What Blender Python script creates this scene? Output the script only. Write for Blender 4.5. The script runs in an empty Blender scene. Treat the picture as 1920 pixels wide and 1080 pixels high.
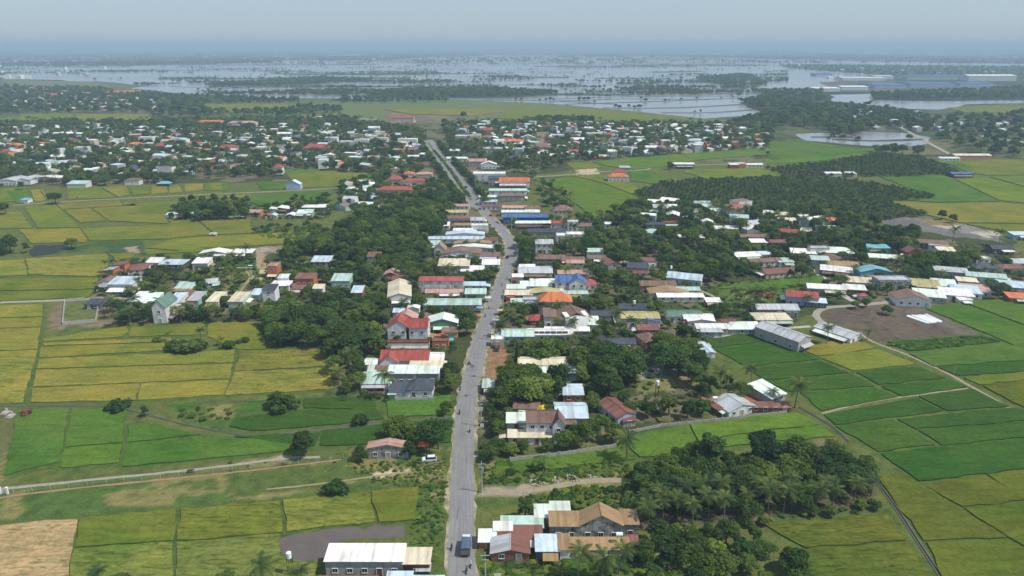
import bpy, math, random
import numpy as np
from mathutils import Vector, Matrix
random.seed(7)
RNG = np.random.default_rng(11)
SC = bpy.context.scene
COL = SC.collection
R = math.radians
# ---------------------------------------------------------------- camera
CAM_H = 120.0; FPX = 1331.0; YH = 84.0
TH = math.atan((540.0 - YH) / FPX)
cam_d = bpy.data.cameras.new('camera'); cam = bpy.data.objects.new('camera', cam_d); COL.objects.link(cam)
cam_d.sensor_width = 36.0; cam_d.lens = 36.0 * FPX / 1920.0; cam_d.clip_start = 1.0; cam_d.clip_end = 90000.0
cam.location = (0, 0, CAM_H); cam.rotation_euler = (math.pi / 2 - TH, 0, 0)
SC.camera = cam
# ---------------------------------------------------------------- sky, sun, exposure
SUN_EL, SUN_AZ = R(57.0), R(106.0)          # azimuth clockwise from the view direction (+Y): from the right, a little behind the camera
w = bpy.data.worlds.new('World'); SC.world = w; w.use_nodes = True
nt = w.node_tree; nt.nodes.clear()
sky = nt.nodes.new('ShaderNodeTexSky'); sky.sky_type = 'NISHITA'; sky.sun_disc = False
sky.sun_elevation = SUN_EL; sky.sun_rotation = SUN_AZ
sky.air_density = 1.0; sky.dust_density = 1.0; sky.ozone_density = 3.0; sky.altitude = 0
tint = nt.nodes.new('ShaderNodeMixRGB'); tint.blend_type = 'MULTIPLY'; tint.inputs[0].default_value = 1.0
tint.inputs[2].default_value = (0.80, 0.90, 1.0, 1)
veil = nt.nodes.new('ShaderNodeMixRGB'); veil.inputs[0].default_value = 0.72; veil.inputs[2].default_value = (2.80, 3.46, 4.10, 1)   # thin white haze over the clear sky
bg = nt.nodes.new('ShaderNodeBackground'); bg.inputs['Strength'].default_value = 0.14
wo = nt.nodes.new('ShaderNodeOutputWorld')
nt.links.new(sky.outputs[0], tint.inputs[1]); nt.links.new(tint.outputs[0], veil.inputs[1]); nt.links.new(veil.outputs[0], bg.inputs[0]); nt.links.new(bg.outputs[0], wo.inputs[0])
sun_d = bpy.data.lights.new('sun', 'SUN'); sun_d.energy = 4.5; sun_d.angle = R(0.6); sun_d.color = (1.0, 0.95, 0.87)
sun = bpy.data.objects.new('sun', sun_d); COL.objects.link(sun)
sd = Vector((math.sin(SUN_AZ) * math.cos(SUN_EL), math.cos(SUN_AZ) * math.cos(SUN_EL), math.sin(SUN_EL)))
sun.rotation_euler = sd.to_track_quat('Z', 'Y').to_euler(); sun.location = sd * 300
vs = SC.view_settings
vs.view_transform = 'Standard'; vs.look = 'None'; vs.exposure = 0.15; vs.gamma = 1.0; vs.use_curve_mapping = False
SC.cycles.max_bounces = 5; SC.cycles.diffuse_bounces = 2; SC.cycles.glossy_bounces = 2; SC.cycles.transmission_bounces = 2
SC.cycles.transparent_max_bounces = 6; SC.cycles.volume_bounces = 0; SC.cycles.use_denoising = True
SC.cycles.use_adaptive_sampling = True; SC.cycles.adaptive_threshold = 0.02
try: SC.cycles.denoiser = 'OPENIMAGEDENOISE'
except Exception: pass

# ---------------------------------------------------------------- photograph pixel (1920 x 1080) -> point on flat ground
CT, ST = math.cos(TH), math.sin(TH)
def G(x, y, z=0.0):
    u = (x - 960.0) / FPX; v = (y - 540.0) / FPX
    t = (CAM_H - z) / (ST + v * CT)
    return (u * t, (CT - v * ST) * t)
def PX(X, Y, Z=0.0):
    d = Y * CT + (CAM_H - Z) * ST
    return 960 + FPX * X / d, 540 + FPX * ((CAM_H - Z) * CT - Y * ST) / d
def SCALE(y): return (y - YH) * CT / CAM_H
def poly(pts): return [G(*p) for p in pts]
def P(s):       # "x y x y ..." -> list of pixel pairs
    v = [float(a) for a in s.replace(',', ' ').split()]
    return list(zip(v[0::2], v[1::2]))

def inside(xs, ys, pg):
    res = np.zeros(xs.shape, bool); n = len(pg); j = n - 1
    for i in range(n):
        xi, yi = pg[i]; xj, yj = pg[j]
        if yi != yj:
            c = ((yi > ys) != (yj > ys)) & (xs < (xj - xi) * (ys - yi) / (yj - yi) + xi)
            res ^= c
        j = i
    return res
_lat = RNG.random((256, 256))
def vnoise(x, y):
    xi = np.floor(x).astype(int); yi = np.floor(y).astype(int); fx = x - xi; fy = y - yi
    fx = fx * fx * (3 - 2 * fx); fy = fy * fy * (3 - 2 * fy)
    a = _lat[xi & 255, yi & 255]; b = _lat[(xi + 1) & 255, yi & 255]; c = _lat[xi & 255, (yi + 1) & 255]; d = _lat[(xi + 1) & 255, (yi + 1) & 255]
    return (a * (1 - fx) + b * fx) * (1 - fy) + (c * (1 - fx) + d * fx) * fy
def fbm(x, y, o=4):
    s = 0; a = 0.5
    for k in range(o):
        s = s + a * vnoise(x + 17.3 * k, y - 9.1 * k); x = x * 2.03; y = y * 2.03; a *= 0.5
    return s / (1 - 0.5 ** o)

# ---------------------------------------------------------------- objects
def tag(o, label=None, cat=None, group=None, kind=None):
    if label: o['label'] = label
    if cat: o['category'] = cat
    if group: o['group'] = group
    if kind: o['kind'] = kind
    return o
def mesh(name, verts, faces, mats=(), fm=None, smooth=False):
    m = bpy.data.meshes.new(name); m.from_pydata([tuple(v) for v in verts], [], [tuple(f) for f in faces])
    for a in mats: m.materials.append(a)
    if fm is not None: m.polygons.foreach_set('material_index', fm)
    if smooth: m.polygons.foreach_set('use_smooth', [True] * len(m.polygons))
    m.update(); return m
def obj(name, me, parent=None, loc=(0, 0, 0), rz=0.0, color=None, scale=None):
    o = bpy.data.objects.new(name, me); COL.objects.link(o)
    if parent is not None: o.parent = parent
    o.location = loc
    if rz: o.rotation_euler = (0, 0, rz)
    if color is not None: o.color = (*color[:3], 1)
    if scale is not None: o.scale = scale if hasattr(scale, '__len__') else (scale,) * 3
    return o
def empty(name, loc, rz=0.0):
    o = bpy.data.objects.new(name, None); COL.objects.link(o); o.location = loc; o.rotation_euler = (0, 0, rz); o.empty_display_size = 0.3
    return o
BOXF = [(0, 3, 2, 1), (4, 5, 6, 7), (0, 1, 5, 4), (1, 2, 6, 5), (2, 3, 7, 6), (3, 0, 4, 7)]
class MB:
    def __init__(s): s.v = []; s.f = []; s.m = []
    def add(s, v, f, m=0):
        n = len(s.v); s.v += [tuple(a) for a in v]; s.f += [tuple(i + n for i in q) for q in f]; s.m += [m] * len(f)
        return s
    def box(s, cx, cy, z0, sx, sy, sz, m=0, rz=0, tx=1.0, ty=1.0):
        c, d = math.cos(rz), math.sin(rz); v = []
        for z, kx, ky in ((z0, 1, 1), (z0 + sz, tx, ty)):
            for a, b in ((-1, -1), (1, -1), (1, 1), (-1, 1)):
                x, y = a * sx / 2 * kx, b * sy / 2 * ky
                v.append((cx + x * c - y * d, cy + x * d + y * c, z))
        return s.add(v, BOXF, m)
    def tube(s, pts, rad, n=6, m=0, cap=True):
        pts = [Vector(p) for p in pts]; rad = rad if hasattr(rad, '__len__') else [rad] * len(pts); v = []; f = []
        for i, p in enumerate(pts):
            t = (pts[min(i + 1, len(pts) - 1)] - pts[max(i - 1, 0)]).normalized()
            a = t.orthogonal().normalized(); b = t.cross(a)
            for k in range(n):
                q = 2 * math.pi * k / n; v.append(p + (a * math.cos(q) + b * math.sin(q)) * rad[i])
        for i in range(len(pts) - 1):
            for k in range(n):
                f.append((i * n + k, i * n + (k + 1) % n, (i + 1) * n + (k + 1) % n, (i + 1) * n + k))
        if cap: f.append(tuple(range(n))[::-1]); f.append(tuple((len(pts) - 1) * n + k for k in range(n)))
        return s.add(v, f, m)
    def cyl(s, cx, cy, z0, r, h, n=10, m=0, r2=None):
        return s.tube([(cx, cy, z0), (cx, cy, z0 + h)], [r, r if r2 is None else r2], n, m)
    def mesh(s, name, mats, smooth=False): return mesh(name, s.v, s.f, mats, s.m, smooth)

# ---------------------------------------------------------------- materials
def newmat(name):
    m = bpy.data.materials.new(name); m.use_nodes = True; nt = m.node_tree
    b = nt.nodes['Principled BSDF']; return m, nt, b
def N(nt, t, **kw):
    n = nt.nodes.new(t)
    for k, v in kw.items():
        if k.startswith('i_'): n.inputs[k[2:].replace('_', ' ')].default_value = v
        else: setattr(n, k, v)
    return n
def L(nt, a, b): nt.links.new(a, b)
def ramp(nt, fac, stops):
    r = N(nt, 'ShaderNodeValToRGB'); e = r.color_ramp.elements
    while len(e) < len(stops): e.new(0.5)
    for q, (p, c) in zip(e, stops):
        q.position = p; q.color = (*c, 1) if len(c) == 3 else c
    L(nt, fac, r.inputs[0]); return r.outputs[0]
def g3(v): return (v, v, v)
def mul(nt, a, b, fac=1.0):
    m = N(nt, 'ShaderNodeMixRGB', blend_type='MULTIPLY'); m.inputs[0].default_value = fac
    L(nt, a, m.inputs[1])
    if isinstance(b, tuple): m.inputs[2].default_value = (*b, 1)
    else: L(nt, b, m.inputs[2])
    return m.outputs[0]
def mix(nt, fac, a, b):
    m = N(nt, 'ShaderNodeMixRGB')
    if isinstance(fac, float): m.inputs[0].default_value = fac
    else: L(nt, fac, m.inputs[0])
    for i, c in ((1, a), (2, b)):
        if isinstance(c, tuple): m.inputs[i].default_value = (*c, 1)
        else: L(nt, c, m.inputs[i])
    return m.outputs[0]
def noise(nt, co, scale, detail=3, rough=0.55, sc=None, dist=0.0):
    if sc is not None:
        mp = N(nt, 'ShaderNodeMapping'); mp.inputs['Scale'].default_value = sc; L(nt, co, mp.inputs[0]); co = mp.outputs[0]
    n = N(nt, 'ShaderNodeTexNoise'); n.inputs['Scale'].default_value = scale; n.inputs['Detail'].default_value = detail
    n.inputs['Roughness'].default_value = rough; n.inputs['Distortion'].default_value = dist; L(nt, co, n.inputs['Vector']); return n.outputs['Fac']
def bump(nt, b, h, dist, strength=1.0):
    n = N(nt, 'ShaderNodeBump'); n.inputs['Distance'].default_value = dist; n.inputs['Strength'].default_value = strength
    L(nt, h, n.inputs['Height']); L(nt, n.outputs[0], b.inputs['Normal'])
def coords(nt, which='Object'): return N(nt, 'ShaderNodeTexCoord').outputs[which]
def wpos(nt): return N(nt, 'ShaderNodeNewGeometry').outputs['Position']
MAT = {}
def flat(name, c, rough=0.7, metal=0.0, spec=0.3, var=0.25, sc=1.2):
    if name in MAT: return MAT[name]
    m, nt, b = newmat(name)
    n = noise(nt, wpos(nt), sc, 4)
    col = mix(nt, n, tuple(x * (1 - var) for x in c), tuple(min(1, x * (1 + var)) for x in c)); L(nt, col, b.inputs['Base Color'])
    b.inputs['Roughness'].default_value = rough; b.inputs['Metallic'].default_value = metal; b.inputs['Specular IOR Level'].default_value = spec
    MAT[name] = m; return m
def build_mats():
    # metal sheet roof: colour from the object, ribs every 0.9 m down the slope, dirt and weather streaks
    for nm, rib, ribd, rough, spec in (('metal_roof', 7.0, 0.035, 0.5, 0.25), ('tile_roof', 16.0, 0.06, 0.75, 0.15)):
        m, nt, b = newmat(nm); oi = N(nt, 'ShaderNodeObjectInfo'); co = coords(nt)
        adv = N(nt, 'ShaderNodeVectorMath', operation='ADD'); L(nt, co, adv.inputs[0]); L(nt, oi.outputs['Location'], adv.inputs[1])
        st = noise(nt, adv.outputs[0], 1.0, 5, 0.65, (0.9, 0.22, 0.22)); big = noise(nt, adv.outputs[0], 0.16, 4, 0.6); pan = noise(nt, adv.outputs[0], 1.0, 1, 0.5, (0.75, 0.03, 0.03))
        c = mul(nt, oi.outputs['Color'], ramp(nt, st, [(0.28, (0.62, 0.58, 0.54)), (0.5, g3(1.0))]), 0.6)
        c = mul(nt, c, ramp(nt, big, [(0.3, (0.74, 0.72, 0.69)), (0.55, g3(1.04))]), 0.8)
        c = mul(nt, c, ramp(nt, pan, [(0.36, (0.62, 0.56, 0.5)), (0.44, g3(0.88)), (0.52, g3(1.0)), (0.66, g3(1.1))]), 0.55)
        rs = noise(nt, adv.outputs[0], 1.0, 6, 0.7, (0.5, 0.16, 0.16), 0.5)
        c = mix(nt, ramp(nt, rs, [(0.60, g3(0)), (0.70, g3(0.55))]), c, (0.17, 0.085, 0.05))
        L(nt, c, b.inputs['Base Color']); b.inputs['Roughness'].default_value = rough; b.inputs['Specular IOR Level'].default_value = spec
        wv = N(nt, 'ShaderNodeTexWave', bands_direction='X'); wv.inputs['Scale'].default_value = rib / (2 * math.pi) * 1.0; L(nt, co, wv.inputs['Vector'])
        bump(nt, b, wv.outputs['Fac'], ribd, 0.4); MAT[nm] = m
    # rendered masonry wall: colour from the object, drips and a dirty foot
    m, nt, b = newmat('painted_wall'); oi = N(nt, 'ShaderNodeObjectInfo'); wp = wpos(nt)
    s = noise(nt, wp, 1.0, 5, 0.6, (1.3, 1.3, 0.25)); c = mul(nt, oi.outputs['Color'], ramp(nt, s, [(0.3, (0.62, 0.59, 0.55)), (0.56, g3(1.0))]), 0.85)
    L(nt, c, b.inputs['Base Color']); b.inputs['Roughness'].default_value = 0.85; b.inputs['Specular IOR Level'].default_value = 0.15; MAT['painted_wall'] = m
    m, nt, b = newmat('stained_wall'); oi = N(nt, 'ShaderNodeObjectInfo'); wp = wpos(nt)
    s = noise(nt, wp, 0.55, 6, 0.68); s2 = noise(nt, wp, 1.0, 4, 0.6, (1.6, 1.6, 0.2))
    c = mul(nt, oi.outputs['Color'], ramp(nt, s, [(0.36, (0.22, 0.22, 0.22)), (0.5, g3(0.75)), (0.6, g3(1.0))])); c = mul(nt, c, ramp(nt, s2, [(0.32, g3(0.45)), (0.55, g3(1.0))]), 0.8)
    L(nt, c, b.inputs['Base Color']); b.inputs['Roughness'].default_value = 0.92; MAT['stained_wall'] = m
    # standing rice: colour from the object, growth patches, rows and canopy relief
    for nm, lodged in (('standing_rice', 0), ('lodged_rice', 1)):
        m, nt, b = newmat(nm); oi = N(nt, 'ShaderNodeObjectInfo'); wp = wpos(nt)
        n1 = noise(nt, wp, 0.035, 4, 0.55, (1, 0.8, 1), 0.4); n2 = noise(nt, wp, 0.8, 5, 0.75); n3 = noise(nt, wp, 0.17, 3, 0.6, (0.5, 1.6, 1), 0.8)
        c = mul(nt, oi.outputs['Color'], ramp(nt, n1, [(0.28, (0.58, 0.80, 0.6)), (0.48, g3(0.96)), (0.7, (1.26, 1.08, 1.05))]))
        c = mul(nt, c, ramp(nt, n2, [(0.25, g3(0.6)), (0.5, g3(1.0)), (0.75, g3(1.35))]), 0.9)
        c = mul(nt, c, ramp(nt, n3, [(0.28, g3(0.74)), (0.5, g3(1.0)), (0.7, g3(1.12))]), 0.9)
        n5 = noise(nt, wp, 0.5, 3, 0.6, (0.12, 1.5, 1), 0.3); c = mul(nt, c, ramp(nt, n5, [(0.3, g3(0.84)), (0.55, g3(1.05))]), 0.8)
        if lodged:
            n4 = noise(nt, wp, 0.42, 5, 0.62, (0.35, 1.4, 1), 1.6)
            c = mul(nt, c, ramp(nt, n4, [(0.36, (0.42, 0.55, 0.5)), (0.46, g3(0.95)), (0.66, (1.3, 1.22, 1.5))]), 0.85)
            bump(nt, b, n4, 0.5, 0.7)
        else: bump(nt, b, n2, 0.28, 0.8)
        L(nt, c, b.inputs['Base Color']); b.inputs['Roughness'].default_value = 0.9; b.inputs['Specular IOR Level'].default_value = 0.02; MAT[nm] = m
    # ground: colour attribute of soil and grass zones
    m, nt, b = newmat('mixed_ground'); at = N(nt, 'ShaderNodeVertexColor', layer_name='Col'); wp = wpos(nt)
    n1 = noise(nt, wp, 0.25, 6, 0.65); n2 = noise(nt, wp, 1.6, 4, 0.7)
    c = mul(nt, at.outputs['Color'], ramp(nt, n1, [(0.3, (0.6, 0.62, 0.6)), (0.5, g3(1.0)), (0.68, (1.3, 1.22, 1.2))])); c = mul(nt, c, ramp(nt, n2, [(0.3, g3(0.7)), (0.6, g3(1.18))]))
    L(nt, c, b.inputs['Base Color']); b.inputs['Roughness'].default_value = 0.95; b.inputs['Specular IOR Level'].default_value = 0.05; bump(nt, b, n2, 0.3, 0.8); MAT['mixed_ground'] = m
    # worn asphalt with wheel tracks, patches and cross cracks (u across, v along in metres)
    m, nt, b = newmat('worn_asphalt'); uv = coords(nt, 'UV'); wp = wpos(nt)
    n1 = noise(nt, uv, 1.0, 5, 0.6, (2.2, 0.06, 1)); n2 = noise(nt, wp, 0.22, 5, 0.6); n3 = noise(nt, wp, 4.0, 3, 0.6)
    c = ramp(nt, n1, [(0.3, (0.150, 0.147, 0.148)), (0.6, (0.205, 0.200, 0.197))]); c = mul(nt, c, ramp(nt, n2, [(0.35, g3(0.9)), (0.6, g3(1.03))])); c = mul(nt, c, ramp(nt, n3, [(0.3, g3(0.88)), (0.7, g3(1.08))]))
    vo = N(nt, 'ShaderNodeTexVoronoi', feature='DISTANCE_TO_EDGE'); mp = N(nt, 'ShaderNodeMapping'); mp.inputs['Scale'].default_value = (0.10, 0.09, 1)
    wn = N(nt, 'ShaderNodeTexNoise'); wn.inputs['Scale'].default_value = 0.6; L(nt, uv, wn.inputs['Vector']); ad = N(nt, 'ShaderNodeVectorMath', operation='ADD'); L(nt, uv, ad.inputs[0]); L(nt, wn.outputs['Color'], ad.inputs[1])
    L(nt, ad.outputs[0], mp.inputs[0]); L(nt, mp.outputs[0], vo.inputs['Vector'])
    c = mul(nt, c, ramp(nt, vo.outputs['Distance'], [(0.0, g3(0.5)), (0.012, g3(1.0))]), 0.8)
    L(nt, c, b.inputs['Base Color']); b.inputs['Roughness'].default_value = 0.85; MAT['worn_asphalt'] = m
    # water of the flooded fields
    m, nt, b = newmat('flood_water'); wp = wpos(nt); n1 = noise(nt, wp, 0.004, 4, 0.6, (1, .3, 1))
    c = ramp(nt, n1, [(0.35, (0.20, 0.205, 0.205)), (0.65, (0.29, 0.29, 0.285))]); L(nt, c, b.inputs['Base Color']); b.inputs['Roughness'].default_value = 0.16; b.inputs['IOR'].default_value = 1.33
    bump(nt, b, noise(nt, wp, 0.3, 3), 0.03, 0.25); MAT['flood_water'] = m
    # foliage
    for nm, a, bb, tr in (('broad_leaf', (0.030, 0.066, 0.015), (0.105, 0.170, 0.034), 0.4), ('palm_leaf', (0.045, 0.085, 0.022), (0.12, 0.16, 0.05), 0.3), ('orchard_leaf', (0.024, 0.052, 0.018), (0.06, 0.095, 0.03), 0.3),
                          ('hedge_leaf', (0.055, 0.115, 0.022), (0.14, 0.22, 0.04), 0.4), ('yellow_leaf', (0.42, 0.40, 0.015), (0.62, 0.58, 0.02), 0.3), ('pink_flower', (0.30, 0.05, 0.09), (0.16, 0.10, 0.05), 0.2), ('dry_leaf', (0.10, 0.085, 0.03), (0.20, 0.16, 0.06), 0.25)):
        kf = 1.0 if nm in ('yellow_leaf', 'pink_flower') else (1.1 if nm == 'orchard_leaf' else 0.98)
        a = tuple(x * kf for x in a); bb = tuple(x * kf for x in bb)
        m, nt, b = newmat(nm); oi = N(nt, 'ShaderNodeObjectInfo'); gi = N(nt, 'ShaderNodeNewGeometry')
        n1 = noise(nt, coords(nt), 0.55, 2); 
        ma = N(nt, 'ShaderNodeMath', operation='MULTIPLY_ADD'); ma.inputs[1].default_value = 0.9; L(nt, oi.outputs['Random'], ma.inputs[0])
        m2 = N(nt, 'ShaderNodeMath', operation='MULTIPLY_ADD'); m2.inputs[1].default_value = 0.55; m2.inputs[2].default_value = -0.32; L(nt, gi.outputs['Random Per Island'], m2.inputs[0]); L(nt, m2.outputs[0], ma.inputs[2])
        m3 = N(nt, 'ShaderNodeMath', operation='ADD'); L(nt, ma.outputs[0], m3.inputs[0]); m4 = N(nt, 'ShaderNodeMath', operation='MULTIPLY_ADD'); m4.inputs[1].default_value = 0.7; m4.inputs[2].default_value = -0.25; L(nt, n1, m4.inputs[0]); L(nt, m4.outputs[0], m3.inputs[1])
        c = ramp(nt, m3.outputs[0], [(0.0, a), (0.55, tuple((x + y) / 2 for x, y in zip(a, bb))), (1.0, bb)])
        hs = N(nt, 'ShaderNodeTexWhiteNoise', noise_dimensions='1D'); L(nt, oi.outputs['Random'], hs.inputs['W']); c = mul(nt, c, ramp(nt, hs.outputs['Value'], [(0.0, (0.66, 0.80, 1.1)), (0.35, g3(0.98)), (0.6, (1.2, 1.12, 0.9)), (0.82, (1.5, 1.25, 1.0)), (1.0, (2.0, 1.6, 1.5))]))
        L(nt, c, b.inputs['Base Color']); b.inputs['Roughness'].default_value = 0.65; b.inputs['Specular IOR Level'].default_value = 0.10
        t = N(nt, 'ShaderNodeBsdfTranslucent'); L(nt, mul(nt, c, (1.2, 1.35, 0.6)), t.inputs[0]); ms = N(nt, 'ShaderNodeMixShader'); ms.inputs[0].default_value = tr
        L(nt, b.outputs[0], ms.inputs[1]); L(nt, t.outputs[0], ms.inputs[2]); L(nt, ms.outputs[0], nt.nodes['Material Output'].inputs[0]); MAT[nm] = m
    # houses of the far town: colour attribute
    m, nt, b = newmat('far_house'); at = N(nt, 'ShaderNodeVertexColor', layer_name='Col'); L(nt, mul(nt, at.outputs[0], ramp(nt, noise(nt, wpos(nt), 0.4, 3), [(0.3, g3(0.75)), (0.6, g3(1.0))])), b.inputs['Base Color']); b.inputs['Roughness'].default_value = 0.7; MAT['far_house'] = m
    m, nt, b = newmat('shoulder_dirt'); wp = wpos(nt); c = ramp(nt, noise(nt, wp, 0.16, 5, 0.65), [(0.36, (0.10, 0.125, 0.035)), (0.47, (0.20, 0.175, 0.10)), (0.62, (0.34, 0.29, 0.215))]); c = mul(nt, c, ramp(nt, noise(nt, wp, 1.5, 4, .7), [(0.3, g3(.75)), (.65, g3(1.12))])); L(nt, c, b.inputs['Base Color']); b.inputs['Roughness'].default_value = .95; MAT['shoulder_dirt'] = m
    flat('bark', (0.10, 0.08, 0.06), 0.95); flat('palm_bark', (0.17, 0.14, 0.11), 0.95)
    flat('glass', (0.02, 0.025, 0.03), 0.15, 0, 0.5, 0.1); flat('white_trim', (0.68, 0.68, 0.66), 0.6); flat('wood_door', (0.16, 0.08, 0.04), 0.6)
    flat('canal_bank', (0.17, 0.165, 0.13), 0.95, 0, 0.05, 0.4, 0.4); flat('concrete', (0.34, 0.33, 0.30), 0.9, 0, 0.1, 0.3, 0.8); flat('pole_concrete', (0.40, 0.40, 0.38), 0.85); flat('dirt_path', (0.25, 0.215, 0.145), 0.95, 0, 0.05, 0.35, 0.5); flat('pale_path', (0.26, 0.24, 0.195), 0.95, 0, 0.05, 0.3, 0.6)
    flat('dark_metal', (0.05, 0.05, 0.055), 0.5, 0.3); flat('steel', (0.55, 0.56, 0.57), 0.35, 0.6); flat('tyre', (0.02, 0.02, 0.02), 0.85); flat('solar_glass', (0.025, 0.03, 0.045), 0.25, 0, 0.5, 0.15)
    flat('plastic_white', (0.72, 0.74, 0.76), 0.5, 0, 0.3, 0.1); flat('canal_water', (0.022, 0.026, 0.02), 0.55, 0, 0.15);  flat('red_paint', (0.50, 0.05, 0.03), 0.5, 0, .4, .2)
    flat('skin', (0.35, 0.20, 0.13), 0.6); flat('mud', (0.098, 0.083, 0.074), 0.6, 0, 0.3, 0.35, 0.25)
    m, nt, b = newmat('object_paint'); oi = N(nt, 'ShaderNodeObjectInfo'); L(nt, mul(nt, oi.outputs['Color'], ramp(nt, noise(nt, wpos(nt), 2.0, 4), [(0.3, g3(0.8)), (0.6, g3(1.0))])), b.inputs['Base Color']); b.inputs['Roughness'].default_value = 0.4; MAT['object_paint'] = m
build_mats()
# ================================================================ occupancy map of the near land (1 m cells)
OX, OY, OW, OH = -1400, 90, 3300, 2700
OCC = np.zeros((OW, OH), np.uint8)
def rast(pg, code):
    xs = [p[0] for p in pg]; ys = [p[1] for p in pg]
    a0 = max(0, int(min(xs) - OX) - 1); a1 = min(OW, int(max(xs) - OX) + 2); b0 = max(0, int(min(ys) - OY) - 1); b1 = min(OH, int(max(ys) - OY) + 2)
    if a1 <= a0 or b1 <= b0: return
    X, Y = np.meshgrid(np.arange(a0, a1) + OX + 0.5, np.arange(b0, b1) + OY + 0.5, indexing='ij')
    OCC[a0:a1, b0:b1] |= (inside(X, Y, pg) * code).astype(np.uint8)
def occ(x, y, r, mask):
    a0 = int(x - OX - r); a1 = int(x - OX + r) + 1; b0 = int(y - OY - r); b1 = int(y - OY + r) + 1
    if a1 <= 0 or b1 <= 0 or a0 >= OW or b0 >= OH: return False
    return bool((OCC[max(a0, 0):a1, max(b0, 0):b1] & mask).any())

def spline(pts, step=3.0):
    p = [np.array(q, float) for q in pts]; out = []
    p = [2 * p[0] - p[1]] + p + [2 * p[-1] - p[-2]]
    for i in range(1, len(p) - 2):
        n = max(2, int(np.linalg.norm(p[i + 1] - p[i]) / step))
        for k in range(n):
            t = k / n; a, b, c, d = p[i - 1], p[i], p[i + 1], p[i + 2]
            out.append(0.5 * (2 * b + (c - a) * t + (2 * a - 5 * b + 4 * c - d) * t * t + (3 * b - a - 3 * c + d) * t ** 3))
    out.append(p[-2]); return out
def strip_normals(pts):
    ns = []
    for i in range(len(pts)):
        t = pts[min(i + 1, len(pts) - 1)] - pts[max(i - 1, 0)]; t = t / (np.linalg.norm(t) + 1e-9); ns.append(np.array((t[1], -t[0])))
    return ns
def ribbon(name, pts, width, z, mat, label=None, jit=0.0, code=2, off=0.0, kind='structure', thick=0.0, parent=None):
    ns = strip_normals(pts); v = []; f = []; uv = []; s = 0.0
    for i, (p, n) in enumerate(zip(pts, ns)):
        if i: s += float(np.linalg.norm(pts[i] - pts[i - 1]))
        j1 = random.uniform(-jit, jit); j2 = random.uniform(-jit, jit)
        a = p + n * (off - width / 2 - j1); b = p + n * (off + width / 2 + j2)
        v += [(a[0], a[1], z), (b[0], b[1], z)]; uv += [(-width / 2, s), (width / 2, s)]
        if i: f.append((2 * i - 2, 2 * i - 1, 2 * i + 1, 2 * i))
    if thick:
        n0 = len(v); v += [(x, y, z - thick) for x, y, _ in v]
        for i in range(1, len(pts)):
            f.append((2 * i - 2, 2 * i, n0 + 2 * i, n0 + 2 * i - 2)); f.append((2 * i + 1, 2 * i - 1, n0 + 2 * i - 1, n0 + 2 * i + 1))
    me = mesh(name, v, f, [mat]); ul = me.uv_layers.new(name='UVMap'); li = np.empty(len(me.loops), np.int32); me.loops.foreach_get('vertex_index', li)
    uva = np.array(uv + uv, np.float32)[li]; ul.data.foreach_set('uv', uva.ravel())
    o = obj(name, me, parent); 
    if parent is None: tag(o, label, kind=kind)
    if code:
        for i in range(1, len(pts)):
            a, b = pts[i - 1], pts[i]; w2 = width / 2 + 0.6
            rast([tuple(a + ns[i - 1] * (off - w2)), tuple(a + ns[i - 1] * (off + w2)), tuple(b + ns[i] * (off + w2)), tuple(b + ns[i] * (off - w2))], code)
    return o
def wline(s, step=3.0): return spline(poly(P(s)), step)

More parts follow.
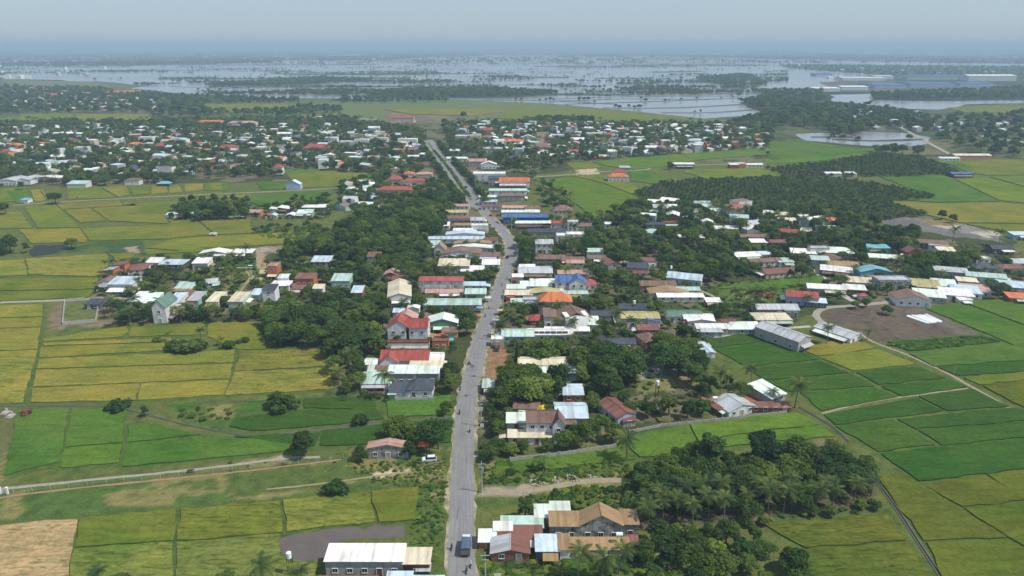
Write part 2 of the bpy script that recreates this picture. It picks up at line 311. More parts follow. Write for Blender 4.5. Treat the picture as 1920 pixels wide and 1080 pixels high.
GOLD = (0.172, 0.166, 0.031); OLIVE = (0.142, 0.147, 0.026); YGRN = (0.118, 0.144, 0.021); GRN = (0.0680, 0.1280, 0.0210); DGRN = (0.0340, 0.0780, 0.0130); BRT = (0.0800, 0.1380, 0.0190); STRAW = (0.335, 0.222, 0.105); OLD = (0.0862, 0.1061, 0.0150); PALE = (0.1269, 0.1556, 0.0315)
MGRN = (0.045, 0.092, 0.015)
FIELDS = [
 (GOLD, "-80 574 80 571 80 594 -80 599"), (GOLD, "-80 601 79 596 77 613 -80 618"), (GOLD, "-80 620 76 615 72 655 -80 660"), (GOLD, "-80 663 71 657 44 756 -80 760", 1),
 (OLIVE, "82 636 235 612 242 621 228 632 82 641"), (OLIVE, "246 614 383 606 386 628 243 632"), (OLIVE, "391 606 480 604 497 640 500 655 450 656 425 650 390 632"), (GOLD, "80 644 320 634 322 641 84 649"), (OLIVE, "77 652 320 643 318 657 74 672"),
 (GOLD, "73 675 440 657 438 680 69 692"), (GOLD, "68 695 437 683 431 711 62 726"), (GOLD, "61 729 262 720 256 751 58 755"), (GOLD, "265 720 430 714 419 741 258 751"), (OLIVE, "448 658 608 656 617 687 441 696", 1), (GOLD, "440 699 618 690 627 729 422 742", 1),
 (GRN, "33 768 129 766 113 866 8 893"), (GRN, "136 766 236 768 233 804 231 831 124 839"), (BRT, "123 842 230 834 223 868 114 878"), (GRN, "240 800 272 796 375 815 238 830"), (GRN, "237 833 400 820 480 824 540 822 560 843 440 856 230 876"),
 (DGRN, "440 785 520 772 612 768 625 790 560 803 475 808 430 800"), (DGRN, "570 748 700 744 705 768 570 766"), (DGRN, "620 768 705 768 720 786 560 803"), (DGRN, "605 808 760 794 850 788 846 800 845 830 600 836"), (GRN, "720 745 845 743 848 778 728 784"), (DGRN, "440 820 600 812 590 836 570 840"),
 (STRAW, "-80 990 146 974 126 1100 -80 1100", 1), (YGRN, "151 973 331 956 326 1014 142 1027"), (YGRN, "340 955 524 941 530 999 333 1014", 1), (OLIVE, "531 938 690 925 704 979 537 998", 1), (YGRN, "698 923 784 915 778 975 711 980"), (PALE, "140 1031 324 1018 320 1100 126 1100", 1), (PALE, "331 1018 524 1003 525 1045 600 1062 580 1100 330 1100", 1),
 (GOLD, "-60 493 45 487 52 516 -60 521"), (GOLD, "49 486 200 477 205 490 190 519 56 516", 1), (YGRN, "-60 524 190 522 180 542 -60 547"), (YGRN, "-60 549 178 545 165 559 -60 567"), (YGRN, "204 477 255 476 250 482 222 492"),
 (OLIVE, "-60 402 38 397 60 428 -60 430"), (YGRN, "45 388 105 385 148 427 72 428"), (OLIVE, "107 384 222 376 230 386 116 393"), (OLIVE, "120 395 168 391 200 414 150 418"), (OLIVE, "172 391 300 384 312 406 315 420 206 415"), (GOLD, "38 431 150 429 166 454 58 457"), (OLIVE, "152 429 320 422 322 448 168 452"), (OLIVE, "318 412 370 416 400 440 322 447"), (OLIVE, "374 416 470 411 468 425 490 437 404 440"), (OLIVE, "324 449 500 438 580 436 586 444 540 458 440 463 330 470 275 466"), (YGRN, "275 468 330 472 395 462 380 472 350 474 270 478"), (YGRN, "230 385 335 378 335 388 305 404 236 378"), (GRN, "478 368 600 358 625 362 600 378 560 374 500 390 470 380"), (YGRN, "340 372 470 364 470 372 400 372 350 378"),
 (YGRN, "0 356 26 353 36 370 30 378 0 380"), (GRN, "12 360 50 356 58 380 32 382"), (GOLD, "58 357 74 355 86 376 66 379"), (GOLD, "76 355 82 355 88 377 88 377"), (YGRN, "124 354 150 353 142 373 128 374"), (YGRN, "128 353 186 352 218 371 148 374"), (GOLD, "190 352 236 349 242 366 222 370"), (YGRN, "246 352 278 350 280 364 248 367"), (GOLD, "284 348 312 347 315 362 284 364"), (GOLD, "318 347 335 346 342 360 318 362"), (GOLD, "345 345 382 344 380 356 348 360"), (GRN, "385 344 430 342 425 358 385 358"), (YGRN, "392 344 415 342 418 357 400 358"), (GRN, "480 342 530 340 545 354 490 357"), (YGRN, "535 325 620 320 700 334 640 350 565 352", 0),
 (YGRN, "600 322 690 325 712 336 640 342 600 334"), (GRN, "520 320 600 318 600 322 540 328"),
 (DGRN, "1322 637 1428 621 1458 636 1340 653"), (DGRN, "1342 656 1462 639 1490 652 1535 675 1396 687"), (DGRN, "1398 690 1537 678 1592 700 1432 713"), (MGRN, "1434 716 1595 703 1640 725 1482 735"), (MGRN, "1500 738 1640 728 1682 745 1540 771"),
 (GOLD, "1497 652 1545 644 1560 640 1616 640 1640 652 1570 665 1530 668"), (OLIVE, "1533 670 1645 655 1716 684 1600 696"), (DGRN, "1605 699 1722 688 1772 709 1647 722"), (DGRN, "1652 725 1778 711 1813 726 1692 744"),
 (DGRN, "1545 779 1718 747 1768 771 1566 797"), (DGRN, "1724 745 1822 729 1892 763 1776 771"), (MGRN, "1567 800 1674 788 1753 835 1647 848"), (DGRN, "1682 787 1892 766 1990 780 1990 783 1718 806"), (DGRN, "1722 808 1990 784 1990 814 1766 836"), (DGRN, "1652 852 1760 838 1990 817 1990 872 1722 903"),
 (OLD, "1642 892 1694 888 1722 905 1888 1009 1732 1015"), (OLD, "1728 908 1846 891 1924 938 1804 951"), (OLD, "1850 890 1990 874 1990 975 1928 940"), (OLD, "1808 954 1924 942 1990 980 1990 1070 1890 1008"), (OLD, "1737 1018 1887 1011 1990 1072 1990 1100 1775 1100"),
 (OLD, "1430 983 1668 966 1698 1014 1512 1029", 1), (OLD, "1512 1033 1702 1018 1758 1100 1520 1100", 1),
 (BRT, "932 864 1148 840 1172 832 1168 850 1190 862 1060 878 928 884"), (BRT, "1175 826 1290 797 1310 838 1300 852 1200 858 1182 842"), (BRT, "1294 797 1492 773 1535 797 1380 815 1312 830"), (BRT, "1382 817 1538 799 1566 820 1480 826 1340 840 1316 834"),
 (GRN, "1738 580 1800 568 1990 640 1990 664 1920 655"), (GRN, "1806 567 1900 561 1990 590 1990 636"), (GRN, "1705 664 1880 645 1990 664 1990 672 1752 688"), (DGRN, "1758 690 1990 674 1990 690 1800 706"), (YGRN, "1806 709 1990 692 1990 706 1836 722"), (OLD, "1842 724 1990 708 1990 790 1900 756"),
 (DGRN, "1664 642 1840 630 1876 641 1704 659"),
 (BRT, "1000 336 1080 332 1130 345 1200 372 1150 400 1110 408 1090 390 1030 350"), (YGRN, "1010 334 1130 328 1190 350 1230 370 1206 372 1130 343 1080 331"), (YGRN, "1278 322 1310 318 1420 314 1484 328 1420 333 1330 337"), (BRT, "1110 303 1260 290 1440 278 1450 290 1310 300 1260 312 1190 318 1140 312"), (YGRN, "1060 305 1105 303 1130 314 1075 318"), (GRN, "1440 268 1500 264 1690 290 1560 300 1446 298"), (BRT, "1430 300 1560 294 1610 290 1540 302 1440 308"), (GRN, "1180 322 1210 320 1260 335 1225 345 1185 340"),
 (GRN, "1650 332 1770 328 1785 336 1870 378 1760 380 1640 372 1755 368 1700 352"), (YGRN, "1788 335 1850 333 1990 372 1990 388 1874 376"), (YGRN, "1856 332 1990 330 1990 370 1900 344"), (OLIVE, "1645 376 1755 382 1870 380 1990 392 1990 420 1800 418 1740 404 1690 385"), (YGRN, "1812 421 1990 422 1990 445 1890 436"), (YGRN, "1728 295 1990 302 1990 328 1850 329 1815 324 1790 312"), (GRN, "1760 300 1790 300 1830 320 1812 322"),
 (OLIVE, "720 206 880 204 960 208 880 218 770 214"), (YGRN, "960 200 1180 210 1300 222 1200 228 1000 226 930 222"), (YGRN, "380 196 560 194 570 208 390 212"), (OLIVE, "140 214 280 214 290 230 150 232"), (YGRN, "40 214 135 213 140 230 30 234"), (YGRN, "1775 202 1990 196 1990 214 1810 211"), (GRN, "1340 540 1440 528 1540 517 1552 530 1440 545"), 
]
# ================================================================ ground: one sheet to the horizon, painted by zone
def axis(lo, hi, fine0, fine1, d, grow):
    a = list(np.arange(fine0, fine1, d)); x = fine1; s = d
    while x < hi: a.append(x); s *= grow; x += s
    a.append(hi); b = []; x = fine0; s = d
    while x > lo: s *= grow; x -= s; b.append(max(x, lo))
    return np.array(sorted(set(b)) + a)
gx = axis(-38000, 38000, -270, 380, 1.5, 1.045); gy = axis(40, 42000, 130, 640, 1.5, 1.018)
GX, GY = np.meshgrid(gx, gy, indexing='ij')
jx = (fbm(GX * 0.12, GY * 0.12) - 0.5) * 7; jy = (fbm(GX * 0.12 + 50, GY * 0.12 + 9) - 0.5) * 7
dist = np.hypot(GX, GY); k = np.clip(dist / 400, 0.6, 6); QX = GX + jx * k; QY = GY + jy * k
nz = fbm(GX * 0.05, GY * 0.05)[..., None]; nz2 = fbm(GX * 0.0022 + 5, GY * 0.0014 + 3, 5)[..., None]
gcol = np.array((0.085, 0.125, 0.03)) * (1 - nz) + np.array((0.14, 0.15, 0.05)) * nz
fr = np.clip((dist - 900) / 900, 0, 1)[..., None]
nz3 = fbm(GX * 0.0009 + 1, GY * 0.00035 + 7, 4)[..., None]
far = np.where(nz2 > 0.57, np.array((0.10, 0.13, 0.06)), np.where(nz2 > 0.42, np.array((0.030, 0.048, 0.026)), np.array((0.042, 0.066, 0.032))))
far = np.where((nz3 > 0.60) & (dist[..., None] > 3500), np.array((0.26, 0.26, 0.25)), far)
gcol = gcol * (1 - fr) + far * fr
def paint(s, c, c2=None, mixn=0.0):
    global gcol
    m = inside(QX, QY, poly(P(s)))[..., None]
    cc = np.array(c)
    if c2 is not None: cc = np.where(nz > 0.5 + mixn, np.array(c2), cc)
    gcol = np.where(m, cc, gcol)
DIRT = (0.20, 0.155, 0.10); YARD = (0.15, 0.14, 0.085); GRASS = (0.088, 0.13, 0.034); DRY = (0.20, 0.19, 0.075); SAND = (0.48, 0.40, 0.29); DARKGREEN = (0.06, 0.075, 0.03); BROWN = (0.112, 0.094, 0.075)  # the dark green tone is undergrowth of groves and settlements
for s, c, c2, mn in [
  ("540 470 900 400 960 400 1600 420 1900 450 1940 560 1700 575 1550 575 1420 640 1325 650 1320 790 1110 830 900 850 840 745 610 745 480 615 190 600 160 560 200 490 480 480", DARKGREEN, YARD, 0.05),
  ("0 160 340 190 640 225 800 235 1450 235 1450 300 1130 310 1000 330 960 410 700 400 600 340 0 350", DARKGREEN, YARD, 0.03),
  ("640 860 850 850 845 1000 835 1080 760 1090 780 980 640 930", GRASS, DRY, 0.05),
  ("540 850 850 840 846 900 640 905 540 905", DRY, GRASS, 0.0),
  ("640 898 770 880 770 884 700 898 650 905", SAND, None, 0), ("690 892 725 882 745 886 705 900", SAND, DRY, 0.05),
  ("430 857 545 850 550 866 470 872", (0.36, 0.27, 0.19), DRY, 0.03),
  ("0 920 640 862 700 870 520 935 140 968 0 978", (0.078, 0.135, 0.035), DRY, 0.04),
  ("190 925 340 910 335 945 200 952", DRY, (0.22, 0.16, 0.09), 0.08), ("345 905 410 895 410 925 345 930", DRY, GRASS, 0.05),
  ("420 880 700 862 690 900 430 935", DRY, GRASS, 0.02),
  ("905 850 925 840 925 880 1170 860 1200 885 1200 935 905 950", DRY, GRASS, 0.02),
  ("900 915 1010 905 1010 925 900 930", (0.30, 0.26, 0.21), None, 0), ("1000 900 1180 885 1200 900 1180 925 1010 925", (0.26, 0.20, 0.14), DRY, 0.05),
  ("905 1010 1240 1035 1250 1095 905 1095", GRASS, DRY, 0.08),
  ("905 650 945 640 950 700 930 715 905 715", (0.27, 0.165, 0.09), (0.22, 0.14, 0.08), 0), ("905 715 930 712 925 790 900 800", (0.30, 0.26, 0.20), YARD, 0.03),
  ("1175 690 1240 682 1300 688 1310 705 1200 712", (0.38, 0.35, 0.28), (0.24, 0.24, 0.19), 0.0), ("1180 712 1310 705 1330 720 1200 740", (0.16, 0.17, 0.07), DRY, 0),
  ("1150 655 1215 650 1215 668 1155 670", BROWN, None, 0), ("1310 745 1370 740 1430 735 1430 755 1310 770", (0.33, 0.15, 0.07), YARD, 0.04),
  ("1530 592 1560 578 1650 570 1735 577 1840 628 1670 645 1640 640", BROWN, (0.128, 0.106, 0.084), 0.0), ("1690 580 1735 577 1840 628 1760 633 1690 600", (0.14, 0.122, 0.104), BROWN, 0.04),
  ("1340 535 1540 515 1545 545 1430 565 1350 560", (0.085, 0.14, 0.035), DRY, 0.08), ("1300 570 1450 545 1500 560 1420 585 1330 590", (0.085, 0.14, 0.035), DRY, 0.06),
  ("1300 490 1370 480 1360 505 1310 505", (0.10, 0.14, 0.04), DRY, 0.05),
  ("390 510 500 498 505 545 400 548", (0.15, 0.16, 0.055), DRY, 0.0), ("460 548 470 520 490 505 500 510 480 540", SAND, DRY, 0.08),
  ("380 480 480 478 480 505 385 505", (0.06, 0.115, 0.03), GRASS, 0.05), ("478 465 492 465 500 505 488 505", (0.36, 0.24, 0.15), None, 0), ("484 462 535 462 535 472 485 474", (0.27, 0.22, 0.18), (0.3, 0.3, 0.3), 0.05),
  ("85 450 260 448 270 475 110 475 85 470", (0.055, 0.10, 0.04), GRASS, 0.08), ("232 464 256 462 256 474 236 474", (0.34, 0.26, 0.19), None, 0),
  ("110 555 205 555 215 612 85 620", (0.15, 0.155, 0.06), (0.20, 0.16, 0.11), 0.02), ("120 610 210 615 200 632 120 628", (0.16, 0.13, 0.09), GRASS, 0.03),
  ("120 565 184 562 182 606 118 606", (0.16, 0.14, 0.10), (0.12, 0.15, 0.05), 0.0),
  ("1640 412 1740 402 1880 438 1870 452 1780 442 1700 430", (0.17, 0.17, 0.17), (0.14, 0.14, 0.145), 0), ("1745 422 1800 420 1880 438 1860 448 1800 436", (0.42, 0.39, 0.34), (0.22, 0.22, 0.21), 0.0),
  ("1690 408 1780 412 1810 422 1745 422", (0.22, 0.18, 0.08), None, 0),
  ("1075 318 1115 314 1120 326 1085 328", SAND, None, 0), ("0 765 40 765 10 900 0 905", (0.12, 0.13, 0.05), DRY, 0.03),
  ("320 755 640 745 850 745 850 800 600 815 430 812 330 790", (0.06, 0.125, 0.025), GRASS, 0.05), ("625 770 690 770 690 795 630 800", (0.17, 0.16, 0.14), (0.10, 0.13, 0.05), 0.02),
  ("380 765 430 760 440 785 390 785", (0.09, 0.13, 0.04), DRY, 0.05),
  ("1655 880 1700 880 1720 905 1640 900", (0.07, 0.12, 0.03), None, 0), ("1480 930 1640 905 1660 960 1440 985 1200 985 1200 960", (0.10, 0.10, 0.05), (0.17, 0.13, 0.085), 0.05),
  ("1170 930 1500 920 1500 950 1180 965", (0.13, 0.12, 0.05), DARKGREEN, 0.03),
  ("1500 822 1570 818 1580 828 1520 833", (0.16, 0.15, 0.08), GRASS, 0.02),
  ("380 195 700 190 840 186 1000 192 1200 210 1320 222 1480 232 1440 248 1000 240 840 232 640 226 400 215", (0.115, 0.165, 0.055), (0.13, 0.165, 0.06), 0.0),
  ("710 206 900 203 960 212 830 228 740 232", (0.15, 0.13, 0.10), (0.19, 0.17, 0.09), 0.05),
  ("0 215 140 212 290 214 290 232 0 235", (0.20, 0.18, 0.07), (0.12, 0.16, 0.05), 0.0), ("0 150 180 152 190 165 0 166", (0.14, 0.17, 0.07), None, 0),
  ("1450 185 1920 205 1920 300 1760 300 1700 285 1430 262", (0.05, 0.075, 0.033), (0.11, 0.12, 0.06), 0.04), ("1660 260 1780 262 1780 290 1680 290", (0.10, 0.13, 0.05), (0.17, 0.14, 0.09), 0.05),
  ("1770 200 1920 193 1920 215 1800 212", (0.10, 0.14, 0.05), None, 0), ("1450 148 1650 150 1900 160 1900 175 1600 172 1450 170", (0.10, 0.11, 0.08), (0.14, 0.14, 0.12), 0.0),
]: paint(s, c, c2, mn)
for fd in FIELDS:
    pg = poly(P(fd[1])); cx = sum(p[0] for p in pg) / len(pg); cy = sum(p[1] for p in pg) / len(pg)
    ex = [(x + math.copysign(1.3, x - cx), y + math.copysign(2.2, y - cy)) for x, y in pg]
    m = inside(GX, GY, ex)[..., None]; gcol = np.where(m, np.array((0.082, 0.125, 0.034)), gcol)
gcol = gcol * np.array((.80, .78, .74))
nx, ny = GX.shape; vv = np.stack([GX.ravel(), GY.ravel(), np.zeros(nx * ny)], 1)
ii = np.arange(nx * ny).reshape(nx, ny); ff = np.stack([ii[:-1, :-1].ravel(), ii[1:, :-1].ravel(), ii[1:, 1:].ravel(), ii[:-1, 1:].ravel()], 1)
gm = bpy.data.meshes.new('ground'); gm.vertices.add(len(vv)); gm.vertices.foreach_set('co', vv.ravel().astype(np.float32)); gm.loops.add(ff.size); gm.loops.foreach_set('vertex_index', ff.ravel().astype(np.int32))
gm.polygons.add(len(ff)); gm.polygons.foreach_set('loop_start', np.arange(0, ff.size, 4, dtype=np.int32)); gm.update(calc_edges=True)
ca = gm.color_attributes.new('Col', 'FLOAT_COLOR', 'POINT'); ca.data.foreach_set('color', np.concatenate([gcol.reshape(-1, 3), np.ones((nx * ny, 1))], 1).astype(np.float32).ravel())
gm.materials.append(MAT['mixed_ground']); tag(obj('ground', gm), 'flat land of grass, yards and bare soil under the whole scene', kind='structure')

# ================================================================ flooded fields, ponds, far land
def sheet(name, s, z, mat, label, color=None, jit=0.0, code=8, kind='structure', seg=None):
    pg = poly(P(s)); pts = []
    for i in range(len(pg)):
        a = np.array(pg[i]); b = np.array(pg[(i + 1) % len(pg)]); n = max(1, int(np.linalg.norm(b - a) / seg)) if seg else 1
        for q in range(n):
            p = a + (b - a) * q / n
            if q and jit: p = p + np.array((random.gauss(0, jit), random.gauss(0, jit)))
            pts.append(p)
    me = mesh(name, [(p[0], p[1], z) for p in pts], [tuple(range(len(pts)))], [mat])
    if me.polygons[0].normal.z < 0: me.flip_normals()
    o = obj(name, me, color=color); tag(o, label, kind=kind)
    if code: rast(pg, code)
    return o
WM = MAT['flood_water']
sheet('flood_water', "0 113 1460 113 1920 120 1920 136 1660 136 1460 170 1440 186 1400 200 1420 208 1445 214 1320 223 1215 212 1060 197 1000 193 840 187 640 185 520 184 400 180 310 173 240 158 190 153 0 149", 0.35, WM, 'wide sheet of flood water over the far rice fields', jit=25, seg=120)
sheet('flood_water', "1640 188 1780 190 1920 188 1920 194 1810 196 1760 206 1700 204 1620 196", 0.35, WM, 'shallow flood water beyond the wooded belt near the factories', jit=8, seg=60)
sheet('flood_water', "1555 178 1635 176 1632 196 1560 190", 0.35, WM, 'square flooded paddy in front of the white factory halls', jit=4, seg=60)
sheet('flood_water', "1490 252 1610 247 1700 250 1745 258 1740 270 1690 278 1600 272 1510 264", 0.35, WM, 'flooded paddy with low bunds behind the green fields', jit=2, seg=25)
sheet('pond_water', "60 460 126 458 122 468 110 470 108 475 62 482 55 476", 0.06, MAT['canal_water'], 'small grey pond beside the clump of trees in the yellow fields', jit=0.8, seg=5)
sheet('pond_water', "640 780 700 772 705 792 640 797", 0.05, MAT['mud'], 'muddy wet patch in the dark green paddy by the road', jit=0.6, seg=3)
far_land = flat('far_land', (0.055, 0.08, 0.035), 0.95, 0, 0.05, 0.3, 0.01)
k = 0
for s, lab in [("0 118 300 114 480 113 520 117 240 124 0 123", 'dark wooded plain beyond the flood at the left'), ("380 162 440 156 470 158 420 163", 'wooded bank at the left end of the spit'), ("560 148 700 150 690 154 570 154", 'small wooded bank in the flood'), ("420 160 500 153 610 146 640 150 600 158 480 163", 'wooded spit of land reaching into the flood at the left'), ("680 179 760 170 930 168 1050 176 960 183 720 185", 'long wooded island in the flood'),
          ("1300 148 1400 140 1440 158 1390 169 1330 155", 'wooded wedge of land left of the straight canal'), ("1385 193 1450 182 1545 185 1500 208 1420 205", 'wooded point of land at the edge of the flood'), ("1460 121 1920 124 1920 138 1650 140 1480 128", 'dark plain behind the factories')]:
    sheet('land', s, 0.7, far_land, lab, jit=14, seg=50, code=0); k += 1
# bunds that cross the flood
MBUNDS = []
bund_m = flat('bund_earth', (0.05, 0.06, 0.035), 0.95, 0, 0.05, 0.3, 0.05)
for s in ["1040 186 1215 181 1440 181", "1060 196 1220 191 1390 184", "960 160 1120 160 1300 155", "1100 171 1300 168 1420 166", "420 172 640 170 860 176", "560 133 800 132 1000 136", "320 163 520 168 700 166", "1160 150 1280 150", "640 176 760 172", "300 150 420 147 560 146", "520 158 760 157 1000 150", "1560 262 1640 265 1730 262", "1520 258 1600 258", "1000 143 1150 147 1300 149", "1050 190 1180 186 1330 187", "1130 203 1260 203 1400 196", "1200 176 1330 175 1410 176", "980 178 1100 180 1230 176", "900 188 1040 190 1150 196", "1240 212 1330 212 1420 206", "80 146 200 144"]:
    MBUNDS.append(P(s)); ribbon('bund', wline(s, 40), 8, 1.0 + .01 * len(MBUNDS), bund_m, 'narrow earth bund crossing the flood water', jit=1.5, code=0)
BUNDS = []
for i in range(26):      # drawn-out strips of wooded land that break the flood
    py = 117 + 62 * random.random(); x0 = random.uniform(-60, 1250); x1 = min(x0 + random.uniform(90, 460), 1430 if py < 165 else 1300)
    if x1 - x0 < 60 or (py > 150 and x0 < 270): continue
    b = [(x0 + (x1 - x0) * t, py + random.uniform(-1.2, 1.2) * (py - 84) / 80) for t in (0, .3, .6, 1)]; BUNDS += [b, b, b]
    ribbon('land_strip', spline(poly(b), 50), random.uniform(35, 110) * (84 / (py - 40)), 1.0 + .012 * i, far_land, 'drawn-out strip of wooded land in the flood', jit=18, code=0)
for i in range(46):
    py = 116 + 70 * random.random() ** 1.3; x0 = random.uniform(-50, 1350); ln = random.uniform(80, 420); x1 = min(x0 + ln, 1440 if py < 170 else 1380)
    if x1 - x0 < 40 or (py > 152 and x0 < 260) or (py > 160 and x0 < 330): continue
    dy = random.uniform(-.02, .02) * (x1 - x0) * (py - 84) / 90; BUNDS.append([(x0, py), ((x0 + x1) / 2, py + dy * .4), (x1, py + dy)])
    ribbon('bund', spline(poly(BUNDS[-1]), 60), random.uniform(4, 9), 0.9 + .01 * i, bund_m, 'narrow earth bund crossing the flood water', jit=1.5, code=0)
ribbon('canal', wline("1425 123 1415 137 1400 160", 30), 14, 1.2, WM, 'straight pale canal running away through the far trees')
ribbon('road', wline("1840 255 1880 262 1960 272", 10), 10, 0.5, MAT['concrete'], 'pale road at the far edge on the right')
ribbon('road', wline("1690 240 1740 268 1790 295", 8), 6, 0.5, MAT['pale_path'], 'dyke road slanting past the flooded paddy')

# ================================================================ main road
ROAD_PX = "864 1130 866 1080 865 1040 865 1000 866 950 867 900 868 860 870 820 872 780 877 740 887 700 896 660 907.5 620 922 580 937 540 951 500 957 480 958.5 461 953 446 940 430 922 412 905 394 893 378 880 357 860 332 838 305 822 285 812 271 806 262"
ROAD = wline(ROAD_PX, 3.0)
ribbon('road_shoulder', ROAD, 8.4, 0.02, MAT['shoulder_dirt'], 'dusty dirt verges along the main road', jit=0.9)
ribbon('road', ROAD, 6.6, 0.05, MAT['worn_asphalt'], 'worn grey asphalt main road running from the bottom edge into the town')
ROAD2 = wline("892 388 870 362 848 335 826 305 808 282 796 264", 3.0)
ribbon('road', ROAD2, 7.0, 0.054, MAT['worn_asphalt'], 'second carriageway of the planted boulevard at the entrance of the town')
ribbon('median', wline("884 375 865 350 848 325 830 302 814 283 802 266", 3.0), 2.2, 0.18, flat('median_grass', (0.06, 0.11, 0.03)), 'planted kerbed strip between the two carriageways', code=2, thick=0.18)
# small tar patches on the asphalt
tar = flat('tar_patch', (0.09, 0.09, 0.095), 0.9)
for i, (x, y, a, b) in enumerate([(886, 687, 1.6, 2.4), (874, 742, 1.3, 1.8), (889, 705, 1.0, 1.6), (858, 963, 0.25, 5)]):
    gxy = G(x, y); mb = MB(); mb.add([(-a / 2, -b / 2, 0), (a / 2, -b / 2, 0), (a / 2 * .9, b / 2, 0), (-a / 2, b / 2 * .9, 0)], [(0, 1, 2, 3)])
    tag(obj('tar_patch', mb.mesh('tar_patch', [tar]), loc=(gxy[0], gxy[1], 0.056)), ['larger dark tar patch by the orange earth', 'tar patch below the stall', 'small tar patch on the right lane', 'thin long tar seam near the bottom'][i] + ' on the main road', kind='structure')
# lanes, dykes, paths
for s, wd, m, lab in [
  ("-40 921 30 914 200 897 350 882 470 868 540 859 600 857", 1.25, 'pale_path', 'narrow concrete lane across the lower green fields'),
  ("0 567 90 564 210 559 330 562 470 553 520 552", 3.0, 'pale_path', 'concrete lane in front of the hamlet on the left'),
  ("385 504 440 502 500 503", 2.0, 'pale_path', 'short concrete lane behind the dirt yard'),
  ("440 560 452 545 462 530 468 518 460 506", 0.9, 'dirt_path', 'sandy wheel track across the yard'), ("452 553 466 537 474 520 470 508", 0.8, 'dirt_path', 'second sandy wheel track across the yard'),
  ("483 503 486 488 480 466", 3.0, 'dirt_path', 'red earth track up to the yellow fields'),
  ("25 385 90 380 250 371 420 363 560 357 640 352", 2.4, 'pale_path', 'pale lane across the far yellow fields'), ("430 407 490 404 540 402", 2.2, 'pale_path', 'pale lane in front of the far hamlet'),
  ("1545 620 1540 603 1530 592 1545 578 1600 573 1670 566 1680 560", 3.2, 'pale_path', 'concrete lane bending round the ploughed field'),
  ("1600 565 1560 540 1540 518 1530 506", 3.4, 'concrete', 'village lane between the metal roofed houses'), ("1320 662 1345 633 1400 627 1445 618 1520 612", 2.2, 'concrete', 'concrete footpath in front of the row of white houses'),
  ("1610 622 1635 640 1700 665 1770 697 1830 730 1950 797", 1.5, 'dirt_path', 'dirt path slanting through the green rice on the right'),
  ("1170 900 1110 902 1060 908 1010 918 905 925", 2.4, 'dirt_path', 'dirt track leading off the road past the rubble'), ("1540 775 1640 752 1740 738 1815 728", 1.0, 'dirt_path', 'grassy field path across the dark green rice'),
  ("500 918 620 905 700 893 770 884", 0.7, 'dirt_path', 'thin sandy footpath in the rough grass'), ("1000 332 1060 328 1130 322 1210 318 1240 312 1420 306 1540 300", 3.0, 'pale_path', 'pale lane past the red temple roofs'), ("1100 492 1130 494 1180 490", 2.2, 'pale_path', 'short pale lane between the houses right of the road'),
  ("1300 540 1330 552 1345 560", 2.0, 'dirt_path', 'dirt path beside the palm clump')]:
    ribbon('path', wline(s, 2.5), wd, 0.035 + 0.004 * random.random(), MAT[m], lab, jit=0.15)
# irrigation canals: two concrete banks with dark water between
def canal(s, wd, lab, step=4):
    pts = wline(s, step)
    o = ribbon('canal', pts, wd, 0.05, MAT['canal_water'], lab)
    for sg in (-1, 1): ribbon('bank', pts, 0.16, 0.22, MAT['canal_bank'], off=sg * (wd / 2 + 0.06), thick=0.25, parent=o, code=0)
canal("-30 763 100 761 200 763 250 771 340 795 430 812 480 818 560 811 640 802 760 790 845 783", 0.45, 'narrow concrete irrigation canal winding between the left fields')
canal("1497 763 1530 782 1562 802 1590 828", 0.7, 'upper straight irrigation canal in the right fields'); canal("1636 893 1682 956 1722 1018 1790 1120", 0.7, 'lower straight irrigation canal in the right fields')
flat('soil_line', (0.26, 0.16, 0.09), 0.95); ribbon('soil_ridge', wline("0 934 25 930 200 910 400 890 560 872 640 862"), 0.8, 0.08, MAT['soil_line'], 'thin ridge of bare red soil under the wire fence', jit=0.2)

# ================================================================ rice fields: each plot a standing crop with its own edges
FOBJ = []
for i, fd in enumerate(FIELDS):
    c, s = fd[0], fd[1]; lodged = len(fd) > 2 and fd[2]
    pg = poly(P(s)); cy = sum(p[1] for p in pg) / len(pg); ht = 0.28 if cy < 900 else 0.6
    if c in (STRAW,): ht = 0.12
    ht += 0.004 * (i % 60)
    pts = []
    for q in range(len(pg)):
        a = np.array(pg[q]); b = np.array(pg[(q + 1) % len(pg)]); n = max(1, int(np.linalg.norm(b - a) / 4.0))
        for t in range(n):
            p = a + (b - a) * t / n
            if t: p = p + RNG.normal(0, 0.3, 2)
            pts.append(p)
    ar = sum(pts[q - 1][0] * pts[q][1] - pts[q][0] * pts[q - 1][1] for q in range(len(pts)))
    if ar < 0: pts = pts[::-1]
    n = len(pts); v = [(p[0], p[1], ht) for p in pts] + [(p[0], p[1], -0.02) for p in pts]
    f = [tuple(range(n))] + [(q, n + q, n + (q + 1) % n, (q + 1) % n) for q in range(n)]
    kcol = [x * random.uniform(0.93, 1.07) for x in c]
    nm = 'rice_field' if c is not STRAW else 'stubble_field'
    o = obj(nm, mesh(nm, v, f, [MAT['lodged_rice' if lodged else 'standing_rice']]), color=kcol); tag(o, kind='structure'); rast(pg, 4)
    FOBJ.append((o, (sum(p[0] for p in pg) / len(pg), cy), {GOLD: 'golden', OLIVE: 'olive yellow', YGRN: 'yellow green', GRN: 'fresh green', DGRN: 'dark green', MGRN: 'mid green', BRT: 'bright green', STRAW: 'straw coloured', OLD: 'ripening olive', PALE: 'pale green'}[c]))
sheet('mud', "516 1012 560 1000 640 990 757 987 760 1008 640 1014 622 1046 560 1056 520 1030", 0.07, MAT['mud'], 'bare wet mud plot beside the white roofed building', jit=0.5, seg=3)
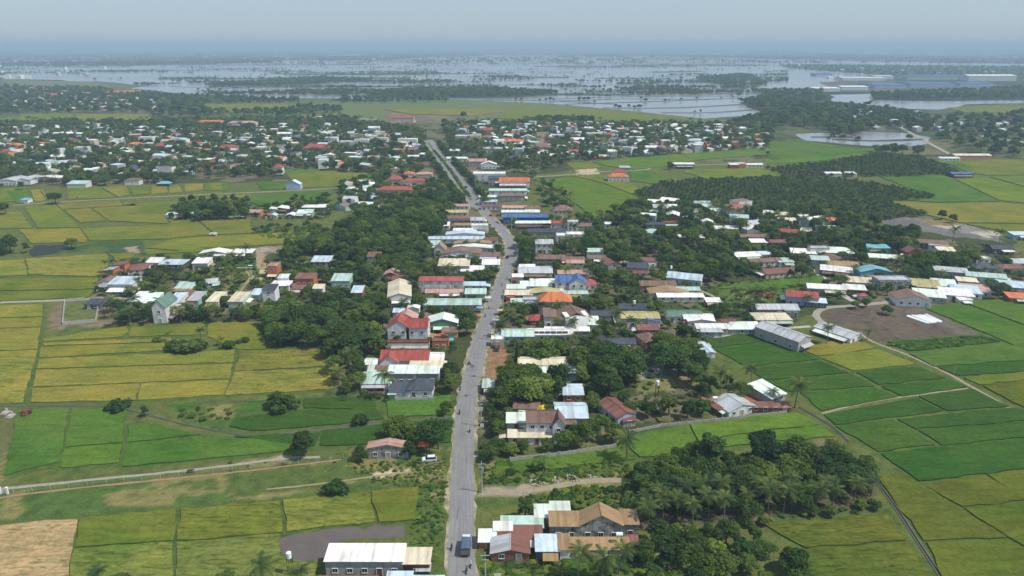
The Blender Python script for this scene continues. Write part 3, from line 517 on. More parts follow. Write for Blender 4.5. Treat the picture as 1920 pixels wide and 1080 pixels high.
# white plastic mulch strips on the ploughed field
a0 = np.array(G(1700, 592)); a1 = np.array(G(1738, 606)); b0 = np.array(G(1735, 590)); b1 = np.array(G(1770, 604))
for i in range(9):
    t = i / 8; p = a0 + (b0 - a0) * t + RNG.normal(0, .4, 2); q = a1 + (b1 - a1) * t + RNG.normal(0, .6, 2)
    d = (q - p) / np.linalg.norm(q - p); nrm = np.array((d[1], -d[0])); mb = MB(); prof = [(-0.6, 0.03), (-0.4, 0.28), (0, 0.36), (0.4, 0.28), (0.6, 0.03)]
    mb.add([(*(c + nrm * a), z) for c in (p, q) for a, z in prof], [(j, j + 1, j + 6, j + 5) for j in range(4)] + [(0, 1, 2, 3, 4), (9, 8, 7, 6, 5)])
    tag(obj('mulch_strip', mb.mesh('mulch_strip', [MAT['plastic_white']])), 'strip of white plastic mulch laid on the ploughed brown field', 'plastic strip', 'white plastic mulch strips on the ploughed field')
# ================================================================ houses
ROOFC = dict(W=(.70, .70, .68), C=(.60, .54, .40), M=(.40, .54, .48), G=(.11, .19, .15), B=(.06, .13, .31), R=(.34, .085, .07), O=(.52, .17, .07), N=(.195, .125, .10), K=(.055, .065, .085), S=(.40, .42, .44), T=(.31, .205, .105), D=(.19, .085, .065), P=(.46, .56, .64), A=(.15, .36, .42), Y=(.40, .36, .17), E=(.44, .27, .22), L=(.60, .68, .62))
WALLC = dict(w=(.70, .70, .69), c=(.56, .50, .38), g=(.36, .355, .34), s=(.42, .41, .39), S=(.68, .67, .64), b=(.28, .12, .075), u=(.34, .44, .60), m=(.36, .52, .46), y=(.58, .47, .17), k=(.10, .115, .13), o=(.45, .17, .08), E=(.48, .27, .25), A=(.16, .42, .56), B=(.05, .13, .38), G=(.13, .26, .20), R=(.40, .07, .06), p=(.5, .55, .68), M=(.36, .52, .46))
for _k, _v in ROOFC.items(): WALLC.setdefault(_k, _v)
COLN = dict(W='white', C='cream', M='mint green', G='dark green', B='blue', R='red', O='orange', N='brown', K='slate grey', S='silver grey', T='tan', D='rust brown', P='pale blue', A='turquoise', Y='olive', E='salmon', L='pale mint')
ROOFN = dict(g='gable', G='gable', s='lean-to', b='lean-to', l='lean-to', r='lean-to', h='hip', f='flat')
HOUSES = """
612 757 1080 6.2 4.6 s .6 W g / 757 806 1080 5.8 4.3 s .5 C D / 782 806 1084 2.5 2.6 s .3 S k ! long white roofed workshop with grey wall beside the road at the bottom | white roofed workshop | workshop
596 702 1130 6 2.8 s .6 D g ! rust roofed shed right in front of the white roofed workshop
724 770 1116 5 3.0 s .4 P u ! small pale blue roofed lean-to in front of the white roofed workshop
772 830 1122 5 2.6 s .4 M g
1086 1166 1012 6.5 4.6 G 3.0 T s / 1031 1086 1012 6.5 4.4 s .4 T s / 1166 1196 1008 6.5 4.4 s .4 T s ! old hall with tan roof and blackened concrete gable wall | tan roofed hall | hall
1005 1050 1050 6.5 3.2 s .5 P k ! open shed with pale blue metal roof below the tan roofed hall
1049 1069 1050 6.5 3.6 s .3 T w
1070 1180 1046 4.4 3.0 s .5 T g / 1176 1198 1042 4.6 2.9 s .5 D g ! long low tan roofed house behind the row of palms | long tan roofed house | house
921 992 1053 7 2.9 G 1.1 SD b ! gabled roadside house with silver and rust red roof slopes | silver and rust roadside house | house
898 936 1030 5 2.7 s .4 L o ! little roadside stall with pale mint roof and brick end | |stall
934 1016 1024 5 2.9 s .5 D g
926 960 1012 3.5 3.4 s .3 W w
940 1018 1004 4.6 2.9 s .5 M g ! low mint green roofed house under trees beside the tan roofed hall
1003 1034 988 5 3.6 s .8 L g
1032 1068 978 4.4 3.6 s .5 L g
987 1045 826 8 7.0 g 2.4 N w / 1036 1058 832 7 7.0 G 2.6 N w / 953 1040 834 5 3.2 s .3 C w / 950 986 806 7 3.2 s .5 L w ! white two storey villa with brown tiled roof and cream porch roofs | white villa | villa
963 1012 779 6 3.2 g .8 N c ! low brown roofed outbuilding behind the white villa
1042 1102 798 13 3.4 g 1.6 P g ! pale blue curved metal roof behind the white villa | pale blue barrel roof | shed
1056 1094 754 8 3.4 s .8 P o
1140 1180 797 15 3.6 G 1.3 D u 26 / 1166 1190 800 5 2.6 s .4 D g 10 ! long rust red roofed shed with blue side wall | rust red roofed shed | shed
905 926 738 7 2.8 s .6 M k ! roadside stall with mint roof under the big trees | |stall
972 1062 704 9 4.6 g 1.0 C u / 1000 1082 714 5 3.9 s .6 L A ! cream roofed building with bright blue front wall among trees | cream roofed blue fronted building | building
941 1001 643 10 3.6 g 1.1 M m / 990 1074 640 9 3.6 g .9 W w * ! mint and white roofed house carrying solar panels beside the road | solar panelled house | house
921 944 650 5 3.5 f 0 W m ! small flat roofed kiosk at the road edge by the solar panelled house
1060 1100 672 8 2.8 h 1.7 N b ! small house with weathered brown hip roof sunk among trees
1046 1106 620 13 5.6 G 3.0 N w 12 / 1020 1052 614 11 5.4 s .8 N w / 1022 1105 632 4 3.4 s .5 W g / 1104 1124 622 10 4 s .8 L w ! large hall with brown gable roof and round vent in white gable | brown gabled hall | hall
1011 1072 588 11 6.4 h 3.2 O c ! cream two storey villa with bright orange hip roof | orange roofed villa | villa
993 1023 610 8 3.0 h 1.6 R b ! small dark red hip roofed house left of the brown gabled hall
1108 1156 603 9 3.5 g 1.0 K c
1164 1236 614 10 4.6 g 1.0 Y w / 1214 1237 617 8 4.2 r 1.0 B w ! white house with olive roof and blue annex | olive and blue roofed house | house
1162 1216 592 6 4 s .7 K g
1125 1192 656 8 3.2 g 1.3 K w ! long white single storey house with slate grey roof | slate roofed white bungalow | house
1202 1232 652 11 3.4 h 1.8 N b 20
1196 1236 628 6 2.8 s .5 D o
1316 1337 672 13 2.8 G .5 P w 10 ! narrow pale blue roofed shed at the corner of the dark green rice | narrow pale blue shed | shed
1252 1318 605 10 3.6 g 1.1 G w ! white house with dark green roof behind the white row
1282 1338 609 8 3.4 g .9 L w
1290 1340 614 7 3.4 G 1.0 W w
1306 1366 627 5 3.2 s .6 W w ! long white lean-to roof at the edge of the dark green rice
1314 1354 632 4 2.8 s .4 S g
1358 1386 624 8 3.0 s 1.2 D g
1366 1430 628 11 3.4 h 1.4 L g ! broad pale mint roofed house with porch facing the dark green rice | porch house by the rice | house
1417 1484 611 11 3.6 h 1.3 C k ! wide cream roofed house next to the grey warehouse
1418 1497 592 9 3.8 g 1.3 S g
1470 1499 594 6 3.4 f 0 L G
1462 1503 660 21 5.0 G 1.5 S g 36 ! long grey walled warehouse standing in the rice with pale roof | grey rice warehouse | warehouse
1566 1604 644 17 3.0 G .9 S w 36 ! long white livestock shed at the corner of the ploughed field | white livestock shed | shed
1480 1536 574 12 4.6 g 1.4 R u -14 / 1512 1550 577 6 3.2 s .6 P k -14 ! blue walled house with red metal roof and pale porch roof | red roofed blue house | house
1518 1586 552 10 3.4 g 1.2 W g -10 ! white gabled metal roof left of the village lane
1586 1624 553 7 3.3 s .8 W o -12 ! brick walled house with white roof beside the village lane
1610 1626 562 4 2.6 h .8 R w
1645 1706 545 9 5.6 f 0 S s ! unroofed grey concrete two storey shell with window holes | grey concrete shell | building
1590 1640 540 9 3.4 s .8 C w -14
1612 1670 524 9 4.4 G 2.0 A A ! turquoise painted gabled building | turquoise gabled building | building
1545 1600 518 10 3.2 s .7 W k -22
1558 1612 508 12 3.4 g 1.0 T w -10
1430 1494 521 11 3.2 g 1.1 D c 12 ! long rust red roofed house at the edge of the grass plot | long rust roofed house | house
1404 1466 500 9 3.4 g 1.0 N w 10
1460 1488 500 7 3.2 s .8 M w
1378 1426 490 9 3.4 s .7 W g 8
1424 1446 485 6 3.0 s .5 P w
1484 1530 484 9 3.4 s 1.0 W w -10
1518 1554 482 7 5.4 f 0 S w
1540 1602 484 13 4.0 h 2.2 L c -8 ! big pale mint hip roofed house above the village lane | big pale mint hip roofed house | house
1524 1556 497 8 3.4 s .7 M g -12
1552 1586 497 13 3.4 G 1.0 N k 24
1624 1668 476 9 4.2 s .6 A A ! turquoise box house in front of the tree belt
1634 1684 493 10 3.4 g 1.3 L b -14
1672 1706 494 9 3.4 g 1.3 K w -14
1700 1726 486 9 4.4 G 2.2 D b
1720 1776 466 10 3.8 g 1.3 N k -14
1744 1778 468 7 3.2 s 1.0 S w -10
1745 1768 482 8 3.4 h 1.3 K g
1762 1792 479 8 3.2 s .9 C w -10
1718 1766 549 11 3.4 s 1.5 Y w -16 ! olive green lean-to roof in the village right of the ploughed field
1756 1796 547 10 3.4 s 1.3 L w -16
1758 1814 524 8 4.4 s .8 S g -18
1800 1834 537 7 3.0 s .6 C w -16
1818 1886 532 10 4.2 g 1.3 M w -16 / 1872 1898 537 6 3.0 s .5 M w -16 ! mint roofed long house with row of windows at the far right
1686 1746 575 13 3.8 G 2.4 N w -10 ! large dark brown roofed house on the ploughed field corner | dark brown roofed farmhouse | house
1722 1774 568 10 3.6 s 1.3 L g -16
1772 1826 565 11 3.4 s 1.0 W w -16
1795 1843 560 12 3.4 s 1.0 P w -16
1812 1859 557 11 3.4 s 1.0 E g -16
1798 1822 570 4 2.4 s .4 W w
1888 1942 552 15 4.0 g 1.0 P u -16 ! pale blue long house cut by the picture edge
1898 1962 570 9 3.0 s .6 O b -12 ! orange tiled low roof at the picture edge right
1860 1900 476 9 3.6 g 1.3 K k
1828 1870 512 10 3.4 h 1.6 K g
1830 1857 494 6 3.0 f 0 W w
1878 1926 512 9 3.4 h 1.3 D w
1888 1932 503 8 3.4 s .8 S w
1900 1932 449 8 3.5 s .6 P u
1004 1037 475 8 6.2 s 1.0 S w ! white two storey house with grey single pitch roof | grey roofed white cube | house
1063 1095 460 9 7.0 f 0 W w / 1043 1064 458 8 5.6 f 0 W w ! plain white block house with blank side wall | white block house | house
990 1062 445 12 4.0 g 1.0 K g
1064 1084 433 6 6.4 f 0 W w
998 1060 494 11 3.2 g .9 N g ! mauve brown roofed terrace right of the road
1052 1096 496 9 3.0 g .9 N c
1062 1095 501 5 2.8 s .6 E m
1100 1131 482 7 3.8 s .6 M w
1104 1138 493 6 3.0 s .7 N c
1134 1161 506 11 3.4 G 1.5 D g 20
1178 1216 516 11 4.4 g 1.7 K g -8 / 1188 1214 520 5 2.8 s .6 D w -8 ! slate roofed grey house among dense trees right of the road | slate roofed grey house | house
1204 1238 502 10 3.6 r 1.3 D w 15
1041 1072 550 9 6.6 g 2.2 B w / 1067 1099 553 10 6.6 G 2.8 B w / 1056 1102 560 4 3.0 s .4 M w ! white two storey house with dark blue roof | blue roofed white house | house
1092 1118 545 9 4.0 h 2.0 R w
972 1036 522 15 3.6 g .9 S g / 974 1003 512 5 3.9 s .5 W w
1046 1103 524 9 3.6 g .9 E g
994 1062 539 6 3.0 s .6 W w
976 1034 546 7 3.2 s .8 L w
950 986 550 6 3.0 s .6 L w
960 981 528 5 3.0 s .5 W p
947 998 562 7 2.9 s .6 C g ! cream roofed shop row at the road edge below the blue roofed white house
994 1050 561 9 3.4 G 1.1 Y g
949 966 567 4 2.6 f 0 R R ! little red painted kiosk on the road edge
958 983 577 6 2.9 s .5 M m
981 1008 574 6 3.4 f 0 S g
1200 1268 546 10 3.6 g 1.3 N E ! purple brown roofed house with pink wall | pink walled house | house
1256 1320 535 14 4.0 g 1.5 P m -20 ! large steel roofed house with mint wall beside the grass plot | mint walled steel roofed house | house
1218 1292 560 10 3.2 G 1.5 T c
1238 1312 554 7 3.2 g 1.0 M w
1233 1320 566 5 2.9 s .6 W w
1324 1352 575 6 2.8 s .4 W o
1274 1320 455 8 3.8 s .3 W o ! orange brick house with white roof edge in the middle of the woods | orange brick house | house
1370 1404 420 10 4.6 g 1.6 M w -10 ! white house with mint green roof in front of the plantation | mint roofed house by the plantation | house
1244 1271 427 8 3.8 f 0 D b
1210 1246 429 9 3.4 g 1.0 K k
1213 1242 444 10 3.0 G 1.0 M w 25
1134 1161 429 8 3.4 f 0 W w
1340 1384 436 8 3.0 s .6 W w
1388 1442 452 10 3.0 g 1.0 N g
1408 1436 462 7 3.0 s .8 W g
1444 1476 462 8 3.0 g 1.0 D b
1458 1498 445 10 3.8 g 1.4 R k -12
1504 1524 441 9 3.0 s .8 C w -15
1082 1114 431 8 3.0 s .6 N c
1302 1332 388 8 3.6 g 1.1 S w
1254 1270 393 6 3.0 s .5 W w
1430 1450 406 8 3.4 g 1.2 W w
1462 1482 410 7 3.2 s .8 C w
1500 1520 415 7 3.2 s .8 W w
944 1028 419 13 4.6 g 1.2 B B ! long bright blue market hall on the right of the road | blue market hall | hall
966 1032 428 9 4.2 g .9 L g / 1016 1060 428 9 4.2 g .9 R w ! pale mint and red roofed shop hall in front of the blue market hall
1037 1073 411 12 6.8 h 3.0 N c ! brown hip roofed villa behind the blue market hall | brown hip roofed villa | villa
940 1012 406 9 3.8 g .9 L w
942 988 397 9 3.6 g 1.0 E w
984 1012 398 8 3.5 g 1.0 N w
917 988 365 11 4.0 g 1.0 M w ! long mint roofed hall below the orange tiled roof
934 984 377 11 4.4 g .9 N g
898 938 376 9 3.4 g .9 L w
896 932 385 9 3.4 g .9 P w
902 940 394 9 3.4 g .9 D w
936 993 351 13 5.2 g 2.8 O w ! large orange tiled pagoda roof beside the road | orange tiled pagoda | temple
916 954 346 11 6.0 g 1.6 K g
887 948 340 15 7.0 f 0 W w ! large white flat block beside the boulevard | large white block | building
883 898 334 9 6.0 f 0 E E
879 913 313 11 6.0 g 2.2 E g
902 931 317 9 5.0 G 2.7 W w
837 876 303 11 4.0 g 1.1 L w
834 864 288 11 4.0 g 1.1 L w
906 942 288 11 6.2 h 1.2 S w
858 894 298 10 4.0 g 1.0 K g
854 881 267 11 8.5 f 0 W c ! cream three storey building at the far end of the boulevard | cream three storey building | building
876 902 267 11 9.0 f 0 C y
1006 1029 268 10 13 f 0 E c ! tallest beige block in the far town | tall beige block | building
946 982 272 12 5.0 h 2.2 O w
976 1004 265 10 5.0 G 3.2 W w
902 942 264 13 5.0 h 2.4 N w
898 926 252 12 6.0 h 3.4 R c
732 776 231 12 9.0 g 2.6 R c ! cream public building with bright red roof in front of the far green fields | red roofed public building | building
668 704 231 12 6.0 f 0 C c
746 782 273 13 8.0 f 0 W w ! white three storey block left of the boulevard
665 691 276 11 9.5 f 0 W w
692 727 271 11 8.0 f 0 C w
638 664 276 10 7.0 f 0 W w
748 785 299 9 4.0 g .9 W w
756 785 286 9 4.0 g 1.1 R w
708 774 366 12 4.8 h 2.2 R c ! long red tiled villa with wings left of the boulevard | long red tiled villa | villa
754 796 349 10 4.5 h 2.2 R w
728 754 348 9 6.0 h 2.8 R c
758 777 332 8 4.0 h 1.7 O w
779 810 333 9 4.0 h 1.7 E c
568 618 285 15 5.0 h 4.2 R c ! broad red hip roofed hall in the town on the left | broad red hip roof | hall
405 445 287 13 6.0 h 3.4 R y ! yellow villa with red hip roof in the town on the left | yellow villa | villa
428 480 241 15 9.0 h 2.4 E w ! white school building with salmon hip roof | white school | school
368 420 237 15 6.5 h 3.0 O c ! long orange roofed hall next to the white school
198 266 178 16 7.0 h 3.8 O w ! far white school with orange roof at the edge of the flood | far white school | school
58 86 168 14 6 h 3 R w
88 110 182 14 6 h 3 R w
262 288 274 11 11 f 0 W w ! tall narrow white house in the town on the left | tall narrow white house | house
352 375 277 11 5 h 2.6 R c
290 314 282 11 5.5 h 2.8 R w
240 265 278 11 5 h 2.4 O w
-2 18 292 12 5 h 2.4 R w
16 39 280 12 5 h 2.6 O c
30 55 290 12 5 h 2.2 Y c
512 529 327 10 7 h 2.8 R w ! red roofed tower house at the edge of the left fields | red roofed tower house | house
585 610 226 12 5 G 2 C c
690 712 246 12 5 g 2 W w
828 877 406 10 3.6 g 1 Y c
832 892 417 9 3.4 g .9 N w
882 908 421 8 3.4 s .8 S w
852 888 430 8 3.4 g .8 T w
806 842 431 9 3.4 s .8 W w
846 880 394 9 3.6 g 1 E w
884 915 437 8 5.0 f 0 W w / 850 886 441 8 3.8 g .8 W w
836 908 449 9 3.8 G 1.2 P w
802 908 456 9 3.2 g .9 P w
908 933 459 9 3.4 g .9 D w
852 920 465 8 3.2 G 1.2 T w
848 926 474 9 3.2 G 1.1 L g
788 824 467 9 3.0 s .9 M w
814 836 483 9 5.0 G 3.2 T w
826 902 486 13 4.0 G 1.8 N w ! wide brown gabled house left of the road | wide brown gabled house | house
894 938 488 10 2.9 g .9 N w
822 880 514 12 5.0 s 1.2 C g ! cream roofed warehouse with yellowish side wall left of the road | cream roadside warehouse | warehouse
864 907 517 9 3.0 s .9 W w
904 937 504 9 2.9 s .9 W w
786 869 549 7 6.6 s .5 R S ! tall stained white wall building under a red metal roof | stained white building | building
867 910 545 8 3.3 g .9 P w
798 868 558 7 3.0 g .9 E c
872 911 561 7 3.3 s .8 M m
793 902 582 11 3.3 g 1.1 M g ! long mint green roofed house partly behind trees left of the road
722 765 574 23 5.0 G 1.8 C w 8 ! large cream roofed gable warehouse standing in the trees | cream gable warehouse | warehouse
720 746 527 9 4.0 G 1.6 E b
734 760 533 7 3.0 s .7 D b
689 713 498 8 5.6 s .9 D M ! small two storey house with rust roof and mint wall in the woods | rust and mint tower house | house
764 786 588 6 3.0 G .9 W w
737 757 594 5 2.6 s .5 P w
212 238 513 9 4.8 l .8 D o -6 / 196 216 519 9 4.2 l .8 S o -6 ! narrow brick houses with rust roofs at the corner of the gold fields | rust roofed brick house | house
180 216 545 10 4.0 G 2.2 N w 10 ! purple brown gabled house at the left end of the hamlet
204 251 549 12 4.8 s 1.0 P w / 201 241 556 5 3.0 s .5 W k ! white house with pale blue double roof at the start of the hamlet | pale blue double roofed house | house
239 273 515 9 3.2 s 1.1 D w 10
274 302 501 8 3.2 s 1.1 W k / 297 343 505 12 3.6 h 1.6 P k ! wide house with two pale blue hip roofs in the hamlet | pale blue hip roofed house | house
362 391 507 9 4.4 s 1.1 W w
374 432 484 9 3.2 G 1.7 W g ! long white gabled shed behind the hamlet | white gabled farm shed | shed
402 422 486 3 2.4 s .4 W g
436 473 482 8 3.0 s .6 W k
328 363 551 9 3.4 s 1.1 M o / 328 363 554 4 2.8 s .4 T g
384 408 539 8 2.9 g 1.5 S u 22 ! small blue open hut beside the dirt yard | small blue hut | hut
242 260 578 14 4.0 s 1.1 W w
259 275 580 13 3.8 s 1.1 L w
274 292 577 12 4.0 s .9 L w
271 291 588 4 3.0 s .3 D b
289 314 606 15 8.2 G 3.2 G w ! tall green gabled house with white balcony in the hamlet row | tall green gabled house | house
313 336 584 14 4.5 s 1.1 P w
336 353 573 12 4.0 s .9 D g
352 373 576 13 4.0 s .9 S m
388 411 578 14 4.0 s .9 C w
429 457 578 14 4.0 s .9 C m
160 187 580 7 3.0 s .8 K k ! slate grey shed in the corner of the walled plot | slate shed in walled plot | shed
503 521 522 9 7.0 f 0 E o ! unfinished salmon brick tower beside the dirt yard | salmon brick tower | house
507 542 546 10 3.8 h 1.1 W w / 522 541 537 6 4.8 s .6 L w ! white modern house with flat looking roofs beside the brick tower
494 517 566 8 6.4 s .9 K w
471 493 563 8 3.4 s .9 P w
554 589 538 9 4.8 s .7 D o ! brick house with rust red roof in the orchard | rust roofed orchard house | house
547 569 551 6 3.0 s .5 D b
587 606 551 6 3.4 s .6 C w
584 619 500 10 3.4 s 1.1 P k ! dark walled house with pale blue roof under the woods
622 657 541 10 4.4 s 1.3 M m ! mint green house with mint roof in the orchard | mint orchard house | house
659 679 559 9 3.4 s 1.1 P b
311 327 409 7 2.9 s .6 P w
326 343 408 8 3.4 s .6 W E
359 374 411 6 4.4 s .5 M k
462 488 406 9 3.4 s .6 E o
493 506 411 7 3.0 G 1.1 D b
505 518 411 7 3.0 G 1.1 M g
506 521 399 7 3.0 r .8 W g
522 546 399 10 3.4 r 1.1 W k -8
536 552 411 9 3.2 G 1.1 W k
555 576 408 10 3.4 s 1.1 L w
569 585 407 9 3.6 s 1.1 M g
565 601 396 11 3.6 h 1.1 W k
594 613 395 8 3.0 s .9 W g
536 563 356 9 5.0 G 3.4 P u ! pale blue steep gabled house alone in the far left fields | lone pale blue gabled house | house
393 405 444 3 1.9 s .5 S g ! tiny field hut in the yellow rice
126 162 352 11 4.0 s 1.3 M w ! mint roofed barn at the edge of the far left fields | mint roofed barn | barn
294 318 350 9 3.4 h 1.6 A k
234 261 347 10 4.6 h 1.6 N w
38 53 381 7 3.0 s .5 A w ! little turquoise roofed hut beside the round tree
-4 32 348 20 4.5 G 1.3 S w
30 58 346 20 4.5 G 1.3 S w
60 114 341 14 4.0 G 1.3 W g
728 768 646 11 8.2 G 3.2 R w / 763 803 646 10 8.2 g 2.4 R w / 727 805 658 3.5 4.2 f 0 D c ! big white villa with red tiled roofs and blackened lower wall | red roofed white villa | villa
742 782 630 8 8.0 G 2.6 E g
802 858 622 10 4.4 G 1.9 L G ! pale gabled roof over dark green wall beside the red roofed white villa
795 838 611 8 3.8 s .6 N c
829 858 633 5 2.9 s .5 N y
811 841 656 6 4.2 f 0 D o ! brick box building by the red roofed white villa
714 804 694 10 4.4 g 2.6 R w / 713 747 698 7 4.4 G 2.6 R w / 704 786 704 3.5 2.8 s .6 N g ! red tiled house with white gable and brown porch roof | red tiled house | house
803 832 686 8 3.4 g .9 W w
782 830 696 6 2.9 s .8 C g
684 707 696 7 3.4 g .9 L w
690 714 706 6 2.6 s .5 L w
728 779 722 7 5.0 s .6 L g / 778 823 720 6 4.6 s .6 L g / 676 727 730 9 2.8 s 1.0 M w ! grey walled warehouse with mint roofs behind the slate hip roofed house | grey and mint warehouse | warehouse
768 836 704 5 3.8 s .8 C g
763 811 746 9 4.0 h 2.6 K w / 730 768 747 7 3.2 s .8 K w / 728 742 749 3 2.4 s .2 M g ! white house with slate grey hip roof at the edge of the green paddy | slate hip roofed house | house
690 766 860 4.4 4.3 G 1.3 E s ! long blackened wall shed with pink metal roof beside the road | pink roofed shed | shed
1140 1178 341 12 5 h 2.6 O w ! red and orange roofed temple among green fields | red temple | temple
1150 1170 334 9 6 h 2.6 R w
1162 1182 320 9 3.5 s .8 S g
1260 1302 316 14 4.5 g 1.0 W k ! white roofed dark walled shed in the bright green field | white roofed field shed | shed
1368 1386 317 9 4.5 s .8 W b
1382 1398 316 9 5 f 0 W o
1395 1430 315 10 4 g .8 W w
1548 1578 331 12 3.5 g .8 W w ! white roof between the two plantation blocks
1588 1606 331 9 3 s .8 W w
1785 1825 333 14 4 g 1.0 B k ! blue roofed barn at the tip of the plantation | blue roofed barn | barn
1790 1858 300 16 5 g 1.2 C E ! long cream roofed farm building at the far right | long cream farm building | building
1762 1800 302 12 3.5 g .8 W w
1570 1595 205 14 5 g 1.5 W w
610 633 270 11 8 f 0 W w
700 721 259 11 8 f 0 W w
560 586 264 11 7 f 0 C w
520 546 260 12 7 g 1.5 W w
1035 1058 263 11 7 f 0 W w
1070 1096 270 11 6 g 2 W w
1100 1130 260 12 7 f 0 W c
960 976 256 10 9 f 0 W w
480 506 287 12 6.5 f 0 W w
450 471 270 11 8 f 0 W w
320 346 270 11 7 f 0 P w
140 166 287 11 6.5 f 0 W w
205 229 272 11 7 f 0 W w
94 119 302 12 5 g 1.5 W w
1180 1206 266 11 6 f 0 W w
1290 1320 272 12 6 h 2 P w
1210 1240 284 12 5 g 1.6 W w
"""
SKIPAUTO = []
HREC = []      # x0, x1, yb, ytop(px of eaves), landmark, world centre, root, spec for labels
def wall_mesh(W, D, H, roof, rise, mat):
    if roof in 'h f'.split() or roof == 'f':
        mb = MB(); mb.box(0, 0, -0.1, W, D, H + 0.1); return mb.mesh('wall', [mat])
    if roof == 'g': pr = [(-D / 2, -0.1), (D / 2, -0.1), (D / 2, H), (0, H + rise), (-D / 2, H)]
    else: pr = [(-D / 2, -0.1), (D / 2, -0.1), (D / 2, H + rise), (-D / 2, H)]
    n = len(pr); v = [(x, a, b) for x in (-W / 2, W / 2) for a, b in pr]
    f = [tuple(range(n))[::-1], tuple(range(n, 2 * n))] + [(i, (i + 1) % n, n + (i + 1) % n, n + i) for i in range(n)]
    return mesh('wall', v, f, [mat])
def roof_meshes(W, D, H, roof, rise, mat, two=False, ov=0.35, t=0.13):
    out = []
    if roof == 'f':
        mb = MB(); pw = 0.22; ph = 0.6; z = H + 0.005
        mb.box(0, -D / 2 + pw / 2 - 0.03, z, W + 0.06, pw, ph); mb.box(0, D / 2 - pw / 2 + 0.03, z, W + 0.06, pw, ph); mb.box(-W / 2 + pw / 2 - 0.03, 0, z, pw, D - 2 * pw + 0.05, ph); mb.box(W / 2 - pw / 2 + 0.03, 0, z, pw, D - 2 * pw + 0.05, ph)
        mb.box(0, 0, z, W - 2 * pw, D - 2 * pw, 0.12); return [mb.mesh('roof', [mat])]
    if roof == 'h':
        a, b = W / 2 + ov, D / 2 + ov; rl = max(0.15, a - b) if a > b else 0.15; rk = max(0.15, b - a) if b > a else 0.0
        z = H - 0.12; zt = H + rise
        if a >= b: rg = [(-rl, 0, zt), (rl, 0, zt)]; top = [(0, 1, 5, 4), (1, 2, 5), (2, 3, 4, 5), (3, 0, 4)]
        else: rg = [(0, -rk, zt), (0, rk, zt)]; top = [(0, 1, 4), (1, 2, 5, 4), (2, 3, 5), (3, 0, 4, 5)]
        v = [(-a, -b, z), (a, -b, z), (a, b, z), (-a, b, z)] + rg + [(-a, -b, z - t), (a, -b, z - t), (a, b, z - t), (-a, b, z - t)]
        f = top + [(6, 7, 1, 0), (7, 8, 2, 1), (8, 9, 3, 2), (9, 6, 0, 3), (9, 8, 7, 6)]
        return [mesh('roof', v, f, [mat])]
    if roof == 'g':
        sl = rise / (D / 2); ln = [(-D / 2 - ov, H - ov * sl), (0, H + rise), (D / 2 + ov, H - ov * sl)]
    else:
        sl = rise / D; ln = [(-D / 2 - ov, H - ov * sl), (D / 2 + ov, H + rise + ov * sl)]
    pairs = list(zip(ln[:-1], ln[1:])) if (two and len(ln) == 3) else None
    segs = [[a, b] for a, b in pairs] if pairs else [ln]
    for sgm in segs:
        top = [(a, b + t + 0.015) for a, b in sgm]; bot = [(a, b + 0.015) for a, b in sgm][::-1]; pr = top + bot; n = len(pr); m = len(sgm)
        x0 = W / 2 + ov * 0.8; v = [(x, a, b) for x in (-x0, x0) for a, b in pr]
        f = [(i, (i + 1) % n, n + (i + 1) % n, n + i)[::-1] for i in range(n)]
        for q in range(m - 1): f.append((q, q + 1, n - 2 - q, n - 1 - q)); f.append((n + q, n + n - 1 - q, n + n - 2 - q, n + q + 1))
        out.append(mesh('roof', v, f, [mat]))
    return out
def _win():
    mb = MB(); mb.box(0, 0.02, 0, 1.2, 0.05, 1.2, 1)
    mb.box(0, -0.02, 1.2, 1.4, 0.12, 0.1); mb.box(0, -0.03, -0.1, 1.5, 0.18, 0.1); mb.box(-0.65, -0.02, 0, 0.1, 0.12, 1.2); mb.box(0.65, -0.02, 0, 0.1, 0.12, 1.2); mb.box(0, -0.012, 0, 0.06, 0.06, 1.2)
    return mb.mesh('window', [MAT['white_trim'], MAT['glass']])
def _door(dark):
    mb = MB(); mb.box(0, 0.02, 0, 1.3, 0.06, 2.2, 1); mb.box(0, -0.02, 2.2, 1.5, 0.14, 0.1); mb.box(-0.7, -0.02, 0, 0.1, 0.14, 2.2); mb.box(0.7, -0.02, 0, 0.1, 0.14, 2.2); mb.box(0.4, -0.03, 1.0, 0.06, 0.06, 0.2)
    return mb.mesh('door', [MAT['white_trim'], MAT['wood_door'] if dark else MAT['steel']])
WIN = _win(); DOOR = _door(True); SHUT = _door(False)
hub = MB(); hub.cyl(0, 0, 0, 1.0, 0.12, 20); hub = hub.mesh('round_vent', [MAT['white_trim']])
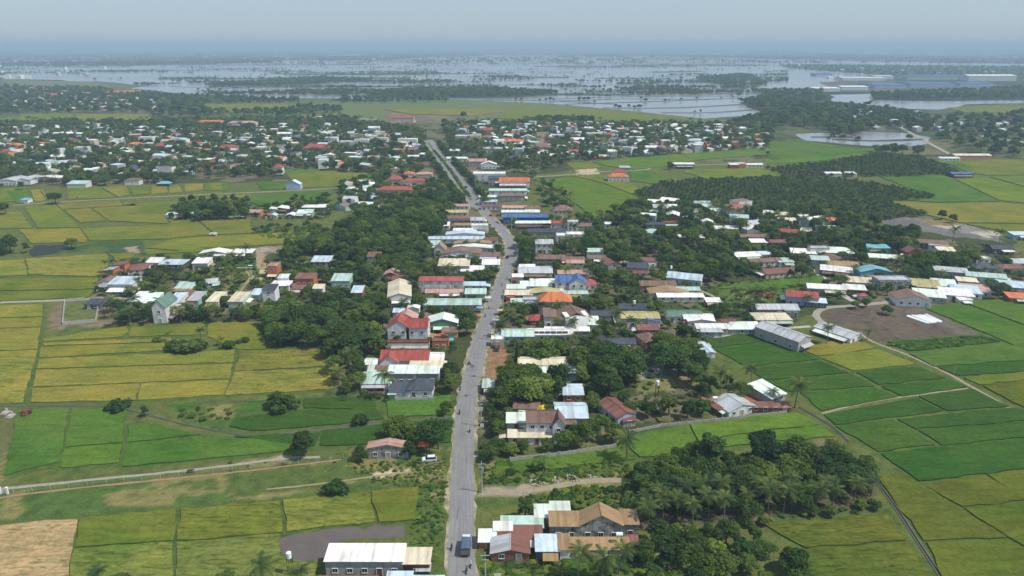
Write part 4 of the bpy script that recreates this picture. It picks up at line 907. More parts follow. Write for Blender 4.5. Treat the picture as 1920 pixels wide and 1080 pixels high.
def build_vol(root, base, vx, vy, W, D, H, roof, rise, rc, wc, yaw, detail, solar=False, vent=False):
    rot = {'g': 0, 'h': 0, 'f': 0, 's': 0, 'G': math.pi / 2, 'b': math.pi, 'l': -math.pi / 2, 'r': math.pi / 2}[roof]
    typ = {'G': 'g', 'b': 's', 'l': 's', 'r': 's'}.get(roof, roof)
    w2, d2 = (D, W) if roof in 'Glr' else (W, D)
    loc = (vx - base[0], vy - base[1], 0)
    wm = MAT['stained_wall'] if wc in 'sS' else MAT['painted_wall']
    jit = random.uniform(0.92, 1.05)
    wall = obj('wall', wall_mesh(w2, d2, H, typ, rise, wm), root, loc, yaw + rot, [c * jit for c in WALLC[wc]])
    rm = MAT['tile_roof'] if rc[0] in 'RONE' and typ in 'gh' else MAT['metal_roof']
    for i, me in enumerate(roof_meshes(w2, d2, H, typ, rise, rm, len(rc) > 1)):
        j2 = random.uniform(0.9, 1.06); c = ROOFC[rc[min(len(rc) - 1, (1 - i) if roof == 'G' else i)]]
        ro = obj('roof', me, root, loc, yaw + rot, [a * j2 for a in c])
    if detail >= 2 and typ == 'g':      # ridge cap
        mb = MB(); mb.box(0, 0, H + rise + 0.13, w2 + 0.5, 0.34, 0.09); obj('ridge_cap', mb.mesh('ridge_cap', [MAT['painted_wall']]), root, loc, yaw + rot, [x * 0.8 for x in ROOFC[rc[0]]])
    cy, sy = math.cos(yaw), math.sin(yaw)
    def put(me, nm, lx, ly, z, a): obj(nm, me, root, (loc[0] + lx * cy - ly * sy, loc[1] + lx * sy + ly * cy, z), yaw + a)
    if solar:
        mb = MB()
        for i in range(6):
            for j in range(2): mb.box(-W * 0.32 + i * W * 0.13, -D * 0.36 + j * D * .16, 0, W * 0.118, D * .145, 0.06)
        so = obj('solar_panel', mb.mesh('solar_panel', [MAT['solar_glass']]), root, (loc[0], loc[1], H + rise * 0.48 + 0.22), yaw); so.rotation_euler[0] = math.atan(rise / (D / 2)) * 0.0
    if vent: put(hub, 'round_vent', 0, -D / 2 - 0.02, H + rise * 0.25, 0); root.children[-1].rotation_euler = (math.pi / 2, 0, yaw)
    if detail >= 1 and wc != 'S' and W > 4 and random.random() < .5 and not (root.name.startswith(('workshop', 'hall'))):      # lean-to awning on posts against the front or the side
        aw = W * random.uniform(.45, 1.0) if random.random() < .6 else 0; ac = [q * random.uniform(.8, 1.05) for q in ROOFC[random.choice('WWLSSPCDNTM')]]
        mb = MB(); dp = random.uniform(1.6, 3.2); wd = aw or D * random.uniform(.5, .9); hz = random.uniform(2.2, min(2.8, H - .3))
        mb.add([(-wd / 2, -dp, hz - .5), (wd / 2, -dp, hz - .5), (wd / 2, 0, hz), (-wd / 2, 0, hz), (-wd / 2, -dp, hz - .56), (wd / 2, -dp, hz - .56), (wd / 2, 0, hz - .06), (-wd / 2, 0, hz - .06)], [(0, 1, 2, 3), (7, 6, 5, 4), (0, 4, 5, 1), (1, 5, 6, 2), (2, 6, 7, 3), (3, 7, 4, 0)])
        [mb.box(x, -dp + .15, 0, .1, .1, hz - .54) for x in np.linspace(-wd / 2 + .15, wd / 2 - .15, 3)]
        sd = -1 if vx > 0 else 1
        lx, ly, an = (random.uniform(-.5, .5) * (W - wd), -D / 2 - .1, 0.0) if aw else (sd * (W / 2 + .1), 0.0, sd * math.pi / 2)
        obj('awning', mb.mesh('awning', [MAT['metal_roof']]), root, (loc[0] + lx * math.cos(yaw) - ly * math.sin(yaw), loc[1] + lx * math.sin(yaw) + ly * math.cos(yaw), 0), yaw + an, ac)
    if detail >= 1:
        side = -1 if vx > 0 else 1; st = 2 if H > 5.2 else 1
        n = max(1, min(5, int(W / 3.2)))
        if W > 3.4 and wc != 'S':
            dp = random.randrange(n) if st == 1 or True else -1
            for s in range(st):
                for i in range(n):
                    lx = (i + 0.5) / n * (W - 0.8) - (W - 0.8) / 2; z0 = s * (H / st)
                    if s == 0 and i == dp: put(DOOR if random.random() < .5 else SHUT, 'door', lx, -D / 2 - 0.05, 0.02, 0)
                    else: put(WIN, 'window', lx, -D / 2 - 0.05, z0 + 1.0, 0)
        if detail >= 2 and D > 5 and typ in 'ghf':
            m = max(1, min(3, int(D / 4)))
            for s in range(st):
                for i in range(m): put(WIN, 'window', side * (W / 2 + 0.05), (i + 0.5) / m * D - D / 2, s * (H / st) + 1.0, side * math.pi / 2)
def parse_house(line):
    label = lm = cat = None; solar = '*' in line; line = line.replace('*', '')
    if '!' in line:
        line, l2 = line.split('!'); pr = [a.strip() for a in l2.split('|')]; label = pr[0]; lm = pr[1] if len(pr) > 1 and pr[1] else None; cat = pr[2] if len(pr) > 2 else None
    vols = []
    for part in line.split('/'):
        t = part.split(); vols.append([float(a) for a in t[:5]] + [t[5], float(t[6]), t[7], t[8]] + [float(t[9]) if len(t) > 9 else 0.0])
    return vols, label, lm, cat, solar
def place(vols):
    res = []
    for x0, x1, yb, D, H, roof, rise, rc, wc, yaw in vols:
        H = H * (0.84 if H <= 4.3 else 0.95); D = D * (0.82 if D <= 16 else 1.0)
        a = G(x0, yb); b = G(x1, yb); W = b[0] - a[0]; res.append(((a[0] + b[0]) / 2, a[1] + D / 2, W, D, H, roof, rise, rc, wc, R(yaw)))
    return res
def foot(cx, cy, W, D, yaw, pad=0.4):
    c, s = math.cos(yaw), math.sin(yaw); a, b = W / 2 + pad, D / 2 + pad
    return [(cx + x * c - y * s, cy + x * s + y * c) for x, y in ((-a, -b), (a, -b), (a, b), (-a, b))]
HBOX = []
def make_house(vols, label, lm, cat, solar, group=None, spec=True):
    pv = place(vols); v0 = pv[0]; base = (v0[0], v0[1])
    dist = math.hypot(*base); detail = 2 if dist < 330 else (1 if dist < 620 else 0)
    big = v0[2] * v0[4] > 60
    if dist >= 620 and big and dist < 1500: detail = 1
    nm = (cat or 'house').replace(' ', '_'); root = empty(nm, (base[0], base[1], 0))
    for i, (cx, cy, W, D, H, roof, rise, rc, wc, yaw) in enumerate(pv):
        build_vol(root, base, cx, cy, W, D, H - 0.03 * i, roof, rise, rc, wc, yaw, detail, solar and i == 1, label is not None and 'round vent' in label and i == 0)
        rast(foot(cx, cy, W, D, yaw), 1)
        f = vols[i]; s = SCALE(f[2]); HBOX.append((f[0], f[1], f[2], f[2] - (H + rise) * s * 0.92))
    root['category'] = cat or 'house'; root['group'] = group or 'houses of the town along the road'
    r = dict(root=root, c=base, px=PX(*base), lm=lm, label=label, roof=ROOFN[vols[0][5]], rc=vols[0][7][0], W=v0[2], H=v0[4])
    HREC.append(r)
for line in HOUSES.strip().split('\n'):
    if line.strip(): make_house(*parse_house(line))
# ---- the rest of the town: small houses filling the quarters that the photo shows as packed roofs
QUARTERS = [("0 168 60 166 160 172 230 182 320 200 300 206 0 208", 26, 60), ("0 242 100 240 230 236 350 246 500 244 640 236 700 250 790 262 790 300 740 325 660 330 560 312 430 322 330 330 120 335 0 312", 15, 190),
            ("850 240 960 236 1060 232 1200 236 1330 240 1440 248 1440 276 1380 284 1280 290 1140 300 1060 296 960 300 950 285 850 262", 14, 170), ("1240 380 1330 384 1440 400 1560 418 1560 440 1440 440 1300 430 1180 420 1150 410", 13, 12), ("640 345 700 345 700 395 640 395", 13, 6), ("1580 210 1720 215 1760 235 1920 228 1920 245 1760 250 1600 240", 30, 26), ("1480 450 1400 470 1500 440", 12, 2)]
extra = []; mass = []
PALC = 'WWWWWWWLLLPPPSSSSMMCCTNDKE'; PALW = 'wwwwccggbEmu'
for s, sp, cnt in QUARTERS:
    pg = poly(P(s)); xs = [p[0] for p in pg]; ys = [p[1] for p in pg]; got = []
    for tr in range(cnt * 40):
        if len(got) >= cnt * 1.75: break
        x, y = random.uniform(min(xs), max(xs)), random.uniform(min(ys), max(ys))
        if not inside(np.array([x]), np.array([y]), pg)[0] or occ(x, y, 6, 7): continue
        if any((x - a) ** 2 + (y - b) ** 2 < sp * sp for a, b in got): continue
        got.append((x, y)); extra.append((x, y))
extra.sort(key=lambda p: math.hypot(*p)); NIND = max(0, 318 - len(HREC))
for i, (x, y) in enumerate(extra):
    px, py = PX(x, y); s = SCALE(py); W = random.uniform(7, 15); D = random.uniform(7, 12); st = random.random(); H = 3.3 if st < .7 else (6.4 if st < .93 else 9.0)
    roof = random.choice('gggGGsshhf' if H < 9 else 'ff'); rise = {'g': 1.4, 'G': 1.5, 's': .9, 'h': 2.0, 'f': 0}[roof] * random.uniform(.8, 1.25)
    rc = random.choice(PALC if roof != 'h' else 'RRONKSNPS'); wc = random.choice(PALW); yaw = random.gauss(0, 14) + (20 if x > 150 else -12)
    x0 = px - W * s / 2; x1 = px + W * s / 2; yb = PX(x, y - D / 2)[1]
    if i < NIND: make_house([[x0, x1, yb, D, H, roof, rise, rc, wc, yaw]], None, None, None, False)
    else: mass.append((x, y, W, D, H, roof, rise, rc, wc, R(yaw))); rast(foot(x, y, W, D, R(yaw)), 1)
# far small houses as one object: each still walls and a pitched roof
def house_mass(items, name, label):
    V = []; F = []; C = []
    for x, y, W, D, H, roof, rise, rc, wc, yaw in items:
        c, s = math.cos(yaw), math.sin(yaw); a, b = W / 2, D / 2; n = len(V)
        if roof in 'Glr': lv = [(-a, -b, 0), (a, -b, 0), (a, b, 0), (-a, b, 0), (-a, -b, H), (a, -b, H), (a, b, H), (-a, b, H), (0, -b, H + rise), (0, b, H + rise)]; fs = [(0, 1, 5, 8, 4), (1, 2, 6, 5), (2, 3, 7, 9, 6), (3, 0, 4, 7)]; rf = [(4, 8, 9, 7), (8, 5, 6, 9)]
        else: lv = [(-a, -b, 0), (a, -b, 0), (a, b, 0), (-a, b, 0), (-a, -b, H), (a, -b, H), (a, b, H), (-a, b, H), (-a, 0, H + rise), (a, 0, H + rise)]; fs = [(0, 1, 5, 4), (1, 2, 6, 9, 5), (2, 3, 7, 6), (3, 0, 4, 8, 7)]; rf = [(4, 5, 9, 8), (6, 7, 8, 9)]
        V += [(x + p * c - q * s, y + p * s + q * c, z) for p, q, z in lv]
        F += [tuple(n + i for i in f) for f in fs + rf]; C += [WALLC[wc]] * len(fs) + [ROOFC[rc]] * len(rf)
    me = mesh(name, V, F, [MAT['far_house']]); at = me.color_attributes.new('Col', 'FLOAT_COLOR', 'CORNER'); cl = []
    for p, c in zip(me.polygons, C): cl += [*c, 1.0] * p.loop_total
    at.data.foreach_set('color', cl); return tag(obj(name, me), label, kind='stuff')
far = []
for i in range(190):     # hamlets strewn over the far plain
    px, py = random.uniform(-40, 1960), random.choice([random.uniform(93, 118), random.uniform(118, 150)])
    if py > 119 and 200 < px < 1430: continue
    x, y = G(px, py); q = random.uniform(1.2, 2.4) if py < 118 else 1.3
    far.append((x, y, 12 * q, 12 * q, random.uniform(4, 8) * min(q, 1.6), random.choice('gG'), 2, random.choice('WWPSLE'), random.choice('wwcg'), random.uniform(-.5, .5)))
house_mass(mass + far, 'distant_houses', 'small houses of the far town quarters and hamlets beyond the flood')
# factories with blue and white roofs by the flood on the right
for x0, x1, yb, D, H, rc, wc, lab in [(1640, 1700, 166, 110, 10, 'B', 'u', 'nearest blue roofed factory hall by the flood'), (1706, 1790, 163, 90, 10, 'B', 'u', 'wide blue roofed factory hall in the middle of the estate'), (1800, 1862, 162, 80, 10, 'B', 'u', 'blue roofed factory hall at the right end of the estate'), (1815, 1905, 152, 60, 18, 'W', 'w', 'long white many storeyed factory block'), (1700, 1800, 150, 80, 14, 'B', 'm', 'far blue roofed factory behind the estate'),
        (1580, 1660, 151, 70, 9, 'W', 'w', 'white roofed factory hall by the flooded strip'), (1525, 1575, 172, 60, 9, 'W', 'w', 'long pale factory hall in front of the estate'), (1578, 1628, 169, 60, 9, 'L', 'w', 'pale mint factory hall beside the square flooded paddy'), (1530, 1560, 143, 60, 10, 'B', 'u', 'small blue factory hall far behind'), (1640, 1675, 149, 60, 12, 'P', 'w', 'pale blue factory hall in the estate'), (1610, 1645, 215, 16, 5, 'M', 'w', 'long mint roofed shed among the far right trees')]:
    make_house([[x0, x1, yb, D, H, 'g', H * .25, rc, wc, 0]], lab, None, 'factory', False, 'factory halls by the flood')
# ---- labels for houses that have none of their own: told apart by the nearest landmark
LMS = [r for r in HREC if r['lm']]
ORD = ['nearest', 'second', 'third', 'fourth', 'fifth', 'sixth', 'seventh', 'eighth', 'ninth', 'tenth', 'eleventh', 'twelfth'] + ['%dth' % i for i in range(13, 99)]
cnt = {}; todo = []
for r in HREC:
    if r['label']: continue
    q = min(LMS, key=lambda m: math.hypot((m['c'][0] - r['c'][0]), (m['c'][1] - r['c'][1]) * 0.6)); dx = r['px'][0] - q['px'][0]; dy = r['px'][1] - q['px'][1]
    rel = ('right of' if dx > 0 else 'left of') if abs(dx) > 1.6 * abs(dy) else ('in front of' if dy > 0 else 'behind')
    st = 'three storey ' if r['H'] > 8 else ('two storey ' if r['H'] > 5.2 else '')
    todo.append((math.hypot(q['c'][0] - r['c'][0], q['c'][1] - r['c'][1]), r, f"{st}{COLN[r['rc']]} {r['roof']} roofed house", f"{rel} the {q['lm']}"))
for d, r, a, b in sorted(todo, key=lambda t: t[0]):
    k = cnt.get((a, b), 0); cnt[(a, b)] = k + 1; r['label'] = f"{ORD[k]} {a} {b}"
    if len(r['label'].split()) > 16: r['label'] = r['label'].replace(' storey', '').replace('roofed ', '', 1)
for r in HREC: r['root']['label'] = r['label']
cnt = {}; todo = []
for o, c, nm in FOBJ:
    q = min(LMS, key=lambda m: math.hypot(m['c'][0] - c[0], (m['c'][1] - c[1]) * 0.6)); a = PX(*c); dx = a[0] - q['px'][0]; dy = a[1] - q['px'][1]
    rel = ('right of' if dx > 0 else 'left of') if abs(dx) > 1.6 * abs(dy) else ('in front of' if dy > 0 else 'behind'); todo.append((math.hypot(q['c'][0] - c[0], q['c'][1] - c[1]), o, nm, f"{rel} the {q['lm']}"))
for d, o, a, b in sorted(todo, key=lambda t: t[0]):
    k = cnt.get((a, b), 0); cnt[(a, b)] = k + 1; o['label'] = f"{ORD[k]} {a} rice plot {b}"
# ================================================================ vegetation
def quads_mesh(name, C, Nn, S, mat, aspect=1.0, extra=None):
    n = len(C); r = RNG.normal(size=(n, 3)); t = np.cross(Nn, r); t /= np.linalg.norm(t, axis=1)[:, None] + 1e-9; b = np.cross(Nn, t); b /= np.linalg.norm(b, axis=1)[:, None] + 1e-9
    S = S[:, None]; V = np.stack([C - t * S * aspect, C - b * S, C + t * S * aspect, C + b * S], 1).reshape(-1, 3)
    F = np.arange(4 * n).reshape(n, 4)
    m = bpy.data.meshes.new(name); m.vertices.add(4 * n); m.vertices.foreach_set('co', V.astype(np.float32).ravel()); m.loops.add(4 * n); m.loops.foreach_set('vertex_index', F.ravel().astype(np.int32))
    m.polygons.add(n); m.polygons.foreach_set('loop_start', np.arange(0, 4 * n, 4, dtype=np.int32)); m.update(calc_edges=True); m.materials.append(mat); return m
def crown_mesh(name, rx, rz, zc, ncl, nl, leaf, mat, flat=0.0, seed=0):
    rg = np.random.default_rng(seed); C = []; Nn = []; S = []
    for k in range(ncl):
        d = rg.normal(size=3); d /= np.linalg.norm(d); d[2] = abs(d[2]) * 1.2 - 0.5; rr = rg.uniform(0.35, 0.85)
        c = np.array((d[0] * rx * rr, d[1] * rx * rr, zc + d[2] * rz * rr)); cr = rx * rg.uniform(0.26, 0.46)
        m = int(nl * rg.uniform(0.6, 1.3)); q = rg.normal(size=(m, 3)); q /= np.linalg.norm(q, axis=1)[:, None]; q[:, 2] = np.where(q[:, 2] < -0.35, -q[:, 2], q[:, 2])
        p = c + q * cr * rg.uniform(0.62, 1.12, (m, 1)) * np.array((1, 1, 0.8)); nn = q + rg.normal(size=(m, 3)) * 0.55 + np.array((0, 0, 0.35)); nn /= np.linalg.norm(nn, axis=1)[:, None]
        C.append(p); Nn.append(nn); S.append(leaf * rg.uniform(0.6, 1.35, m))
    return quads_mesh(name, np.concatenate(C), np.concatenate(Nn), np.concatenate(S), mat)
def trunk_mesh(h, r, spread, seed, mat):
    rg = random.Random(seed); mb = MB(); top = (rg.uniform(-.3, .3), rg.uniform(-.3, .3), h * 0.55)
    mb.tube([(0, 0, -0.2), (0.05, 0, h * .2), top], [r * 1.3, r, r * .7], 7)
    for k in range(5):
        a = k * 1.26 + rg.random(); e = (top[0] + math.cos(a) * spread * rg.uniform(.5, .9), top[1] + math.sin(a) * spread * rg.uniform(.5, .9), h * rg.uniform(.68, .9))
        mb.tube([(top[0], top[1], top[2] - .3), ((top[0] + e[0]) / 2 * 1.05, (top[1] + e[1]) / 2 * 1.05, (top[2] + e[2]) / 2 + .2), e], [r * .6, r * .4, r * .15], 5)
    return mb.mesh('trunk', [mat])
BROAD = []     # (trunk, crown, crown radius, height)
for i, (rx, rz, zc, h) in enumerate([(4.2, 3.4, 4.3, 8), (3.8, 3.8, 4.4, 8.2), (4.6, 3.1, 4.1, 7.4), (4.0, 3.4, 4.0, 7.6), (3.3, 4.0, 4.6, 8.8), (4.4, 3.5, 4.4, 8.2), (3.7, 3.2, 3.9, 7.2)]):
    BROAD.append((trunk_mesh(h, 0.22, rx, i, MAT['bark']), crown_mesh('crown', rx, rz, zc, 19 + (i * 3) % 7, 170, 0.29, MAT['broad_leaf'], seed=i + 3), rx, h))
for i, (rx, rz, zc, h, nc, nl, lf) in enumerate([(3.0, 4.6, 5.2, 9.5, 13, 120, 0.30), (4.8, 2.6, 5.0, 7.8, 12, 130, 0.26), (2.3, 4.2, 4.6, 8.6, 16, 120, 0.22)]):
    BROAD.append((trunk_mesh(h, 0.2, rx, 20 + i, MAT['bark']), crown_mesh('crown', rx, rz, zc, nc, nl, lf, MAT['broad_leaf'], seed=120 + i), rx, h))
def frond_mesh(name, Ln, nst, rise, droop, lw, lmat, width=0.07):
    mb = MB(); pts = []
    for k in range(nst + 1):
        t = k / nst; pts.append(np.array((Ln * t * (1 - 0.12 * t * t), 0, rise * Ln * t - droop * Ln * t * t)))
    mb.tube(pts, [0.06 * (1 - .8 * k / nst) + .012 for k in range(nst + 1)], 4)
    for k in range(1, nst + 1):
        t = k / nst; w = lw * math.sin(math.pi * min(0.97, 0.14 + 0.86 * t)) ** 0.7 + 0.12; p = pts[k]
        for s in (-1, 1):
            e = p + np.array((0.45 * w, s * w * 0.85, -0.42 * w)); d = np.array((Ln / nst * 0.5, 0, 0)) * 1.25
            mb.add([p - d * .6, p + d * .6, e + d * .2, e - d * .2], [(0, 1, 2, 3)])
    return mb.mesh(name, [lmat])
def join_fronds(name, fr, n, seed, zt, tilt0=-0.5, tilt1=0.75, mats=None, base=(0, 0)):
    rg = random.Random(seed); v0 = np.array([v.co[:] for v in fr.vertices]); f0 = [tuple(p.vertices) for p in fr.polygons]; V = []; F = []
    for k in range(n):
        a = k * 2.399 + rg.uniform(-.2, .2); ti = tilt0 + (tilt1 - tilt0) * (k / n) + rg.uniform(-.1, .1); sc = rg.uniform(.82, 1.1)
        M = np.array(Matrix.Rotation(a, 3, 'Z') @ Matrix.Rotation(-ti, 3, 'Y')) * sc; q = v0 @ M.T + np.array((base[0], base[1], zt)); o = len(V); V += q.tolist(); F += [tuple(i + o for i in f) for f in f0]
    return mesh(name, V, F, mats)
FROND = frond_mesh('frond', 3.9, 13, 0.42, 0.62, 0.95, MAT['palm_leaf']); FROND_S = frond_mesh('frond', 3.9, 7, 0.42, 0.62, 1.05, MAT['palm_leaf'])
PALMS = []
for i, (h, bx) in enumerate([(7.5, 0.6), (9.0, -0.8), (6.0, 0.3), (8.2, 1.0)]):
    mb = MB(); mb.tube([(bx * (t ** 1.6), bx * .3 * t * t, h * t - .2 * (t == 0)) for t in [0, .15, .35, .6, .85, 1]], [.26, .19, .16, .14, .13, .12], 7)
    PALMS.append((mb.mesh('trunk', [MAT['palm_bark']]), join_fronds('crown', FROND, 20, i, h, mats=[MAT['palm_leaf']], base=(bx, bx * .3)), join_fronds('crown', FROND_S, 16, i + 9, h, mats=[MAT['palm_leaf']], base=(bx, bx * .3)), h, bx))
ORCH = []
fo = frond_mesh('frond', 2.7, 5, 0.75, 0.62, 0.8, MAT['orchard_leaf'])
for i in range(3):
    mb = MB(); mb.tube([(0, 0, -.1), (0, 0, 1.1)], [.16, .12], 6); ORCH.append((mb.mesh('trunk', [MAT['palm_bark']]), join_fronds('crown', fo, 17, i + 30, 1.0, -0.1, 1.05, [MAT['orchard_leaf']])))
BUSH = [crown_mesh('shrub', 1.0, 0.75, 0.5, 9, 70, 0.13, MAT['hedge_leaf'], seed=50 + i) for i in range(4)]
DBUSH = [crown_mesh('shrub', 1.0, 0.75, 0.5, 9, 70, 0.13, MAT['broad_leaf'], seed=60 + i) for i in range(3)]
ROUND = [crown_mesh('crown', 1.55, 1.5, 1.55, 16, 110, 0.15, MAT['hedge_leaf'], seed=70 + i) for i in range(3)]
rtrunk = MB(); rtrunk.tube([(0, 0, -.1), (0, 0, 1.2)], [.1, .08], 6); rtrunk = rtrunk.mesh('trunk', [MAT['bark']])
def banana():
    mb = MB(); mb.tube([(0, 0, -.1), (0, 0, 2.0)], [.16, .1], 6)
    for k in range(8):
        a = k * 2.4; tl = 0.5 + .5 * (k % 3) / 2; ps = []
        for t in np.linspace(0, 1, 5): ps.append(np.array((math.cos(a) * 2.0 * t * tl, math.sin(a) * 2.0 * t * tl, 2.0 + 1.5 * t - 1.5 * t * t * (1 + .4 * tl))))
        sd = np.array((-math.sin(a), math.cos(a), 0)); wd = [.05, .3, .36, .28, .05]; V = []
        for p, q in zip(ps, wd): V += [p - sd * q - np.array((0, 0, q * .4)), p, p + sd * q - np.array((0, 0, q * .4))]
        mb.add(V, [(3 * i + j, 3 * i + j + 1, 3 * i + j + 4, 3 * i + j + 3) for i in range(4) for j in range(2)], 1)
    return mb.mesh('banana_plant', [MAT['palm_bark'], MAT['hedge_leaf']])
BAN = banana()
def merged(name, a, b):
    mb = MB(); mats = list(a.materials) + list(b.materials); V = [v.co[:] for v in a.vertices] + [v.co[:] for v in b.vertices]; n = len(a.vertices)
    F = [tuple(p.vertices) for p in a.polygons] + [tuple(i + n for i in p.vertices) for p in b.polygons]; return mesh(name, V, F, mats, [0] * len(a.polygons) + [1] * len(b.polygons))
# ---------------------------------------------------------------- scatter
TREES = []      # kind, x, y, scale, label, group
def blocks_view(px, py, h, r, th=0.5):
    s = SCALE(py); top = py - h * s * 0.9; hw = r * s * 0.8; A = HB
    return bool(((py > A[:, 2] + 1) & (A[:, 1] > px - hw) & (A[:, 0] < px + hw) & (top < A[:, 2] - th * (A[:, 2] - A[:, 3]))).any())
HB = np.array(HBOX)
_near = {}
def spaced(x, y, d):
    c = 6.0; a, b = int(x // c), int(y // c); k = int(d // c) + 1
    for i in range(a - k, a + k + 1):
        for j in range(b - k, b + k + 1):
            for p in _near.get((i, j), ()):
                if (p[0] - x) ** 2 + (p[1] - y) ** 2 < d * d: return False
    _near.setdefault((a, b), []).append((x, y)); return True
_og = poly(P('900 645 950 636 955 712 935 722 898 800 880 790'))
def ORANGE(x, y): return bool(inside(np.array([x]), np.array([y]), _og)[0])
def zone(s, kinds, sp, h0, h1, label, group, cap=9000, dense=False, mask=7, tries=15, rows=None):
    pg = poly(P(s)); xs = [p[0] for p in pg]; ys = [p[1] for p in pg]; area = abs(sum(pg[i - 1][0] * pg[i][1] - pg[i][0] * pg[i - 1][1] for i in range(len(pg)))) / 2
    n = min(cap, int(area / (sp * sp) * 1.15)) ; got = 0; X = RNG.uniform(min(xs), max(xs), n * tries); Y = RNG.uniform(min(ys), max(ys), n * tries)
    if rows:
        ca, sa = math.cos(rows), math.sin(rows); i0 = np.round((X * ca + Y * sa) / sp) * sp; j0 = np.round((-X * sa + Y * ca) / sp) * sp; i0 += RNG.normal(0, .6, i0.shape); j0 += RNG.normal(0, .6, j0.shape); X = i0 * ca - j0 * sa; Y = i0 * sa + j0 * ca
    ok = inside(X, Y, pg)
    for x, y in zip(X[ok], Y[ok]):
        if got >= n: break
        if 'garden bush' in label and ORANGE(x, y): continue
        kd = random.choice(kinds); h = random.uniform(h0, h1) * (0.55 if kd in 'sn' else 1.0); r = {'b': .42, 'p': .45, 'o': .35, 's': .5, 'r': .5, 'n': .4, 'd': .5}[kd] * h
        if occ(x, y, min(r * (0.2 if kd in 'p' else .4), 2.4), mask): continue
        if not dense:
            px, py = PX(x, y)
            th = (0.84 if px > 1290 else 0.7) if py > 340 else 0.9
            if blocks_view(px, py, h, r, th):
                h *= 0.6; r *= .6
                if blocks_view(px, py, h, r, th): continue
        if not spaced(x, y, sp * 0.82): continue
        got += 1; TREES.append((kd, x, y, h, label, group))
    return got
def one(kd, px, py, h, label, group=None):
    x, y = G(px, py); TREES.insert(0, (kd, x, y, h, label, group)); _near.setdefault((int(x // 6), int(y // 6)), []).append((x, y))
